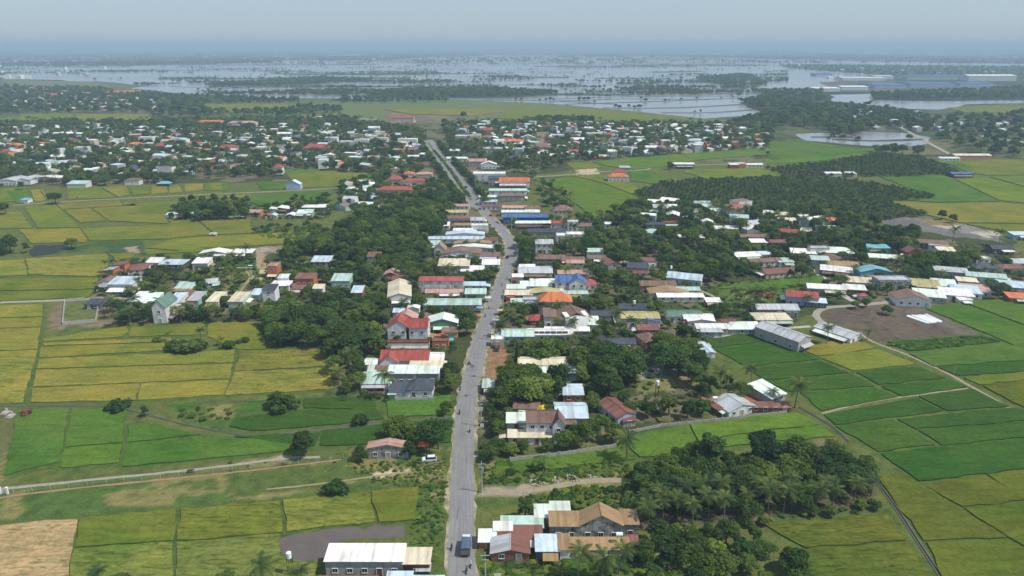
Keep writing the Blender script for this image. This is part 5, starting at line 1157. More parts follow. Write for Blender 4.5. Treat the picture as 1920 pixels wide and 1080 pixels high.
# single trees that stand out
for kd, x, y, h, lab in [
 ('b', 571, 856, 9.5, 'lone round tree beside the concrete lane and the pale sand patch'), ('s', 527, 766, 7.5, 'small dark bush alone in the dark green paddy'), ('b', 272, 781, 4.6, 'grey green willow-like bush leaning over the winding canal'), ('s', 222, 768, 5.5, 'low bush on the canal bank by the pink flowering bush'),
 ('b', 748, 822, 9.0, 'dark dense mango tree behind the pink roofed shed'), ('b', 822, 842, 10.5, 'broad tree overhanging the road edge by the parked white car'), ('b', 788, 838, 6.5, 'tree between the mango tree and the road tree'), ('b', 768, 856, 5.5, 'small tree in front of the pink roofed shed'), ('b', 676, 862, 5.0, 'small round tree at the left end of the pink roofed shed'), ('b', 838, 776, 5.0, 'dark bushy tree at the left road edge'), ('s', 632, 926, 6.0, 'round dark bush alone in the rough grass'), ('s', 676, 793, 4.0, 'little bush in the muddy paddy'),
 ('b', 1328, 884, 15.5, 'tallest spreading tree at the edge of the bright green rice'), ('b', 1424, 880, 13.5, 'second big spreading tree in front of the bright green rice'), ('b', 1490, 876, 11.5, 'dark feathery tree beside the two big spreading trees'), ('p', 1175, 862, 7.5, 'single coconut palm at the wall corner by the bright green rice'), ('n', 1018, 884, 5.5, 'lone banana plant at the edge of the bright green rice'),
 ('p', 1490, 765, 9.0, 'coconut palm at the end of the upper straight canal'), ('p', 1350, 742, 9.0, 'coconut palm beside the silver gabled shed'), ('p', 1408, 732, 9.0, 'coconut palm on the red earth patch by the rice'), ('p', 1449, 755, 4.5, 'short palm in front of the mint green shed'), ('p', 1550, 646, 7.5, 'coconut palm behind the grey rice warehouse'), ('p', 1625, 638, 5.0, 'small palm at the end of the white livestock shed'), ('b', 1661, 590, 5.0, 'small gnarled tree alone on the ploughed field'),
 ('p', 377, 640, 5.5, 'short coconut palm in the gold rice beside a bush clump'), ('s', 348, 658, 8.0, 'dense bush clump in the gold rice'), ('s', 335, 655, 6.0, 'left bush of the clump in the gold rice'), ('s', 364, 656, 6.0, 'bush under the short coconut palm in the gold rice'), ('p', 317, 640, 3.2, 'tiny palm in the gold rice'), ('s', 295, 640, 3.2, 'tiny round bush in the gold rice'), ('p', 416, 648, 4.2, 'small palm right of the bush clump in the gold rice'), ('s', 428, 652, 4.5, 'low bush at the end of the gold rice bund'), ('s', 457, 642, 3.5, 'small bush near the grove in the gold rice'),
 ('p', 724, 744, 9.5, 'coconut palm in front of the slate hip roofed house'), ('p', 461, 490, 8.5, 'tall coconut palm at the far end of the white gabled farm shed'), ('b', 135, 467, 8.0, 'round tree beside the small grey pond'), ('b', 105, 382, 10.5, 'big round tree beside the far pale lane'), ('b', 12, 402, 10.0, 'dark tree at the left picture edge above the gold fields'), ('b', 41, 356, 7.5, 'bush-like tree behind the turquoise roofed hut'),
 ('b', 20, 474, 12.0, 'feathery tall tree of the pond clump at the left picture edge'), ('b', 4, 478, 10.0, 'tree cut by the left picture edge near the pond'), ('b', 50, 474, 7.5, 'smaller dark tree of the pond clump'), ('s', 1019, 780, 7.0, 'x'), ('b', 970, 690, 10, 'x2'),
 ('b', 1765, 412, 7.5, 'small tree at the edge of the far right yellow field'), ('b', 1785, 418, 7.0, 'pair tree next to the small tree on the far right field'), ('b', 1255, 318, 9, 'single tree beside the white roofed field shed'), ('p', 1785, 455, 9.5, 'coconut palm against the grey soil plot on the right'), ('p', 1872, 462, 9.5, 'tall palm over the dark houses at the right'), ('p', 1060, 538, 10.5, 'tall coconut palm beside the grey roofed terrace right of the road'), ('p', 1036, 432, 9.5, 'palm behind the white block house'), ('p', 1155, 618, 8.5, 'coconut palm between the slate roof and the olive roof'), ('p', 945, 632, 7.5, 'fan palm at the road edge above the solar panelled house'), ('p', 1184, 622, 6.0, 'smaller palm in front of the olive and blue roofed house'), ('p', 1412, 588, 8, 'palm behind the wide cream roofed house'),
 ('b', 1215, 782, 7.0, 'dark tree beside the red earth yard'), ('b', 932, 476, 6.5, 'round green tree at the left road edge on the bend'), ('b', 984, 460, 10, 'tall dark roadside tree right of the bend'), ('b', 987, 492, 7.5, 'roadside tree in front of the mauve brown terrace'), ('b', 964, 425, 7, 'tree at the road edge in front of the shop hall'), ('b', 898, 528, 7.5, 'left tree of the trio in front of the cream roadside warehouse'), ('b', 913, 526, 8, 'middle tree of the trio in front of the cream roadside warehouse'), ('b', 925, 520, 7, 'right tree of the trio by the road in front of the white roofs'), ('b', 955, 598, 6, 'garden tree at the road edge above the fan palm'), ('b', 975, 622, 7, 'garden tree behind the mint roof of the solar panelled house'), ('b', 905, 243, 9, 'far tree behind the boulevard'), ('b', 870, 222, 14, 'lone round tree on the far green plain'), ('b', 210, 236, 15, 'large dark tree in the far yellow fields left')]:
    if lab == 'x': TREES.insert(0, ('y', *G(x, y), 3.2, 'bright yellow leaved bush behind the white villa', None)); continue
    if lab == 'x2': TREES.insert(0, ('c', *G(x, y), 11.0, 'tall narrow conifer beside the road', None)); continue
    one(kd, x, y, h, lab)
TREES.insert(0, ('k', *G(51, 778), 2.6, 'pink flowering bush beside the winding canal at the left edge', None))
BG = 'broadleaf trees around the houses'
# (zone polygon of trunk bases, kinds, spacing, heights, label, group, dense)
for z in [
 ("604 452 650 425 740 405 830 408 824 440 800 460 796 486 760 512 716 508 690 492 640 492 590 480 545 492 530 486 560 470", 'bbb', 7.0, 8, 12.5, 'tree of the large dark wood left of the road', 'wood left of the road', True),
 ("492 655 476 625 500 605 560 596 640 600 700 606 722 625 715 665 640 672 560 665 510 662", 'bbb', 6.6, 7.5, 11, 'tree of the dense grove beside the gold rice and red roofed white villa', 'grove beside the gold rice', True),
 ("772 606 810 598 870 604 884 622 872 632 835 628 780 618", 'bb', 6.5, 7, 9.5, 'tree of the dark clump behind the roofs by the road, above the red canopy', 'clump behind the red roofed white villa', True),
 ("620 690 680 690 688 715 680 738 640 748 625 720", 'bbp', 6, 5, 8.5, 'tree of the strip left of the grey and mint warehouse', 'strip left of the grey and mint warehouse', True),
 ("838 690 858 688 852 740 832 748", 'b', 6, 6, 8.5, 'roadside tree opposite the bare orange earth', 'trees at the left road edge', True),
 ("925 728 960 720 1010 724 1056 728 1062 760 1000 766 930 764", 'b', 6.8, 9, 12, 'tree of the big clump between the road and the cream roofed blue fronted building', 'big clump right of the road', True),
 ("920 790 960 785 955 815 920 822", 'b', 7, 5.5, 7.5, 'yellowish tree at the road edge left of the white villa', 'trees left of the white villa', True),
 ("902 848 960 846 1040 838 1050 848 950 862 905 866", 'b', 4.0, 4.2, 5.6, 'low tree of the hedge in front of the white villa', 'hedge in front of the white villa', True),
 ("1058 836 1100 826 1160 818 1166 836 1100 848 1060 852", 'b', 5.4, 7, 10, 'tree of the clump right of the white villa inside the wall', 'clump right of the white villa', True),
 ("1084 684 1160 680 1174 700 1180 748 1100 756 1085 735", 'b', 7.2, 10, 14, 'tree of the tall grove behind the rust red roofed shed', 'tall grove in the middle right', True),
 ("958 690 1000 680 1050 676 1062 694 1000 704 960 706", 'b', 6.5, 9, 12.5, 'tree in front of the solar panelled house', 'trees in front of the solar panelled house', True),
 ("1232 652 1290 640 1318 660 1322 700 1296 722 1240 706", 'b', 6.6, 8, 12, 'tree of the dark wood left of the dark green rice', 'wood left of the dark green rice', True),
 ("1300 722 1380 724 1402 744 1370 752 1310 748", 'bbs', 6, 5, 8, 'tree of the thicket below the dark wood by the rice', 'thicket below the dark wood', True),
 ("1190 784 1330 772 1340 786 1200 800", 'b', 7, 6, 8.5, 'tree along the hedge above the bright green rice', 'trees above the bright green rice', True),
 ("1178 900 1280 872 1400 872 1540 862 1640 888 1644 908 1500 922 1200 932", 'b', 4.5, 5.5, 7.8, 'tree of the dense orchard above the rows of coconut palms', 'dense orchard in the lower right', True),
 ("1180 945 1300 930 1640 908 1648 940 1480 962 1200 1000", 'ppb', 4.4, 5.0, 7.5, 'palm or tree in the coconut plantation of the lower right', 'coconut plantation in the lower right', True),
 ("1250 992 1480 966 1640 950 1650 970 1480 990 1260 1010", 'r', 4.6, 3, 3.8, 'round clipped fruit tree at the front of the coconut plantation', 'round fruit trees of the plantation', True),
 ("1200 1012 1410 1008 1470 1050 1530 1110 1200 1130 1180 1060", 'bbr', 6.2, 5, 8, 'tree of the thicket at the bottom right of the palms', 'thicket at the bottom right', True),
 ("1082 1080 1240 1068 1245 1096 1082 1104", 'p', 6.0, 7.0, 8.2, 'coconut palm of the dark row in front of the long tan roofed house', 'palm row at the bottom', True),
 ("180 1092 480 1092 480 1112 180 1116", 'bpn', 6.5, 4.5, 6.5, 'tree along the bottom picture edge below the pale rice', 'trees along the bottom edge', True), ("-20 1112 130 1108 130 1125 -20 1128", 'p', 9, 6, 7, 'palm top at the bottom left picture edge', 'palms at the bottom left', True),
 ("490 1080 590 1078 598 1110 490 1112", 'pb', 5.5, 6, 8.5, 'palm or tree beside the mud plot and the white roofed workshop', 'trees beside the mud plot', True),
 ("918 975 985 972 990 992 925 1000", 'b', 6, 6.5, 8.5, 'tree right of the road behind the mint green roofs', 'trees behind the mint roofs', True),
 ("206 580 290 588 292 612 214 614", 'ppbb', 4.8, 5, 7.5, 'palm or tree below the left end of the hamlet row', 'trees below the hamlet', True), ("316 594 400 590 482 590 484 612 330 614", 'bbbp', 5.0, 4.5, 7.5, 'tree below the right half of the hamlet row', 'trees below the hamlet row', True),
 ("256 540 308 536 312 556 262 560", 'b', 6, 6, 8, 'tree in the middle of the hamlet', 'trees inside the hamlet', True), ("354 528 380 524 382 552 358 556", 'b', 6, 6, 8.5, 'dark tree left of the small blue hut', 'trees by the small blue hut', True),
 ("338 402 460 402 468 412 345 416", 'b', 6.5, 9.5, 13, 'tree of the long grove in the far yellow fields', 'long grove in the far yellow fields', True), ("472 440 500 428 600 425 600 440 500 445", 'bs', 5, 4, 6, 'low tree of the scrub in front of the far hamlet', 'scrub in front of the far hamlet', False),
 ("190 500 300 490 480 490 500 560 400 585 250 590 180 560", 'bbsp', 6, 4, 6.5, 'garden tree between the roofs of the left hamlet', 'garden trees of the left hamlet', False), ("1330 600 1560 575 1600 560 1560 520 1440 600 1330 640", 'bsp', 6, 4, 6, 'garden tree among the white row by the rice', 'garden trees of the white row', False), ("300 380 620 372 620 412 300 415", 'bbs', 7, 4, 7, 'garden tree of the far hamlet in the yellow fields', 'garden trees of the far hamlet', False),
 ("530 500 690 492 700 590 480 600 520 560", 'bbs', 6, 4.5, 8, 'garden tree around the orchard houses left of the road', 'garden trees left of the road', False),
 ("700 500 830 470 900 440 900 560 870 600 760 600 690 560", 'bbp', 6, 5, 8.5, 'tree between the cream gable warehouse and the road', 'trees left of the road', False), ("620 660 850 640 845 745 640 745", 'bbsp', 5.5, 4, 7, 'garden tree around the red tiled house', 'garden trees by the red tiled house', False),
 ("960 470 1100 440 1300 430 1560 430 1720 450 1700 500 1480 500 1400 520 1300 540 1200 560 1000 540", 'bbbbp', 6.4, 6, 10, 'tree in the wooded quarter right of the road', 'wooded quarter right of the road', False),
 ("1100 440 1170 430 1260 450 1360 470 1300 505 1180 500 1120 470", 'b', 7.2, 8, 12, 'tall tree of the wood around the orange brick house', 'wood around the orange brick house', True),
 ("1560 452 1640 440 1720 448 1720 464 1640 468 1570 462", 'b', 6.5, 9, 12, 'tree of the tall belt in front of the grey soil plot', 'tall belt in front of the grey soil', True), ("1690 495 1830 492 1830 512 1700 515", 'b', 7, 7, 9.5, 'tree of the clump behind the village on the far right', 'clump in the far right village', True),
 ("1480 520 1720 500 1920 500 1920 560 1700 560 1560 555 1480 540", 'bbp', 6.5, 4.5, 7.5, 'garden tree in the village on the right', 'garden trees of the right village', False), ("1320 590 1420 580 1480 590 1480 600 1330 600", 'bp', 6, 6, 9, 'palm or tree behind the white row by the rice', 'trees behind the white row', False), ("1370 575 1450 570 1460 590 1380 592", 'p', 5.5, 7, 9, 'palm of the clump beside the red harvester', 'palm clump by the red harvester', True),
 ("1560 575 1640 562 1660 570 1600 580", 'bn', 5, 4, 6, 'garden tree beside the bend of the concrete lane', 'garden trees at the lane bend', False), ("1000 560 1230 560 1240 660 1120 690 960 660 950 600", 'bbsp', 5.8, 5, 8, 'garden tree around the orange roofed villa', 'garden trees by the orange roofed villa', False), ("900 780 960 760 1100 740 1200 760 1180 800 1060 800 960 830", 'bbs', 5.8, 5, 7.5, 'garden tree around the white villa', 'garden trees by the white villa', False), ("1240 590 1320 620 1240 650 1190 690 1180 660", 'b', 7.5, 6, 9, 'tree behind the slate roofed white bungalow', 'trees by the white bungalow', False),
 ("1030 420 1300 395 1560 405 1560 440 1300 430 1100 440", 'bbp', 7, 6, 10, 'tree in the belt below the plantation', 'belt below the plantation', False), ("1200 400 1230 385 1640 420 1640 440 1540 440", 'b', 8, 7, 10, 'tree at the lower edge of the plantation', 'lower edge of the plantation', False), ("1150 402 1200 385 1250 400 1200 420 1140 415", 'b', 7, 8, 11, 'tall tree at the corner of the bright green field', 'trees by the bright green field', True),
 ("640 345 760 340 830 345 850 380 790 400 640 400", 'b', 9, 6, 10, 'tree around the long red tiled villa', 'trees around the long red tiled villa', False), ("780 372 850 372 850 405 790 405", 'b', 8, 8, 12, 'tree beside the boulevard entrance', 'trees at the boulevard entrance', True),
 ("0 232 640 222 800 250 790 330 700 338 480 330 0 352", 'bbbbp', 9, 5, 11, 'tree among the roofs of the left town', 'trees of the left town', False), ("830 232 1450 236 1440 292 1100 306 980 325 850 300", 'bbbbp', 9, 5, 11, 'tree among the roofs of the right town', 'trees of the right town', False),
 ("230 240 420 232 560 238 500 256 330 262 250 258", 'b', 10, 9, 14, 'tree of the dark wood behind the left town roofs', 'dark wood in the left town', True), ("600 288 710 280 700 320 620 322", 'b', 10, 8, 12, 'tree of the wood left of the boulevard', 'wood left of the boulevard', True), ("970 232 1060 222 1110 228 1110 242 980 244", 'b', 10, 10, 14, 'tree of the round wood behind the right town', 'round wood behind the right town', True),
 ("1000 330 1060 340 1080 400 1040 400 1000 360", 'bp', 10, 6, 9, 'tree behind the orange tiled pagoda', 'trees behind the pagoda', False), ("120 352 230 346 330 346 330 340 120 340", 'b', 8, 7, 11, 'tree along the edge of the far left fields', 'trees at the edge of the far left fields', False),
 ("0 165 180 168 330 190 460 196 470 214 330 222 0 218", 'b', 19, 9, 15, 'far tree of the upper left quarter', 'trees of the upper left quarter', False), ("240 178 480 186 600 206 540 220 330 212", 'b', 15, 9, 14, 'tree of the far wood left of the green plain', 'far wood left of the plain', True)]:
    zone(z[0], z[1], z[2], z[3], z[4], z[5], z[6], dense=z[7])
# boulevard rows
for s, off, lab in (("893 385 880 357 860 332 838 305 822 285 812 271", 7.6, 'clipped street tree on the right side of the boulevard'), ("884 380 870 362 848 335 826 305 808 282 798 266", -7.6, 'clipped street tree on the left side of the boulevard')):
    pts = wline(s, 6.5)
    for p, n in zip(pts, strip_normals(pts)): q = p + n * off; TREES.append(('b', q[0], q[1], random.uniform(6, 8), lab, 'street trees of the boulevard'))
for p in wline("880 368 865 350 848 325 830 302 814 283", 4.5): TREES.append(('s', p[0], p[1], 2.4, 'clipped shrub on the boulevard median', 'shrubs of the boulevard median'))
# plantation blocks
zone("1190 362 1240 345 1320 338 1500 332 1620 342 1700 358 1755 372 1660 380 1740 404 1640 414 1500 410 1300 402 1230 388", 'o', 5.2, 2.8, 5.0, 'palm of the large plantation block', 'large plantation block', rows=0.5, dense=True, mask=3)
zone("1430 318 1540 308 1640 292 1720 296 1760 308 1800 327 1700 332 1560 332 1480 330", 'o', 6.0, 3.4, 5.6, 'palm of the upper plantation block', 'upper plantation block', rows=0.35, dense=True, mask=3)
# scrub and hedges
for z in [("645 870 840 860 842 1010 800 1070 770 1010 790 915 700 905", 's', 1.6, 0.7, 2.2, 'rough weed bush on the road bank'), ("905 870 1170 870 1200 890 1200 905 905 905", 's', 2.0, 0.9, 3.0, 'weed bush by the dirt track'), ("990 930 1190 915 1230 945 1190 985 1000 975", 's', 2.4, 1.6, 6.0, 'bush of the overgrown plot behind the tan roofed hall'),
          ("1178 880 1640 866 1650 960 1200 1000", 's', 3.0, 1.6, 3.4, 'bush of the undergrowth below the coconut palms'), ("910 1056 1240 1050 1250 1100 910 1100", 's', 2.1, 1.0, 3.6, 'bush of the weedy plot along the bottom'), ("330 770 440 764 440 785 340 790", 's', 3.5, 2, 4, 'bush of the scrub mound beside the winding canal'), ("390 488 480 484 480 502 390 503", 's', 4, 2, 4.5, 'bush in the green plot behind the dirt yard'), ("470 425 500 440 610 436 600 455 560 450 490 445", 's', 4, 3, 6, 'bush of the thicket in the yellow fields'), ("1660 645 1840 632 1870 641 1705 657", 's', 2.2, 2.2, 3.2, 'tall sugar-cane tuft in the strip below the ploughed field'),
          ("500 490 700 480 880 440 930 440 900 560 850 640 840 742 640 742 620 660 480 600", 's', 4.2, 1.4, 3.4, 'garden bush among the houses left of the road'), ("965 450 1300 430 1560 430 1900 470 1900 560 1680 560 1560 560 1420 630 1330 650 1320 780 1100 810 920 820 930 600", 's', 4.6, 1.4, 3.6, 'garden bush among the houses right of the road'), ("190 500 480 484 490 560 400 590 200 600", 's', 3.6, 1.2, 3, 'garden bush among the houses of the left hamlet'),
          ("1180 700 1330 690 1340 740 1190 760", 's', 4.5, 2, 4, 'bush around the pale dry plot'), ("640 745 725 745 725 752 640 752", 's', 2.5, 2, 3.5, 'bush at the edge of the green paddy'), ("1110 1000 1185 998 1190 1012 1115 1018", 's', 3, 2.5, 4, 'bush in front of the tan roofed hall'), ("425 868 640 858 640 870 440 882", 's', 4.5, 1, 2.2, 'weed along the wire fence')]:
    zone(z[0], z[1], z[2], z[3], z[4], z[5], z[5].replace('bush', 'bushes', 1), cap=2200, dense=True, mask=7 if 'garden' in z[5] else 3)
# far belts on banks and islands of the flood
FARZ = [("0 118 300 114 480 113 520 117 240 124 0 123", 42), ("380 162 440 156 470 158 420 163", 13), ("560 148 700 150 690 154 570 154", 17), ("420 160 500 153 610 146 640 150 600 158 480 163", 15), ("680 179 760 170 930 168 1050 176 960 183 720 185", 11), ("1300 148 1400 140 1440 158 1390 169 1330 155", 17), ("1385 193 1450 182 1545 185 1500 208 1420 205", 11), ("1630 178 1920 166 1920 186 1640 189", 16),
        ("1450 208 1560 198 1700 212 1760 226 1740 246 1560 244 1440 236 1350 238 1400 228", 13), ("1760 222 1920 215 1920 300 1830 290 1760 262", 18), ("1460 122 1920 126 1920 140 1650 144 1480 130", 36), ("640 186 840 187 840 193 640 194", 16), ("420 190 560 188 560 194 420 196", 16), ("560 205 640 203 640 212 560 214", 13), ("1400 170 1540 172 1540 184 1440 182", 18), ("1660 215 1700 222 1700 234 1640 230", 11), ("1640 285 1720 290 1720 296 1640 292", 9), ("1540 236 1620 240 1610 256 1560 254", 9)]
qx = RNG.uniform(-30, 1480, 30000); qy = 112 + 72 * RNG.random(30000) ** 1.1     # flooded tree belts, drawn out across the view and broken by gaps
gq = [G(a, b) for a, b in zip(qx, qy)]; fx = np.array([a[0] for a in gq]); fy = np.array([a[1] for a in gq]); fa = fbm(fx * .0022 + 3, fy * .0052 + 8, 4)
for k in np.nonzero((fa > .60 - .05 * (qy < 130) + .06 * (qy > 165)) & ~((qy > 150) & (qx < 250)))[0]: TREES.append(('b', fx[k], fy[k], random.uniform(5, 10), 'tree on a far bank of the flood', 'far banks'))
for s, sp in FARZ: zone(s, 'b', sp, 9, 14, 'tree on a far bank of the flood', 'far banks', dense=True, mask=3, cap=1500, tries=4)
for b in MBUNDS:
    for q in spline(poly(b), 14):
        if random.random() < .16:
            for k in range(random.choice((1, 1, 2, 4))): TREES.append(('b', q[0] + random.gauss(0, 9), q[1] + random.gauss(0, 4), random.uniform(5, 10), 'tree on a far bank of the flood', 'far banks'))
for b in BUNDS:      # rows and clumps of trees standing along the bunds in the flood
    pts = spline(poly(b), 9); on = random.random() < .8; dens = random.uniform(.1, .75)
    for q in pts:
        if random.random() < .06: on = not on
        if on and random.random() < dens: TREES.append(('b', q[0] + random.gauss(0, 3), q[1] + random.gauss(0, 4), random.uniform(4, 9), 'tree on a far bank of the flood', 'far banks'))
for i in range(900):     # trees strewn over the plain beyond
    px = random.uniform(-20, 1940); py = 94 + 26 * random.random()
    x, y = G(px, py)
    for k in range(random.randint(2, 6)): TREES.append(('b', x + random.gauss(0, 45), y + random.gauss(0, 12), random.uniform(9, 20), 'tree on a far bank of the flood', 'far banks'))
# ---------------------------------------------------------------- realise: the largest as things, the rest as one mass per kind
def in_frame(x, y, h): px, py = PX(x, y); return -30 < px < 1950 and py < 1080 + h * 7
def key(t): return -t[3] / math.hypot(t[1], t[2], CAM_H)
def root_of(nm, t, cat): 
    r = empty(nm, (t[1], t[2], 0), random.uniform(0, 6.28)); tag(r, t[4], cat, t[5] or 'single trees'); return r
def scatter_mass(name, label, protos, items, fl=(1, 1, 1)):
    if not items: return
    pc = bpy.data.collections.new(name + '_kinds')
    for i, me in enumerate(protos): pc.objects.link(bpy.data.objects.new('%s_kind%02d' % (name, i), me))
    me = bpy.data.meshes.new(name); n = len(items); me.vertices.add(n); me.vertices.foreach_set('co', np.array([(a[0], a[1], 0.0) for a in items], np.float32).ravel())
    at = me.attributes.new('scl', 'FLOAT_VECTOR', 'POINT'); at.data.foreach_set('vector', np.array([(a[2] * fl[0], a[2] * fl[1], a[2] * fl[2]) for a in items], np.float32).ravel())
    at = me.attributes.new('rot', 'FLOAT_VECTOR', 'POINT'); at.data.foreach_set('vector', np.array([(0, 0, random.uniform(0, 6.28)) for a in items], np.float32).ravel())
    at = me.attributes.new('idx', 'INT', 'POINT'); at.data.foreach_set('value', np.array([random.randrange(len(protos)) for a in items], np.int32))
    o = tag(obj(name, me), label, kind='stuff')
    ng = bpy.data.node_groups.new(name, 'GeometryNodeTree'); ng.interface.new_socket('Geometry', in_out='INPUT', socket_type='NodeSocketGeometry'); ng.interface.new_socket('Geometry', in_out='OUTPUT', socket_type='NodeSocketGeometry')
    gi = ng.nodes.new('NodeGroupInput'); go = ng.nodes.new('NodeGroupOutput'); ci = ng.nodes.new('GeometryNodeCollectionInfo'); ci.inputs['Collection'].default_value = pc; ci.inputs['Separate Children'].default_value = True; ci.inputs['Reset Children'].default_value = True
    ip = ng.nodes.new('GeometryNodeInstanceOnPoints'); ip.inputs['Pick Instance'].default_value = True
    def na(nm, ty): q = ng.nodes.new('GeometryNodeInputNamedAttribute'); q.data_type = ty; q.inputs['Name'].default_value = nm; return q.outputs['Attribute']
    lk = ng.links.new; lk(gi.outputs[0], ip.inputs['Points']); lk(ci.outputs[0], ip.inputs['Instance']); lk(na('idx', 'INT'), ip.inputs['Instance Index']); lk(na('scl', 'FLOAT_VECTOR'), ip.inputs['Scale']); lk(na('rot', 'FLOAT_VECTOR'), ip.inputs['Rotation']); lk(ip.outputs[0], go.inputs[0])
    o.modifiers.new('scatter', 'NODES').node_group = ng
_gr = {}
for i, t in enumerate(TREES):
    if t[5] and t[0] in 'bpors' and t[5] != 'far banks': _gr.setdefault(t[4], []).append(i)
for lab, ids in _gr.items():
    if len(ids) < 4: continue
    xs = np.array([PX(TREES[i][1], TREES[i][2]) for i in ids]); hs = np.array([TREES[i][3] for i in ids]); lo, hi = np.quantile(xs, (.25, .75), axis=0); h0, h1 = np.quantile(hs, (.3, .7))
    for i, (x, y), h in zip(ids, xs, hs):
        pos = 'at its front' if y > hi[1] else ('at its rear' if y < lo[1] else '') ; sd = 'on its left side' if x < lo[0] else ('on its right side' if x > hi[0] else 'in its middle')
        nl = ' '.join(a for a in (('tall' if h > h1 else ('low' if h < h0 else 'middling')), lab, pos if pos else sd) if a)
        nl2 = ' '.join(a for a in (('tall' if h > h1 else ('low' if h < h0 else 'middling')), lab, pos, sd) if a)
        for c in (nl2, nl, ('tall ' if h > h1 else 'low ' if h < h0 else 'middling ') + lab):
            if len(c.split()) <= 16: TREES[i] = TREES[i][:4] + (c,) + TREES[i][5:]; break
broad = sorted([t for t in TREES if t[0] == 'b' and in_frame(*t[1:4])], key=key); NB = 300
for i, t in enumerate(broad[:NB]):
    tm, cm, rx, h0 = BROAD[random.randrange(len(BROAD))]; r = root_of('broadleaf_tree', t, 'tree'); s = t[3] / h0; r.scale = (s * random.uniform(.95, 1.15), s * random.uniform(.95, 1.15), s)
    obj('trunk', tm, r); obj('crown', cm, r)
scatter_mass('forest', 'broadleaf trees of the woods, gardens and far banks', [merged('tree', a[0], a[1]) for a in BROAD], [(t[1], t[2], t[3] / 8.0) for t in broad[NB:]])
palm = sorted([t for t in TREES if t[0] == 'p' and in_frame(*t[1:4])], key=key); NP = 220
for i, t in enumerate(palm[:NP]):
    k = random.randrange(len(PALMS)); tm, c1, c2, h0, bx = PALMS[k]; r = root_of('coconut_palm', t, 'palm'); s = t[3] / h0; r.scale = (s ** .6,) * 2 + (s,)
    obj('trunk', tm, r)
    if i < 26:
        rg = random.Random(i); cr = bpy.data.objects.new('crown', None); COL.objects.link(cr); cr.parent = r; cr.location = (bx, bx * .3, h0)
        for q in range(19):
            f = obj('frond', FROND, cr); sc = rg.uniform(.8, 1.1); f.scale = (sc,) * 3; f.rotation_euler = (Matrix.Rotation(q * 2.399 + rg.uniform(-.2, .2), 3, 'Z') @ Matrix.Rotation(-(-0.5 + 1.25 * q / 19 + rg.uniform(-.1, .1)), 3, 'Y')).to_euler()
    else: obj('crown', c1 if i < 80 else c2, r)
scatter_mass('palm_vegetation', 'coconut palms among the farther roofs', [merged('palm', a[0], a[2]) for a in PALMS], [(t[1], t[2], t[3] / 7.7) for t in palm[NP:]])
orch = sorted([t for t in TREES if t[0] == 'o' and in_frame(*t[1:4])], key=key)
for t in orch[:300]:
    k = random.randrange(3); r = root_of('plantation_palm', t, 'palm'); s = t[3] / 3.9; r.scale = (s * 1.1, s * 1.1, s); obj('trunk', ORCH[k][0], r); obj('crown', ORCH[k][1], r)
scatter_mass('plantation_vegetation', 'rows of short palms of the two plantation blocks', [merged('orchard', a[0], a[1]) for a in ORCH], [(t[1], t[2], t[3] / 3.9 * 1.08) for t in orch[300:]])
shr = sorted([t for t in TREES if t[0] == 's' and in_frame(*t[1:4])], key=key)
for i, t in enumerate(shr[:260]):
    dk = t[5] is None or random.random() < .18; o = obj('shrub', random.choice(DBUSH if dk else BUSH), loc=(t[1], t[2], 0), rz=random.uniform(0, 6.28)); s = t[3] / 1.5; fw = 1.5 if 'weed' in t[4] else 1.0; o.scale = (s * random.uniform(.9, 1.4) * fw, s * random.uniform(.9, 1.2) * fw, s * random.uniform(.75, 1) / fw); tag(o, t[4], 'shrub', t[5] or 'single shrubs')
scatter_mass('undergrowth', 'weeds and low bushes of the banks and gardens', BUSH + DBUSH[:2], [(t[1], t[2], t[3] / 1.5) for t in shr[260:]], (1.45, 1.3, .72))
for t in TREES:
    if not in_frame(*t[1:4]): continue
    if t[0] == 'r': r = root_of('fruit_tree', t, 'tree'); r.scale = (t[3] / 3.2,) * 3; obj('trunk', rtrunk, r); obj('crown', random.choice(ROUND), r)
    if t[0] == 'n': o = obj('banana_plant', BAN, loc=(t[1], t[2], 0), rz=random.uniform(0, 6)); o.scale = (t[3] / 3.2 * 1.2,) * 3; tag(o, t[4], 'banana plant', t[5] or 'single plants')
    if t[0] in 'yk':
        o = obj('flowering_bush', crown_mesh('flowering_bush', 1.0, 0.8, 0.5, 10, 80, 0.12, MAT['yellow_leaf' if t[0] == 'y' else 'pink_flower'], seed=91), loc=(t[1], t[2], 0 if t[0] == 'k' else 1.2)); o.scale = (t[3] * .75,) * 3; tag(o, t[4], 'bush')
    if t[0] == 'c':
        r = root_of('conifer', t, 'tree'); mb = MB(); mb.tube([(0, 0, -.2), (0, 0, 10)], [.2, .05], 6); obj('trunk', mb.mesh('trunk', [MAT['bark']]), r)
        n = 1500; z = RNG.uniform(0, 1, n) ** .8; rad = (1.35 * (1 - z) ** .7 + .12) * RNG.uniform(.7, 1.05, n); a = RNG.uniform(0, 6.28, n); Cc = np.stack([np.cos(a) * rad, np.sin(a) * rad, .8 + z * 10.2], 1); Nn = np.stack([np.cos(a), np.sin(a), .5 + 0 * a], 1) + RNG.normal(0, .4, (n, 3)); Nn /= np.linalg.norm(Nn, axis=1)[:, None]
        obj('crown', quads_mesh('crown', Cc, Nn, RNG.uniform(.13, .26, n), MAT['broad_leaf']), r)
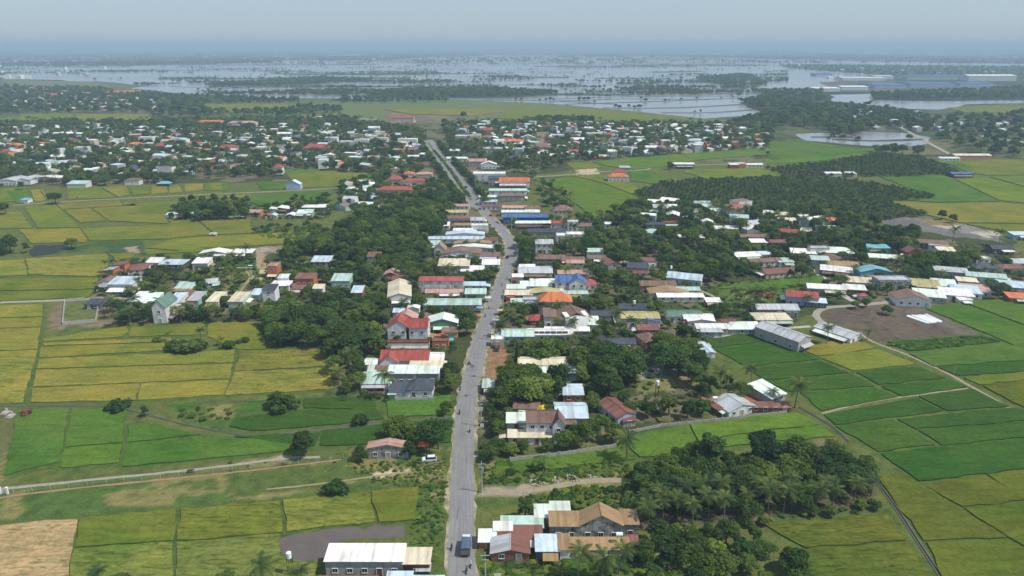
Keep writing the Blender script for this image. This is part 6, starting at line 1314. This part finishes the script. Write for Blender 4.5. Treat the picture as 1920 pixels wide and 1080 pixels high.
# ================================================================ vehicles, riders, poles, fences
def at(px, py, z=0.0): g = G(px, py); return (g[0], g[1], z)
def copy_tree(o, parent=None):
    c = o.copy(); COL.objects.link(c); c.parent = parent
    for ch in list(o.children): copy_tree(ch, c)
    return c
def wheel_mesh(r, wd):
    mb = MB(); mb.tube([(-wd / 2, 0, 0), (wd / 2, 0, 0)], r, 16, 0); mb.tube([(-wd / 2 - .01, 0, 0), (wd / 2 + .01, 0, 0)], r * .55, 12, 1); return mb.mesh('wheel', [MAT['tyre'], MAT['steel']])
# ---- truck seen from behind, driving away (+Y)
tr = empty('truck', at(872.5, 1046)); tr.location.z = 0.055; tag(tr, 'covered cargo truck with dark blue tarpaulin driving away on the main road', 'truck')
OP = MAT['object_paint']
mb = MB(); mb.box(0, 3.2, .55, .9, 6.2, .22); obj('chassis', mb.mesh('chassis', [MAT['dark_metal']]), tr)
mb = MB(); mb.box(0, 2.2, .8, 2.3, 4.3, .9); [mb.box(s * 1.16, .25 + k * .78, .8, .06, .1, .95) for s in (-1, 1) for k in range(6)]; obj('cargo_bed', mb.mesh('cargo_bed', [OP]), tr, color=(.16, .17, .19))
prof = [(-1.16, 1.7), (-1.16, 2.55), (-.95, 2.78), (0, 2.86), (.95, 2.78), (1.16, 2.55), (1.16, 1.7)]
ys = [.06, .9, 1.75, 2.6, 3.45, 4.3]; v = []; f = []
for k, y in enumerate(ys):
    for x, z in prof: v.append((x, y, z - (.05 if k in (1, 3) and z > 2 else 0)))
n = len(prof)
for k in range(len(ys) - 1): f += [(k * n + i, k * n + i + 1, (k + 1) * n + i + 1, (k + 1) * n + i) for i in range(n - 1)]
f += [tuple(range(n))[::-1], tuple((len(ys) - 1) * n + i for i in range(n))]
obj('tarpaulin', mesh('tarpaulin', v, f, [OP]), tr, color=(.075, .11, .17))
mb = MB(); mb.box(0, 0, .8, 2.26, .08, 1.0); [mb.box(-.9 + .45 * i, -.05, .85, .05, .05, .9) for i in range(5)]; obj('tailgate', mb.mesh('tailgate', [OP]), tr, color=(.20, .165, .13))
mb = MB(); mb.box(0, 5.15, .75, 2.15, 1.5, .9); mb.box(0, 5.1, 1.65, 2.1, 1.35, .85, 0, 0, .94, .86); obj('cab', mb.mesh('cab', [OP]), tr, color=(.62, .63, .64))
mb = MB(); mb.box(0, 5.78, 1.72, 1.8, .06, .62); mb.box(1.05, 5.15, 1.75, .04, .9, .5); mb.box(-1.05, 5.15, 1.75, .04, .9, .5); obj('windscreen', mb.mesh('windscreen', [MAT['glass']]), tr)
mb = MB(); mb.box(0, 4.62, 2.5, 1.9, .5, .3, 0, 0, .9, .6); obj('wind_deflector', mb.mesh('wind_deflector', [OP]), tr, color=(.62, .63, .64))
WT = wheel_mesh(.48, .28); 
for x, y in ((-1.0, .95), (1.0, .95), (-1.0, 5.0), (1.0, 5.0)): obj('wheel', WT, tr, (x, y, .48))
mb = MB(); mb.box(0, 0, 0, .22, .04, .12); TL = mb.mesh('tail_light', [MAT['red_paint']]); [obj('tail_light', TL, tr, (x, -.03, .66)) for x in (-.9, .9)]
mb = MB(); mb.box(0, 0, .4, 2.2, .1, .12); obj('bumper', mb.mesh('bumper', [MAT['dark_metal']]), tr, (0, 0, 0)); mb = MB(); mb.box(0, 0, 0, .08, .12, .35); MR = mb.mesh('mirror', [MAT['dark_metal']]); [obj('mirror', MR, tr, (x, 5.6, 1.8)) for x in (-1.25, 1.25)]
# ---- cars
def car(px, py, rz, color, label, suv=True, group='parked and passing cars', z=0.0):
    r = empty('car', at(px, py), rz); r.location.z = z; tag(r, label, 'car', group); Lh = 2.2; H1, H2 = (.95, 1.72) if suv else (.82, 1.42)
    side = [(-Lh, .35), (Lh, .35), (Lh + .02, .7), (Lh - .15, H1 * .95), (1.15, H1 + .02), (-Lh + .1, H1 + .04), (-Lh - .02, .75)]
    v = [(a, s * .88, b) for s in (-1, 1) for a, b in side]; n = len(side)
    obj('body', mesh('body', v, [tuple(range(n)), tuple(range(n, 2 * n))[::-1]] + [(i, n + i, n + (i + 1) % n, (i + 1) % n) for i in range(n)], [OP]), r, color=color)
    cab = [(-Lh + .12, H1 + .03), (1.15, H1 + .03), (.45, H2 - .06), (-Lh + .5, H2 - .06)]
    v = [(a, s * (.84 if b < H1 + .1 else .68), b) for s in (-1, 1) for a, b in cab]; obj('window', mesh('window', v, [(0, 1, 2, 3), (7, 6, 5, 4)] + [(i, 4 + i, 4 + (i + 1) % 4, (i + 1) % 4) for i in range(4)], [MAT['glass']]), r)
    mb = MB(); mb.box((-Lh + .95) / 2, 0, H2 - .055, Lh + .1, 1.38, .07, 0, 0, .94, .92); obj('roof', mb.mesh('roof', [OP]), r, color=color)
    W = wheel_mesh(.33, .2); [setattr(obj('wheel', W, r, (x, y, .33)), 'rotation_euler', (0, 0, math.pi / 2)) for x in (-1.35, 1.35) for y in (-.8, .8)]
    mb = MB(); mb.box(0, 0, 0, .06, .35, .14); HL = mb.mesh('headlight', [MAT['white_trim']]); [obj('headlight', HL, r, (Lh, y, .72)) for y in (-.6, .6)]
car(805, 864, math.pi + .12, (.66, .68, .72), 'white estate car parked on the grass by the pink roofed shed')
car(472, 503, 0.05, (.70, .70, .70), 'white car parked on the short lane behind the dirt yard')
car(952, 483, R(80), (.05, .05, .06), 'dark car on the main road near the brown roofed houses', False, z=.06); car(934, 418, R(125), (.5, .5, .52), 'silver car on the bend of the main road', False, z=.06); car(921, 405, R(130), (.6, .1, .08), 'red car where the main road enters the shop rows', False, z=.06)
car(874, 352, R(118), (.08, .08, .09), 'dark car on the boulevard', True, z=.06); car(848, 318, R(118), (.7, .7, .7), 'white car farther up the boulevard', True, z=.06); car(828, 308, R(-60), (.4, .4, .42), 'grey car on the second carriageway of the boulevard', True, z=.06); car(932, 656, R(80), (.06, .06, .07), 'dark van parked beside the bare orange earth', True)
# ---- riders: one continuous body, sitting
def rider_mesh():
    me = bpy.data.meshes.new('person'); J = [(0, -.1, .78), (0, -.06, 1.05), (0, .0, 1.3), (0, .03, 1.45), (0, .06, 1.6), (.19, .0, 1.34), (.25, .2, 1.14), (.24, .46, 1.06), (-.19, 0, 1.34), (-.25, .2, 1.14), (-.24, .46, 1.06), (.12, -.06, .76), (.18, .3, .74), (.16, .22, .32), (.16, .33, .27), (-.12, -.06, .76), (-.18, .3, .74), (-.16, .22, .32), (-.16, .33, .27), (0, .07, 1.72)]
    E = [(0, 1), (1, 2), (2, 3), (3, 4), (4, 19), (2, 5), (5, 6), (6, 7), (2, 8), (8, 9), (9, 10), (0, 11), (11, 12), (12, 13), (13, 14), (0, 15), (15, 16), (16, 17), (17, 18)]
    rad = [.15, .16, .17, .065, .095, .075, .055, .04, .075, .055, .04, .1, .08, .055, .045, .1, .08, .055, .045, .09]
    me.from_pydata(J, E, []); o = bpy.data.objects.new('tmp', me); COL.objects.link(o); md = o.modifiers.new('skin', 'SKIN'); md.use_smooth_shade = True
    for i, q in enumerate(me.skin_vertices[0].data): q.radius = (rad[i], rad[i] * (.75 if i in (0, 1, 2) else 1)); q.use_root = (i == 0)
    o.modifiers.new('sub', 'SUBSURF').levels = 1
    dg = bpy.context.evaluated_depsgraph_get(); res = bpy.data.meshes.new_from_object(o.evaluated_get(dg)); res.name = 'person'; bpy.data.objects.remove(o)
    res.materials.clear(); [res.materials.append(m) for m in (OP, flat('trousers', (.04, .045, .07)), MAT['skin'])]
    for p in res.polygons: c = p.center; p.material_index = 2 if c.z > 1.5 or (c.y > .36 and c.z > .9) else (1 if c.z < .86 else 0)
    return res
RID = rider_mesh()
mb = MB(); [mb.box(0, 0, 1.66 + .0, .26, .3, .12), mb.box(0, -.02, 1.78, .2, .24, .08, 0, 0, .6, .6)]; HELM = mb.mesh('helmet', [OP])
def bike_parts(r, col):
    mb = MB(); mb.box(0, -.15, .62, .28, .75, .12, 0, 0, .85, .9); obj('seat', mb.mesh('seat', [MAT['tyre']]), r)
    mb = MB(); mb.box(0, -.2, .4, .22, .8, .24); mb.box(0, .32, .35, .34, .12, .55, 0, 0, .9, .8); mb.box(0, .1, .28, .26, .5, .08); obj('body', mb.mesh('body', [OP]), r, color=col)
    mb = MB(); mb.tube([(-.32, .44, 1.0), (0, .5, .96), (.32, .44, 1.0)], .02, 5); mb.tube([(0, .62, .3), (0, .46, .96)], .03, 5); obj('handlebar', mb.mesh('handlebar', [MAT['dark_metal']]), r)
    mb = MB(); mb.tube([(-.05, 0, 0), (.05, 0, 0)], .28, 14); wm = mb.mesh('wheel', [MAT['tyre']]); [obj('wheel', wm, r, (0, y, .28)) for y in (-.55, .65)]
for i, (x, y, rz, sc, hc, lab, wear) in enumerate([(847, 1030, 180, (.02, .02, .025), (.03, .03, .03), 'beside the covered truck', 'black'), (875, 1074, 8, (.05, .06, .10), (.1, .1, .1), 'at the bottom edge of the road', 'navy'), (883, 1063, 0, (.55, .55, .58), (.6, .6, .6), 'at the right road edge behind the truck', 'white'), (862, 776, 180, (.25, .05, .05), (.04, .04, .04), 'by the dark bushy roadside tree', 'dark red'), (881, 810, 0, (.5, .4, .4), (.05, .05, .06), 'opposite the road tree', 'pale'), (863, 731, 178, (.06, .07, .1), (.2, .2, .25), 'on the left lane below the tar patches', 'dark'),
        (880, 684, 60, (.05, .05, .06), (.1, .1, .1), 'crossing near the tar patches', 'black'), (917, 579, 172, (.15, .18, .3), (.3, .3, .3), 'beyond the red canopy', 'blue'), (910, 594, 172, (.1, .1, .1), (.4, .1, .1), 'on the left lane by the dirt verge', 'black'), (941, 536, 0, (.3, .1, .1), (.1, .1, .1), 'by the mint roofed shops', 'red'), (951, 524, 170, (.1, .1, .12), (.2, .2, .2), 'beside the white shop roofs', 'dark'), (963, 461, 5, (.2, .2, .25), (.3, .3, .3), 'on the bend below the blue market hall', 'grey')]):
    m = empty('motorbike', at(x, y), R(rz)); m.location.z = .055; tag(m, f'small motorbike ridden by a person in {wear} {lab}', 'motorbike', 'motorbikes on the main road'); bike_parts(m, random.choice([(.3, .03, .03), (.04, .04, .05), (.05, .1, .3), (.5, .5, .5)]))
    p = obj('person', RID, loc=m.location, rz=R(rz), color=sc); tag(p, f'person in {wear} clothes riding a motorbike {lab}', 'person', 'riders on the main road'); obj('helmet', HELM, p, color=hc)
# ---- concrete utility poles along the right road edge, with cross arms and wires
RA = np.array([p for p in ROAD]); RN = strip_normals(ROAD); cum = np.concatenate([[0], np.cumsum(np.linalg.norm(np.diff(RA, axis=0), axis=1))])
def pole_mesh():
    mb = MB(); mb.tube([(0, 0, -.3), (0, 0, 10.2)], [.19, .11], 8); return mb.mesh('post', [MAT['pole_concrete']])
PM = pole_mesh(); mb = MB(); mb.box(0, 0, 0, 2.2, .12, .12); [mb.cyl(x, 0, .12, .05, .16, 6) for x in (-1, -.5, .5, 1)]; AM = mb.mesh('cross_arm', [MAT['pole_concrete']])
mb = MB(); mb.cyl(.35, 0, 0, .22, .8, 10); TFM = mb.mesh('transformer', [MAT['steel']])
tops = []; d0 = float(np.interp(G(866, 1118)[1], RA[:, 1], cum)); names = ['nearest', 'second', 'third', 'fourth', 'fifth', 'sixth', 'seventh', 'eighth', 'ninth', 'tenth', 'eleventh', 'twelfth', 'thirteenth', 'fourteenth', 'fifteenth', 'sixteenth']
for k in range(14):
    d = d0 + 2 + k * 37.0; i = int(np.searchsorted(cum, d))
    if i >= len(ROAD) - 1: break
    p = ROAD[i] + RN[i] * 5.6; tdir = ROAD[i + 1] - ROAD[i]; rz = math.atan2(tdir[1], tdir[0]) - math.pi / 2
    r = empty('utility_pole', (p[0], p[1], 0), rz); tag(r, f'{names[k]} concrete utility pole along the right edge of the main road counted from the bottom', 'utility pole', 'utility poles along the main road'); obj('post', PM, r); obj('cross_arm', AM, r, (0, -.16, 9.3)); obj('cross_arm', AM, r, (0, -.16, 8.1), scale=(.7, 1, 1))
    if k in (1, 4): obj('transformer', TFM, r, (0, 0, 7.0))
    tops.append((p, rz))
for j, (ox, z) in enumerate(((-1, 9.6), (-.5, 9.6), (.5, 9.6), (1, 9.6))):
    mb = MB(); pts = []
    for (p, a), (q, b) in zip(tops[:-1], tops[1:]):
        s = (p[0] + ox * math.cos(a), p[1] + ox * math.sin(a)); e = (q[0] + ox * math.cos(b), q[1] + ox * math.sin(b))
        for t in np.linspace(0, 1, 7)[:-1]: pts.append((s[0] + (e[0] - s[0]) * t, s[1] + (e[1] - s[1]) * t, z - 2.4 * t * (1 - t)))
    mb.tube(pts, .018, 4); tag(obj('power_line', mb.mesh('power_line', [MAT['dark_metal']])), ['outermost road side', 'inner road side', 'inner field side', 'outermost field side'][j] + ' electric wire strung between the roadside poles', 'power line', 'wires of the roadside poles')
for i, (x, y, lab) in enumerate([(1690, 660, 'pale concrete post on the dirt path nearest the cane strip'), (1744, 686, 'second pale post along the dirt path in the rice'), (1788, 704, 'third pale post along the dirt path in the rice'), (1820, 728, 'fourth pale post where the paths meet in the rice')]):
    r = empty('utility_pole', at(x, y)); tag(r, lab, 'utility pole', 'posts along the dirt path in the rice'); mb = MB(); mb.tube([(0, 0, -.2), (0, 0, 3.6)], [.12, .09], 7); obj('post', mb.mesh('post', [MAT['concrete']]), r); mb = MB(); mb.box(0, 0, 3.5, .5, .08, .08); obj('cross_arm', mb.mesh('cross_arm', [MAT['dark_metal']]), r)
for x, y, lab in [(1540, 682, 'thin dark stake in the yellow rice plot'), (1598, 705, 'thin dark stake at the corner of the yellow rice plot'), (1722, 752, 'thin dark stake by the grassy field path'), (810, 788, 'thin dark stake beside the paddy near the road')]:
    mb = MB(); mb.tube([(0, 0, 0), (.05, 0, 2.6)], .06, 5); mb.box(.03, 0, 2.2, .5, .05, .05); tag(obj('stake', mb.mesh('stake', [MAT['dark_metal']]), loc=at(x, y)), lab, 'stake')
# ---- wire fence with concrete posts along the lane on the left
fl = wline("26 925 200 905 400 886 560 870 645 860", 4.4); fr = empty('wire_fence', (fl[0][0], fl[0][1], 0)); tag(fr, 'long wire fence with pale concrete posts along the narrow lane on the left', 'fence')
mb = MB(); mb.box(0, 0, -.1, .10, .10, 1.5); FP = mb.mesh('post', [MAT['pole_concrete']])
for p in fl: obj('post', FP, fr, (p[0] - fl[0][0], p[1] - fl[0][1], 0))
for z in (.5, 1.0, 1.45):
    mb = MB(); mb.tube([(p[0] - fl[0][0], p[1] - fl[0][1], z) for p in fl], .012, 3); obj('wire', mb.mesh('wire', [MAT['steel']]), fr)
# ---- walls
def wall_run(s, h, t, mat, label, nm='boundary_wall', posts=3.0, closed=False):
    pts = [np.array(p) for p in poly(P(s))]; b = pts[0]; r = empty(nm, (b[0], b[1], 0)); tag(r, label, 'wall')
    if closed: pts.append(pts[0])
    mb = MB(); mb.box(0, 0, -.1, .3, .3, h + .35); pm = mb.mesh('pier', [mat])
    for p, q in zip(pts[:-1], pts[1:]):
        d = q - p; ln = np.linalg.norm(d); a = math.atan2(d[1], d[0]); mb = MB(); mb.box(0, 0, -.1, ln - .3, t, h + .1); c = (p + q) / 2 - b; obj('wall_panel', mb.mesh('wall_panel', [mat]), r, (c[0], c[1], 0), a)
        for k in range(int(ln / posts) + 1): e = p + d * min(1, k * posts / ln) - b; obj('pier', pm, r, (e[0], e[1], 0), a)
wall_run("118 609 180 604 187 566", 1.5, .15, MAT['pole_concrete'], 'low pale wall on two sides of the walled plot beside the hamlet'); wall_run("118 609 122 566 160 563", 1.5, .15, MAT['pole_concrete'], 'left and rear low pale wall of the walled plot')
wall_run("957 866 1050 856 1156 840", 1.5, .16, MAT['concrete'], 'weathered boundary wall between the white villa garden and the bright green rice'); wall_run("1180 812 1240 800 1340 790 1475 775", 1.0, .16, MAT['concrete'], 'low mossy wall above the bright green rice')
wall_run("742 752 815 750", 1.2, .15, MAT['pole_concrete'], 'white garden wall in front of the slate hip roofed house')
# ---- gate posts, graves, signs, tanks
r = empty('gate', at(8, 926)); tag(r, 'small white gate with two posts at the left picture edge', 'gate'); mb = MB(); mb.box(0, 0, 0, .5, .5, 2.0); mb.box(0, 0, 2.0, .65, .65, .15); gp = mb.mesh('post', [MAT['white_trim']]); [obj('post', gp, r, (x, 0, 0)) for x in (-1, 1)]; mb = MB(); mb.box(0, 0, .2, 1.5, .1, .9); obj('door', mb.mesh('door', [MAT['white_trim']]), r)
for i, (x, y) in enumerate([(10, 775), (20, 781)]):
    r = empty('grave', at(x, y)); tag(r, ['pale stepped grave beside the canal at the left edge', 'smaller pale grave in front of the first one'][i], 'grave'); mb = MB(); mb.box(0, 0, 0, 2, 2.6, .35); mb.box(0, 0, .35, 1.4, 1.8, .35); obj('plinth', mb.mesh('plinth', [MAT['concrete']]), r); mb = MB(); mb.box(0, .8, .7, .9, .3, .8, 0, 0, .7, 1); obj('headstone', mb.mesh('headstone', [MAT['pole_concrete']]), r)
for x, y, w_, h_, lab in [(902, 776, 1.5, 1.6, 'white sign board at the right road edge below the stall'), (904, 806, 1.2, 1.3, 'smaller white sign board near the white villa'), (933, 1092, 1.6, 1.5, 'white sign board at the bottom edge of the weedy plot')]:
    r = empty('sign_board', at(x, y)); tag(r, lab, 'sign'); mb = MB(); mb.box(0, 0, 1.0, w_, .08, h_); obj('panel', mb.mesh('panel', [MAT['white_trim']]), r); mb = MB(); mb.box(-w_ * .35, .06, 0, .08, .08, 1.4); mb.box(w_ * .35, .06, 0, .08, .08, 1.4); obj('leg', mb.mesh('leg', [MAT['dark_metal']]), r)
def tank(px, py, z, label, stand=False):
    gz = G(px, py, z) if not stand else G(px, py); r = empty('water_tank', (gz[0], gz[1], 0 if stand else z)); tag(r, label, 'water tank', 'steel water tanks'); z0 = 5.0 if stand else .35
    mb = MB()
    if stand: [mb.box(a, b, 0, .12, .12, z0) for a in (-.5, .5) for b in (-.5, .5)]; mb.box(0, 0, z0 - .12, 1.2, 1.2, .12); mb.cyl(0, 0, z0, .6, 1.5, 12, 1); mb.cyl(0, 0, z0 + 1.5, .6, .2, 12, 1, .2)
    else: [mb.box(a, 0, 0, .1, 1, .35) for a in (-.5, .5)]; mb.tube([(-.8, 0, .85), (.8, 0, .85)], .5, 12, 1)
    obj('drum', mb.mesh('drum', [MAT['dark_metal'], MAT['plastic_white']]), r)
for x, y, z, lab, st in [(1161, 1007, 4.6, 'white drum tank on the long tan roofed house', False), (730, 722, 4.5, 'white drum tank by the palm at the slate hip roofed house', False), (1231, 745, 0, 'white water tank on a tall stand behind the red earth yard', True), (546, 1078, 0, 'steel tank on a stand among the palms by the mud plot', True), (1340, 750, 3.6, 'white drum tank left of the silver gabled shed', False), (1257, 520, 0, 'white tank on a stand by the mint walled steel roofed house', True), (1646, 486, 5.2, 'white drum tank on the terrace below the turquoise box house', False), (1690, 480, 5.5, 'white drum tank on the slate roofed house beside the brick gable', False), (1188, 588, 0, 'small white tank tower behind the olive and blue roofed house', True)]: tank(x, y, z, lab, st)
# sheds by the upper canal: silver gable and its lean-to, mint shed
for line in ["1350 1412 780 11 3.0 G 1.6 SS w 24 / 1335 1362 778 9 2.6 l .9 D k 24 ! silver gabled shed with rusty side roof above the bright green rice | silver gabled shed | shed", "1405 1482 774 3.5 2.4 s .5 D b ! long low rust roofed lean-to beside the silver gabled shed", "1425 1466 757 13 3.0 s 1.1 L g 32 ! mint green single pitch shed near the end of the canal"]:
    make_house(*parse_house(line)); HREC[-1]['root']['label'] = HREC[-1]['label']
# ---- canopies
def canopy(px, py, w_, d_, h_, col, label, peak=1.0):
    r = empty('canopy', at(px, py)); tag(r, label, 'canopy'); v = [(-w_ / 2, -d_ / 2, h_), (w_ / 2, -d_ / 2, h_), (w_ / 2, d_ / 2, h_), (-w_ / 2, d_ / 2, h_), (0, 0, h_ + peak)]
    v += [(a, b, c - .06) for a, b, c in v]; obj('cover', mesh('cover', v, [(0, 1, 4), (1, 2, 4), (2, 3, 4), (3, 0, 4), (6, 5, 9), (7, 6, 9), (8, 7, 9), (5, 8, 9), (0, 5, 6, 1), (1, 6, 7, 2), (2, 7, 8, 3), (3, 8, 5, 0)], [OP]), r, color=col)
    mb = MB(); mb.tube([(0, 0, 0), (0, 0, h_)], .05, 6); pm = mb.mesh('post', [MAT['dark_metal']]); [obj('post', pm, r, (a * (w_ / 2 - .1), b * (d_ / 2 - .1), 0)) for a in (-1, 1) for b in (-1, 1)]
canopy(795, 846, 3.4, 3, 2.6, (.75, .10, .02), 'bright orange canopy under the tree beside the parked white car'); canopy(829, 642, 5, 4, 3, (.65, .10, .05), 'red canopy between the brick box and the road', 1.4); canopy(845, 646, 2.6, 2.6, 2.4, (.05, .40, .55), 'small turquoise canopy beside the red canopy', .8)
for i, (x, y, c, lab) in enumerate([(893, 600, (.5, .12, .1), 'red awning at the dirt verge left of the road'), (900, 585, (.2, .3, .5), 'blue awning at the dirt verge by the mint roofed house'), (915, 566, (.6, .6, .6), 'white awning at the left road edge'), (931, 608, (.6, .6, .62), 'white awning on the right road edge above the fan palm'), (938, 590, (.55, .35, .3), 'pinkish awning right of the road below the red kiosk'), (990, 470, (.2, .25, .4), 'blue awning under the roadside trees right'), (940, 470, (.6, .58, .5), 'cream awning left of the road on the bend')]): canopy(x, y, 3.2, 2.6, 2.4, c, lab, .4)
# ---- red combine harvesters on the grass plot
def harvester(px, py, rz, label):
    r = empty('harvester', at(px, py), R(rz)); tag(r, label, 'harvester', 'red harvesters on the grass plot'); mb = MB(); mb.box(0, 0, .9, 2.0, 3.6, 1.3); mb.box(.3, -1.0, 2.2, 1.3, 1.4, .5); obj('body', mb.mesh('body', [MAT['red_paint']]), r)
    mb = MB(); mb.box(-.5, 1.2, 2.2, .9, 1.0, 1.1, 0, 0, .9, .9); obj('cab', mb.mesh('cab', [MAT['glass']]), r); mb = MB(); mb.box(0, 2.9, .3, 2.6, 1.0, .7, 0, 0, 1, .4); mb.tube([(-1.2, 3.3, .9), (1.2, 3.3, .9)], .35, 8); obj('header', mb.mesh('header', [MAT['red_paint']]), r)
    mb = MB(); mb.box(0, 0, 0, .45, 3.0, .8, 0, 0, 1, .8); tm = mb.mesh('track', [MAT['tyre']]); [obj('track', tm, r, (x, 0, .02)) for x in (-.8, .8)]; mb = MB(); mb.tube([(.7, -1.2, 2.4), (.7, -1.2, 3.2), (1.0, .6, 3.4)], .14, 6); obj('unloading_pipe', mb.mesh('unloading_pipe', [MAT['red_paint']]), r)
harvester(1424, 557, 60, 'larger red harvester beside the palm clump on the grass plot'); harvester(1441, 558, -40, 'second red harvester at the end of the grass plot')
# ---- cow on the lane
def cow_mesh():
    me = bpy.data.meshes.new('cow'); J = [(-.7, 0, 1.0), (-.2, 0, .98), (.35, 0, 1.02), (.75, 0, 1.12), (1.05, 0, 1.0), (1.3, 0, .78)]; E = [(0, 1), (1, 2), (2, 3), (3, 4), (4, 5)]; rad = [.26, .32, .31, .2, .16, .1]
    for x in (-.65, .5):
        for s in (-1, 1):
            n = len(J); b = 0 if x < 0 else 2; J += [(x, s * .2, .68), (x + (-.06 if x < 0 else .02), s * .19, .36), (x, s * .19, .02)]; E += [(b, n), (n, n + 1), (n + 1, n + 2)]; rad += [.13, .065, .055]
    n = len(J); J += [(-.98, 0, .95), (-1.02, 0, .5), (1.05, .2, 1.12), (1.05, -.2, 1.12)]; E += [(0, n), (n, n + 1), (4, n + 2), (4, n + 3)]; rad += [.04, .03, .04, .04]
    me.from_pydata(J, E, []); o = bpy.data.objects.new('tmp', me); COL.objects.link(o); o.modifiers.new('skin', 'SKIN')
    for i, q in enumerate(me.skin_vertices[0].data): q.radius = (rad[i],) * 2; q.use_root = (i == 1)
    o.modifiers.new('sub', 'SUBSURF').levels = 1; res = bpy.data.meshes.new_from_object(o.evaluated_get(bpy.context.evaluated_depsgraph_get())); bpy.data.objects.remove(o); res.materials.clear(); res.materials.append(flat('cow_hide', (.05, .028, .018), .8)); res.name = 'cow'; return res
tag(obj('cow', cow_mesh(), loc=at(357, 887), rz=.2), 'dark brown cow standing beside the narrow concrete lane', 'cow')
# ---- rubble heaps beside the dirt track
for i, (x, y, s_) in enumerate([(1010, 905, 1.6), (1040, 900, 1.2), (1075, 897, 1.4), (1110, 893, 1.0)]):
    rg = np.random.default_rng(i); mb = MB()
    for k in range(26): a = rg.uniform(0, 6.28); q = rg.uniform(0, 1) ** .5 * 1.6 * s_; mb.box(q * math.cos(a), q * math.sin(a), -.05, rg.uniform(.2, .6), rg.uniform(.2, .5), rg.uniform(.15, .7) * (1.3 - q / 2 / s_), 0, rg.uniform(0, 3))
    tag(obj('rubble', mb.mesh('rubble', [flat('rubble_stone', (.36, .32, .27), .95)]), loc=at(x, y)), 'heap of pale rubble beside the dirt track', kind='stuff')
# ================================================================ haze: one even volume round the whole scene
mb = MB(); mb.box(0, 3000, -1.5, 84000, 86000, 146.5); hm = bpy.data.materials.new('haze'); hm.use_nodes = True; nt = hm.node_tree; nt.nodes.clear(); pv = nt.nodes.new('ShaderNodeVolumePrincipled'); ot = nt.nodes.new('ShaderNodeOutputMaterial'); nt.links.new(pv.outputs[0], ot.inputs['Volume'])
pv.inputs['Color'].default_value = (0.51, 0.70, 0.86, 1); pv.inputs['Density'].default_value = 0.000175; pv.inputs['Anisotropy'].default_value = 0.0
tag(obj('haze', mb.mesh('haze', [hm])), 'pale blue haze that fades the far plain', kind='stuff')
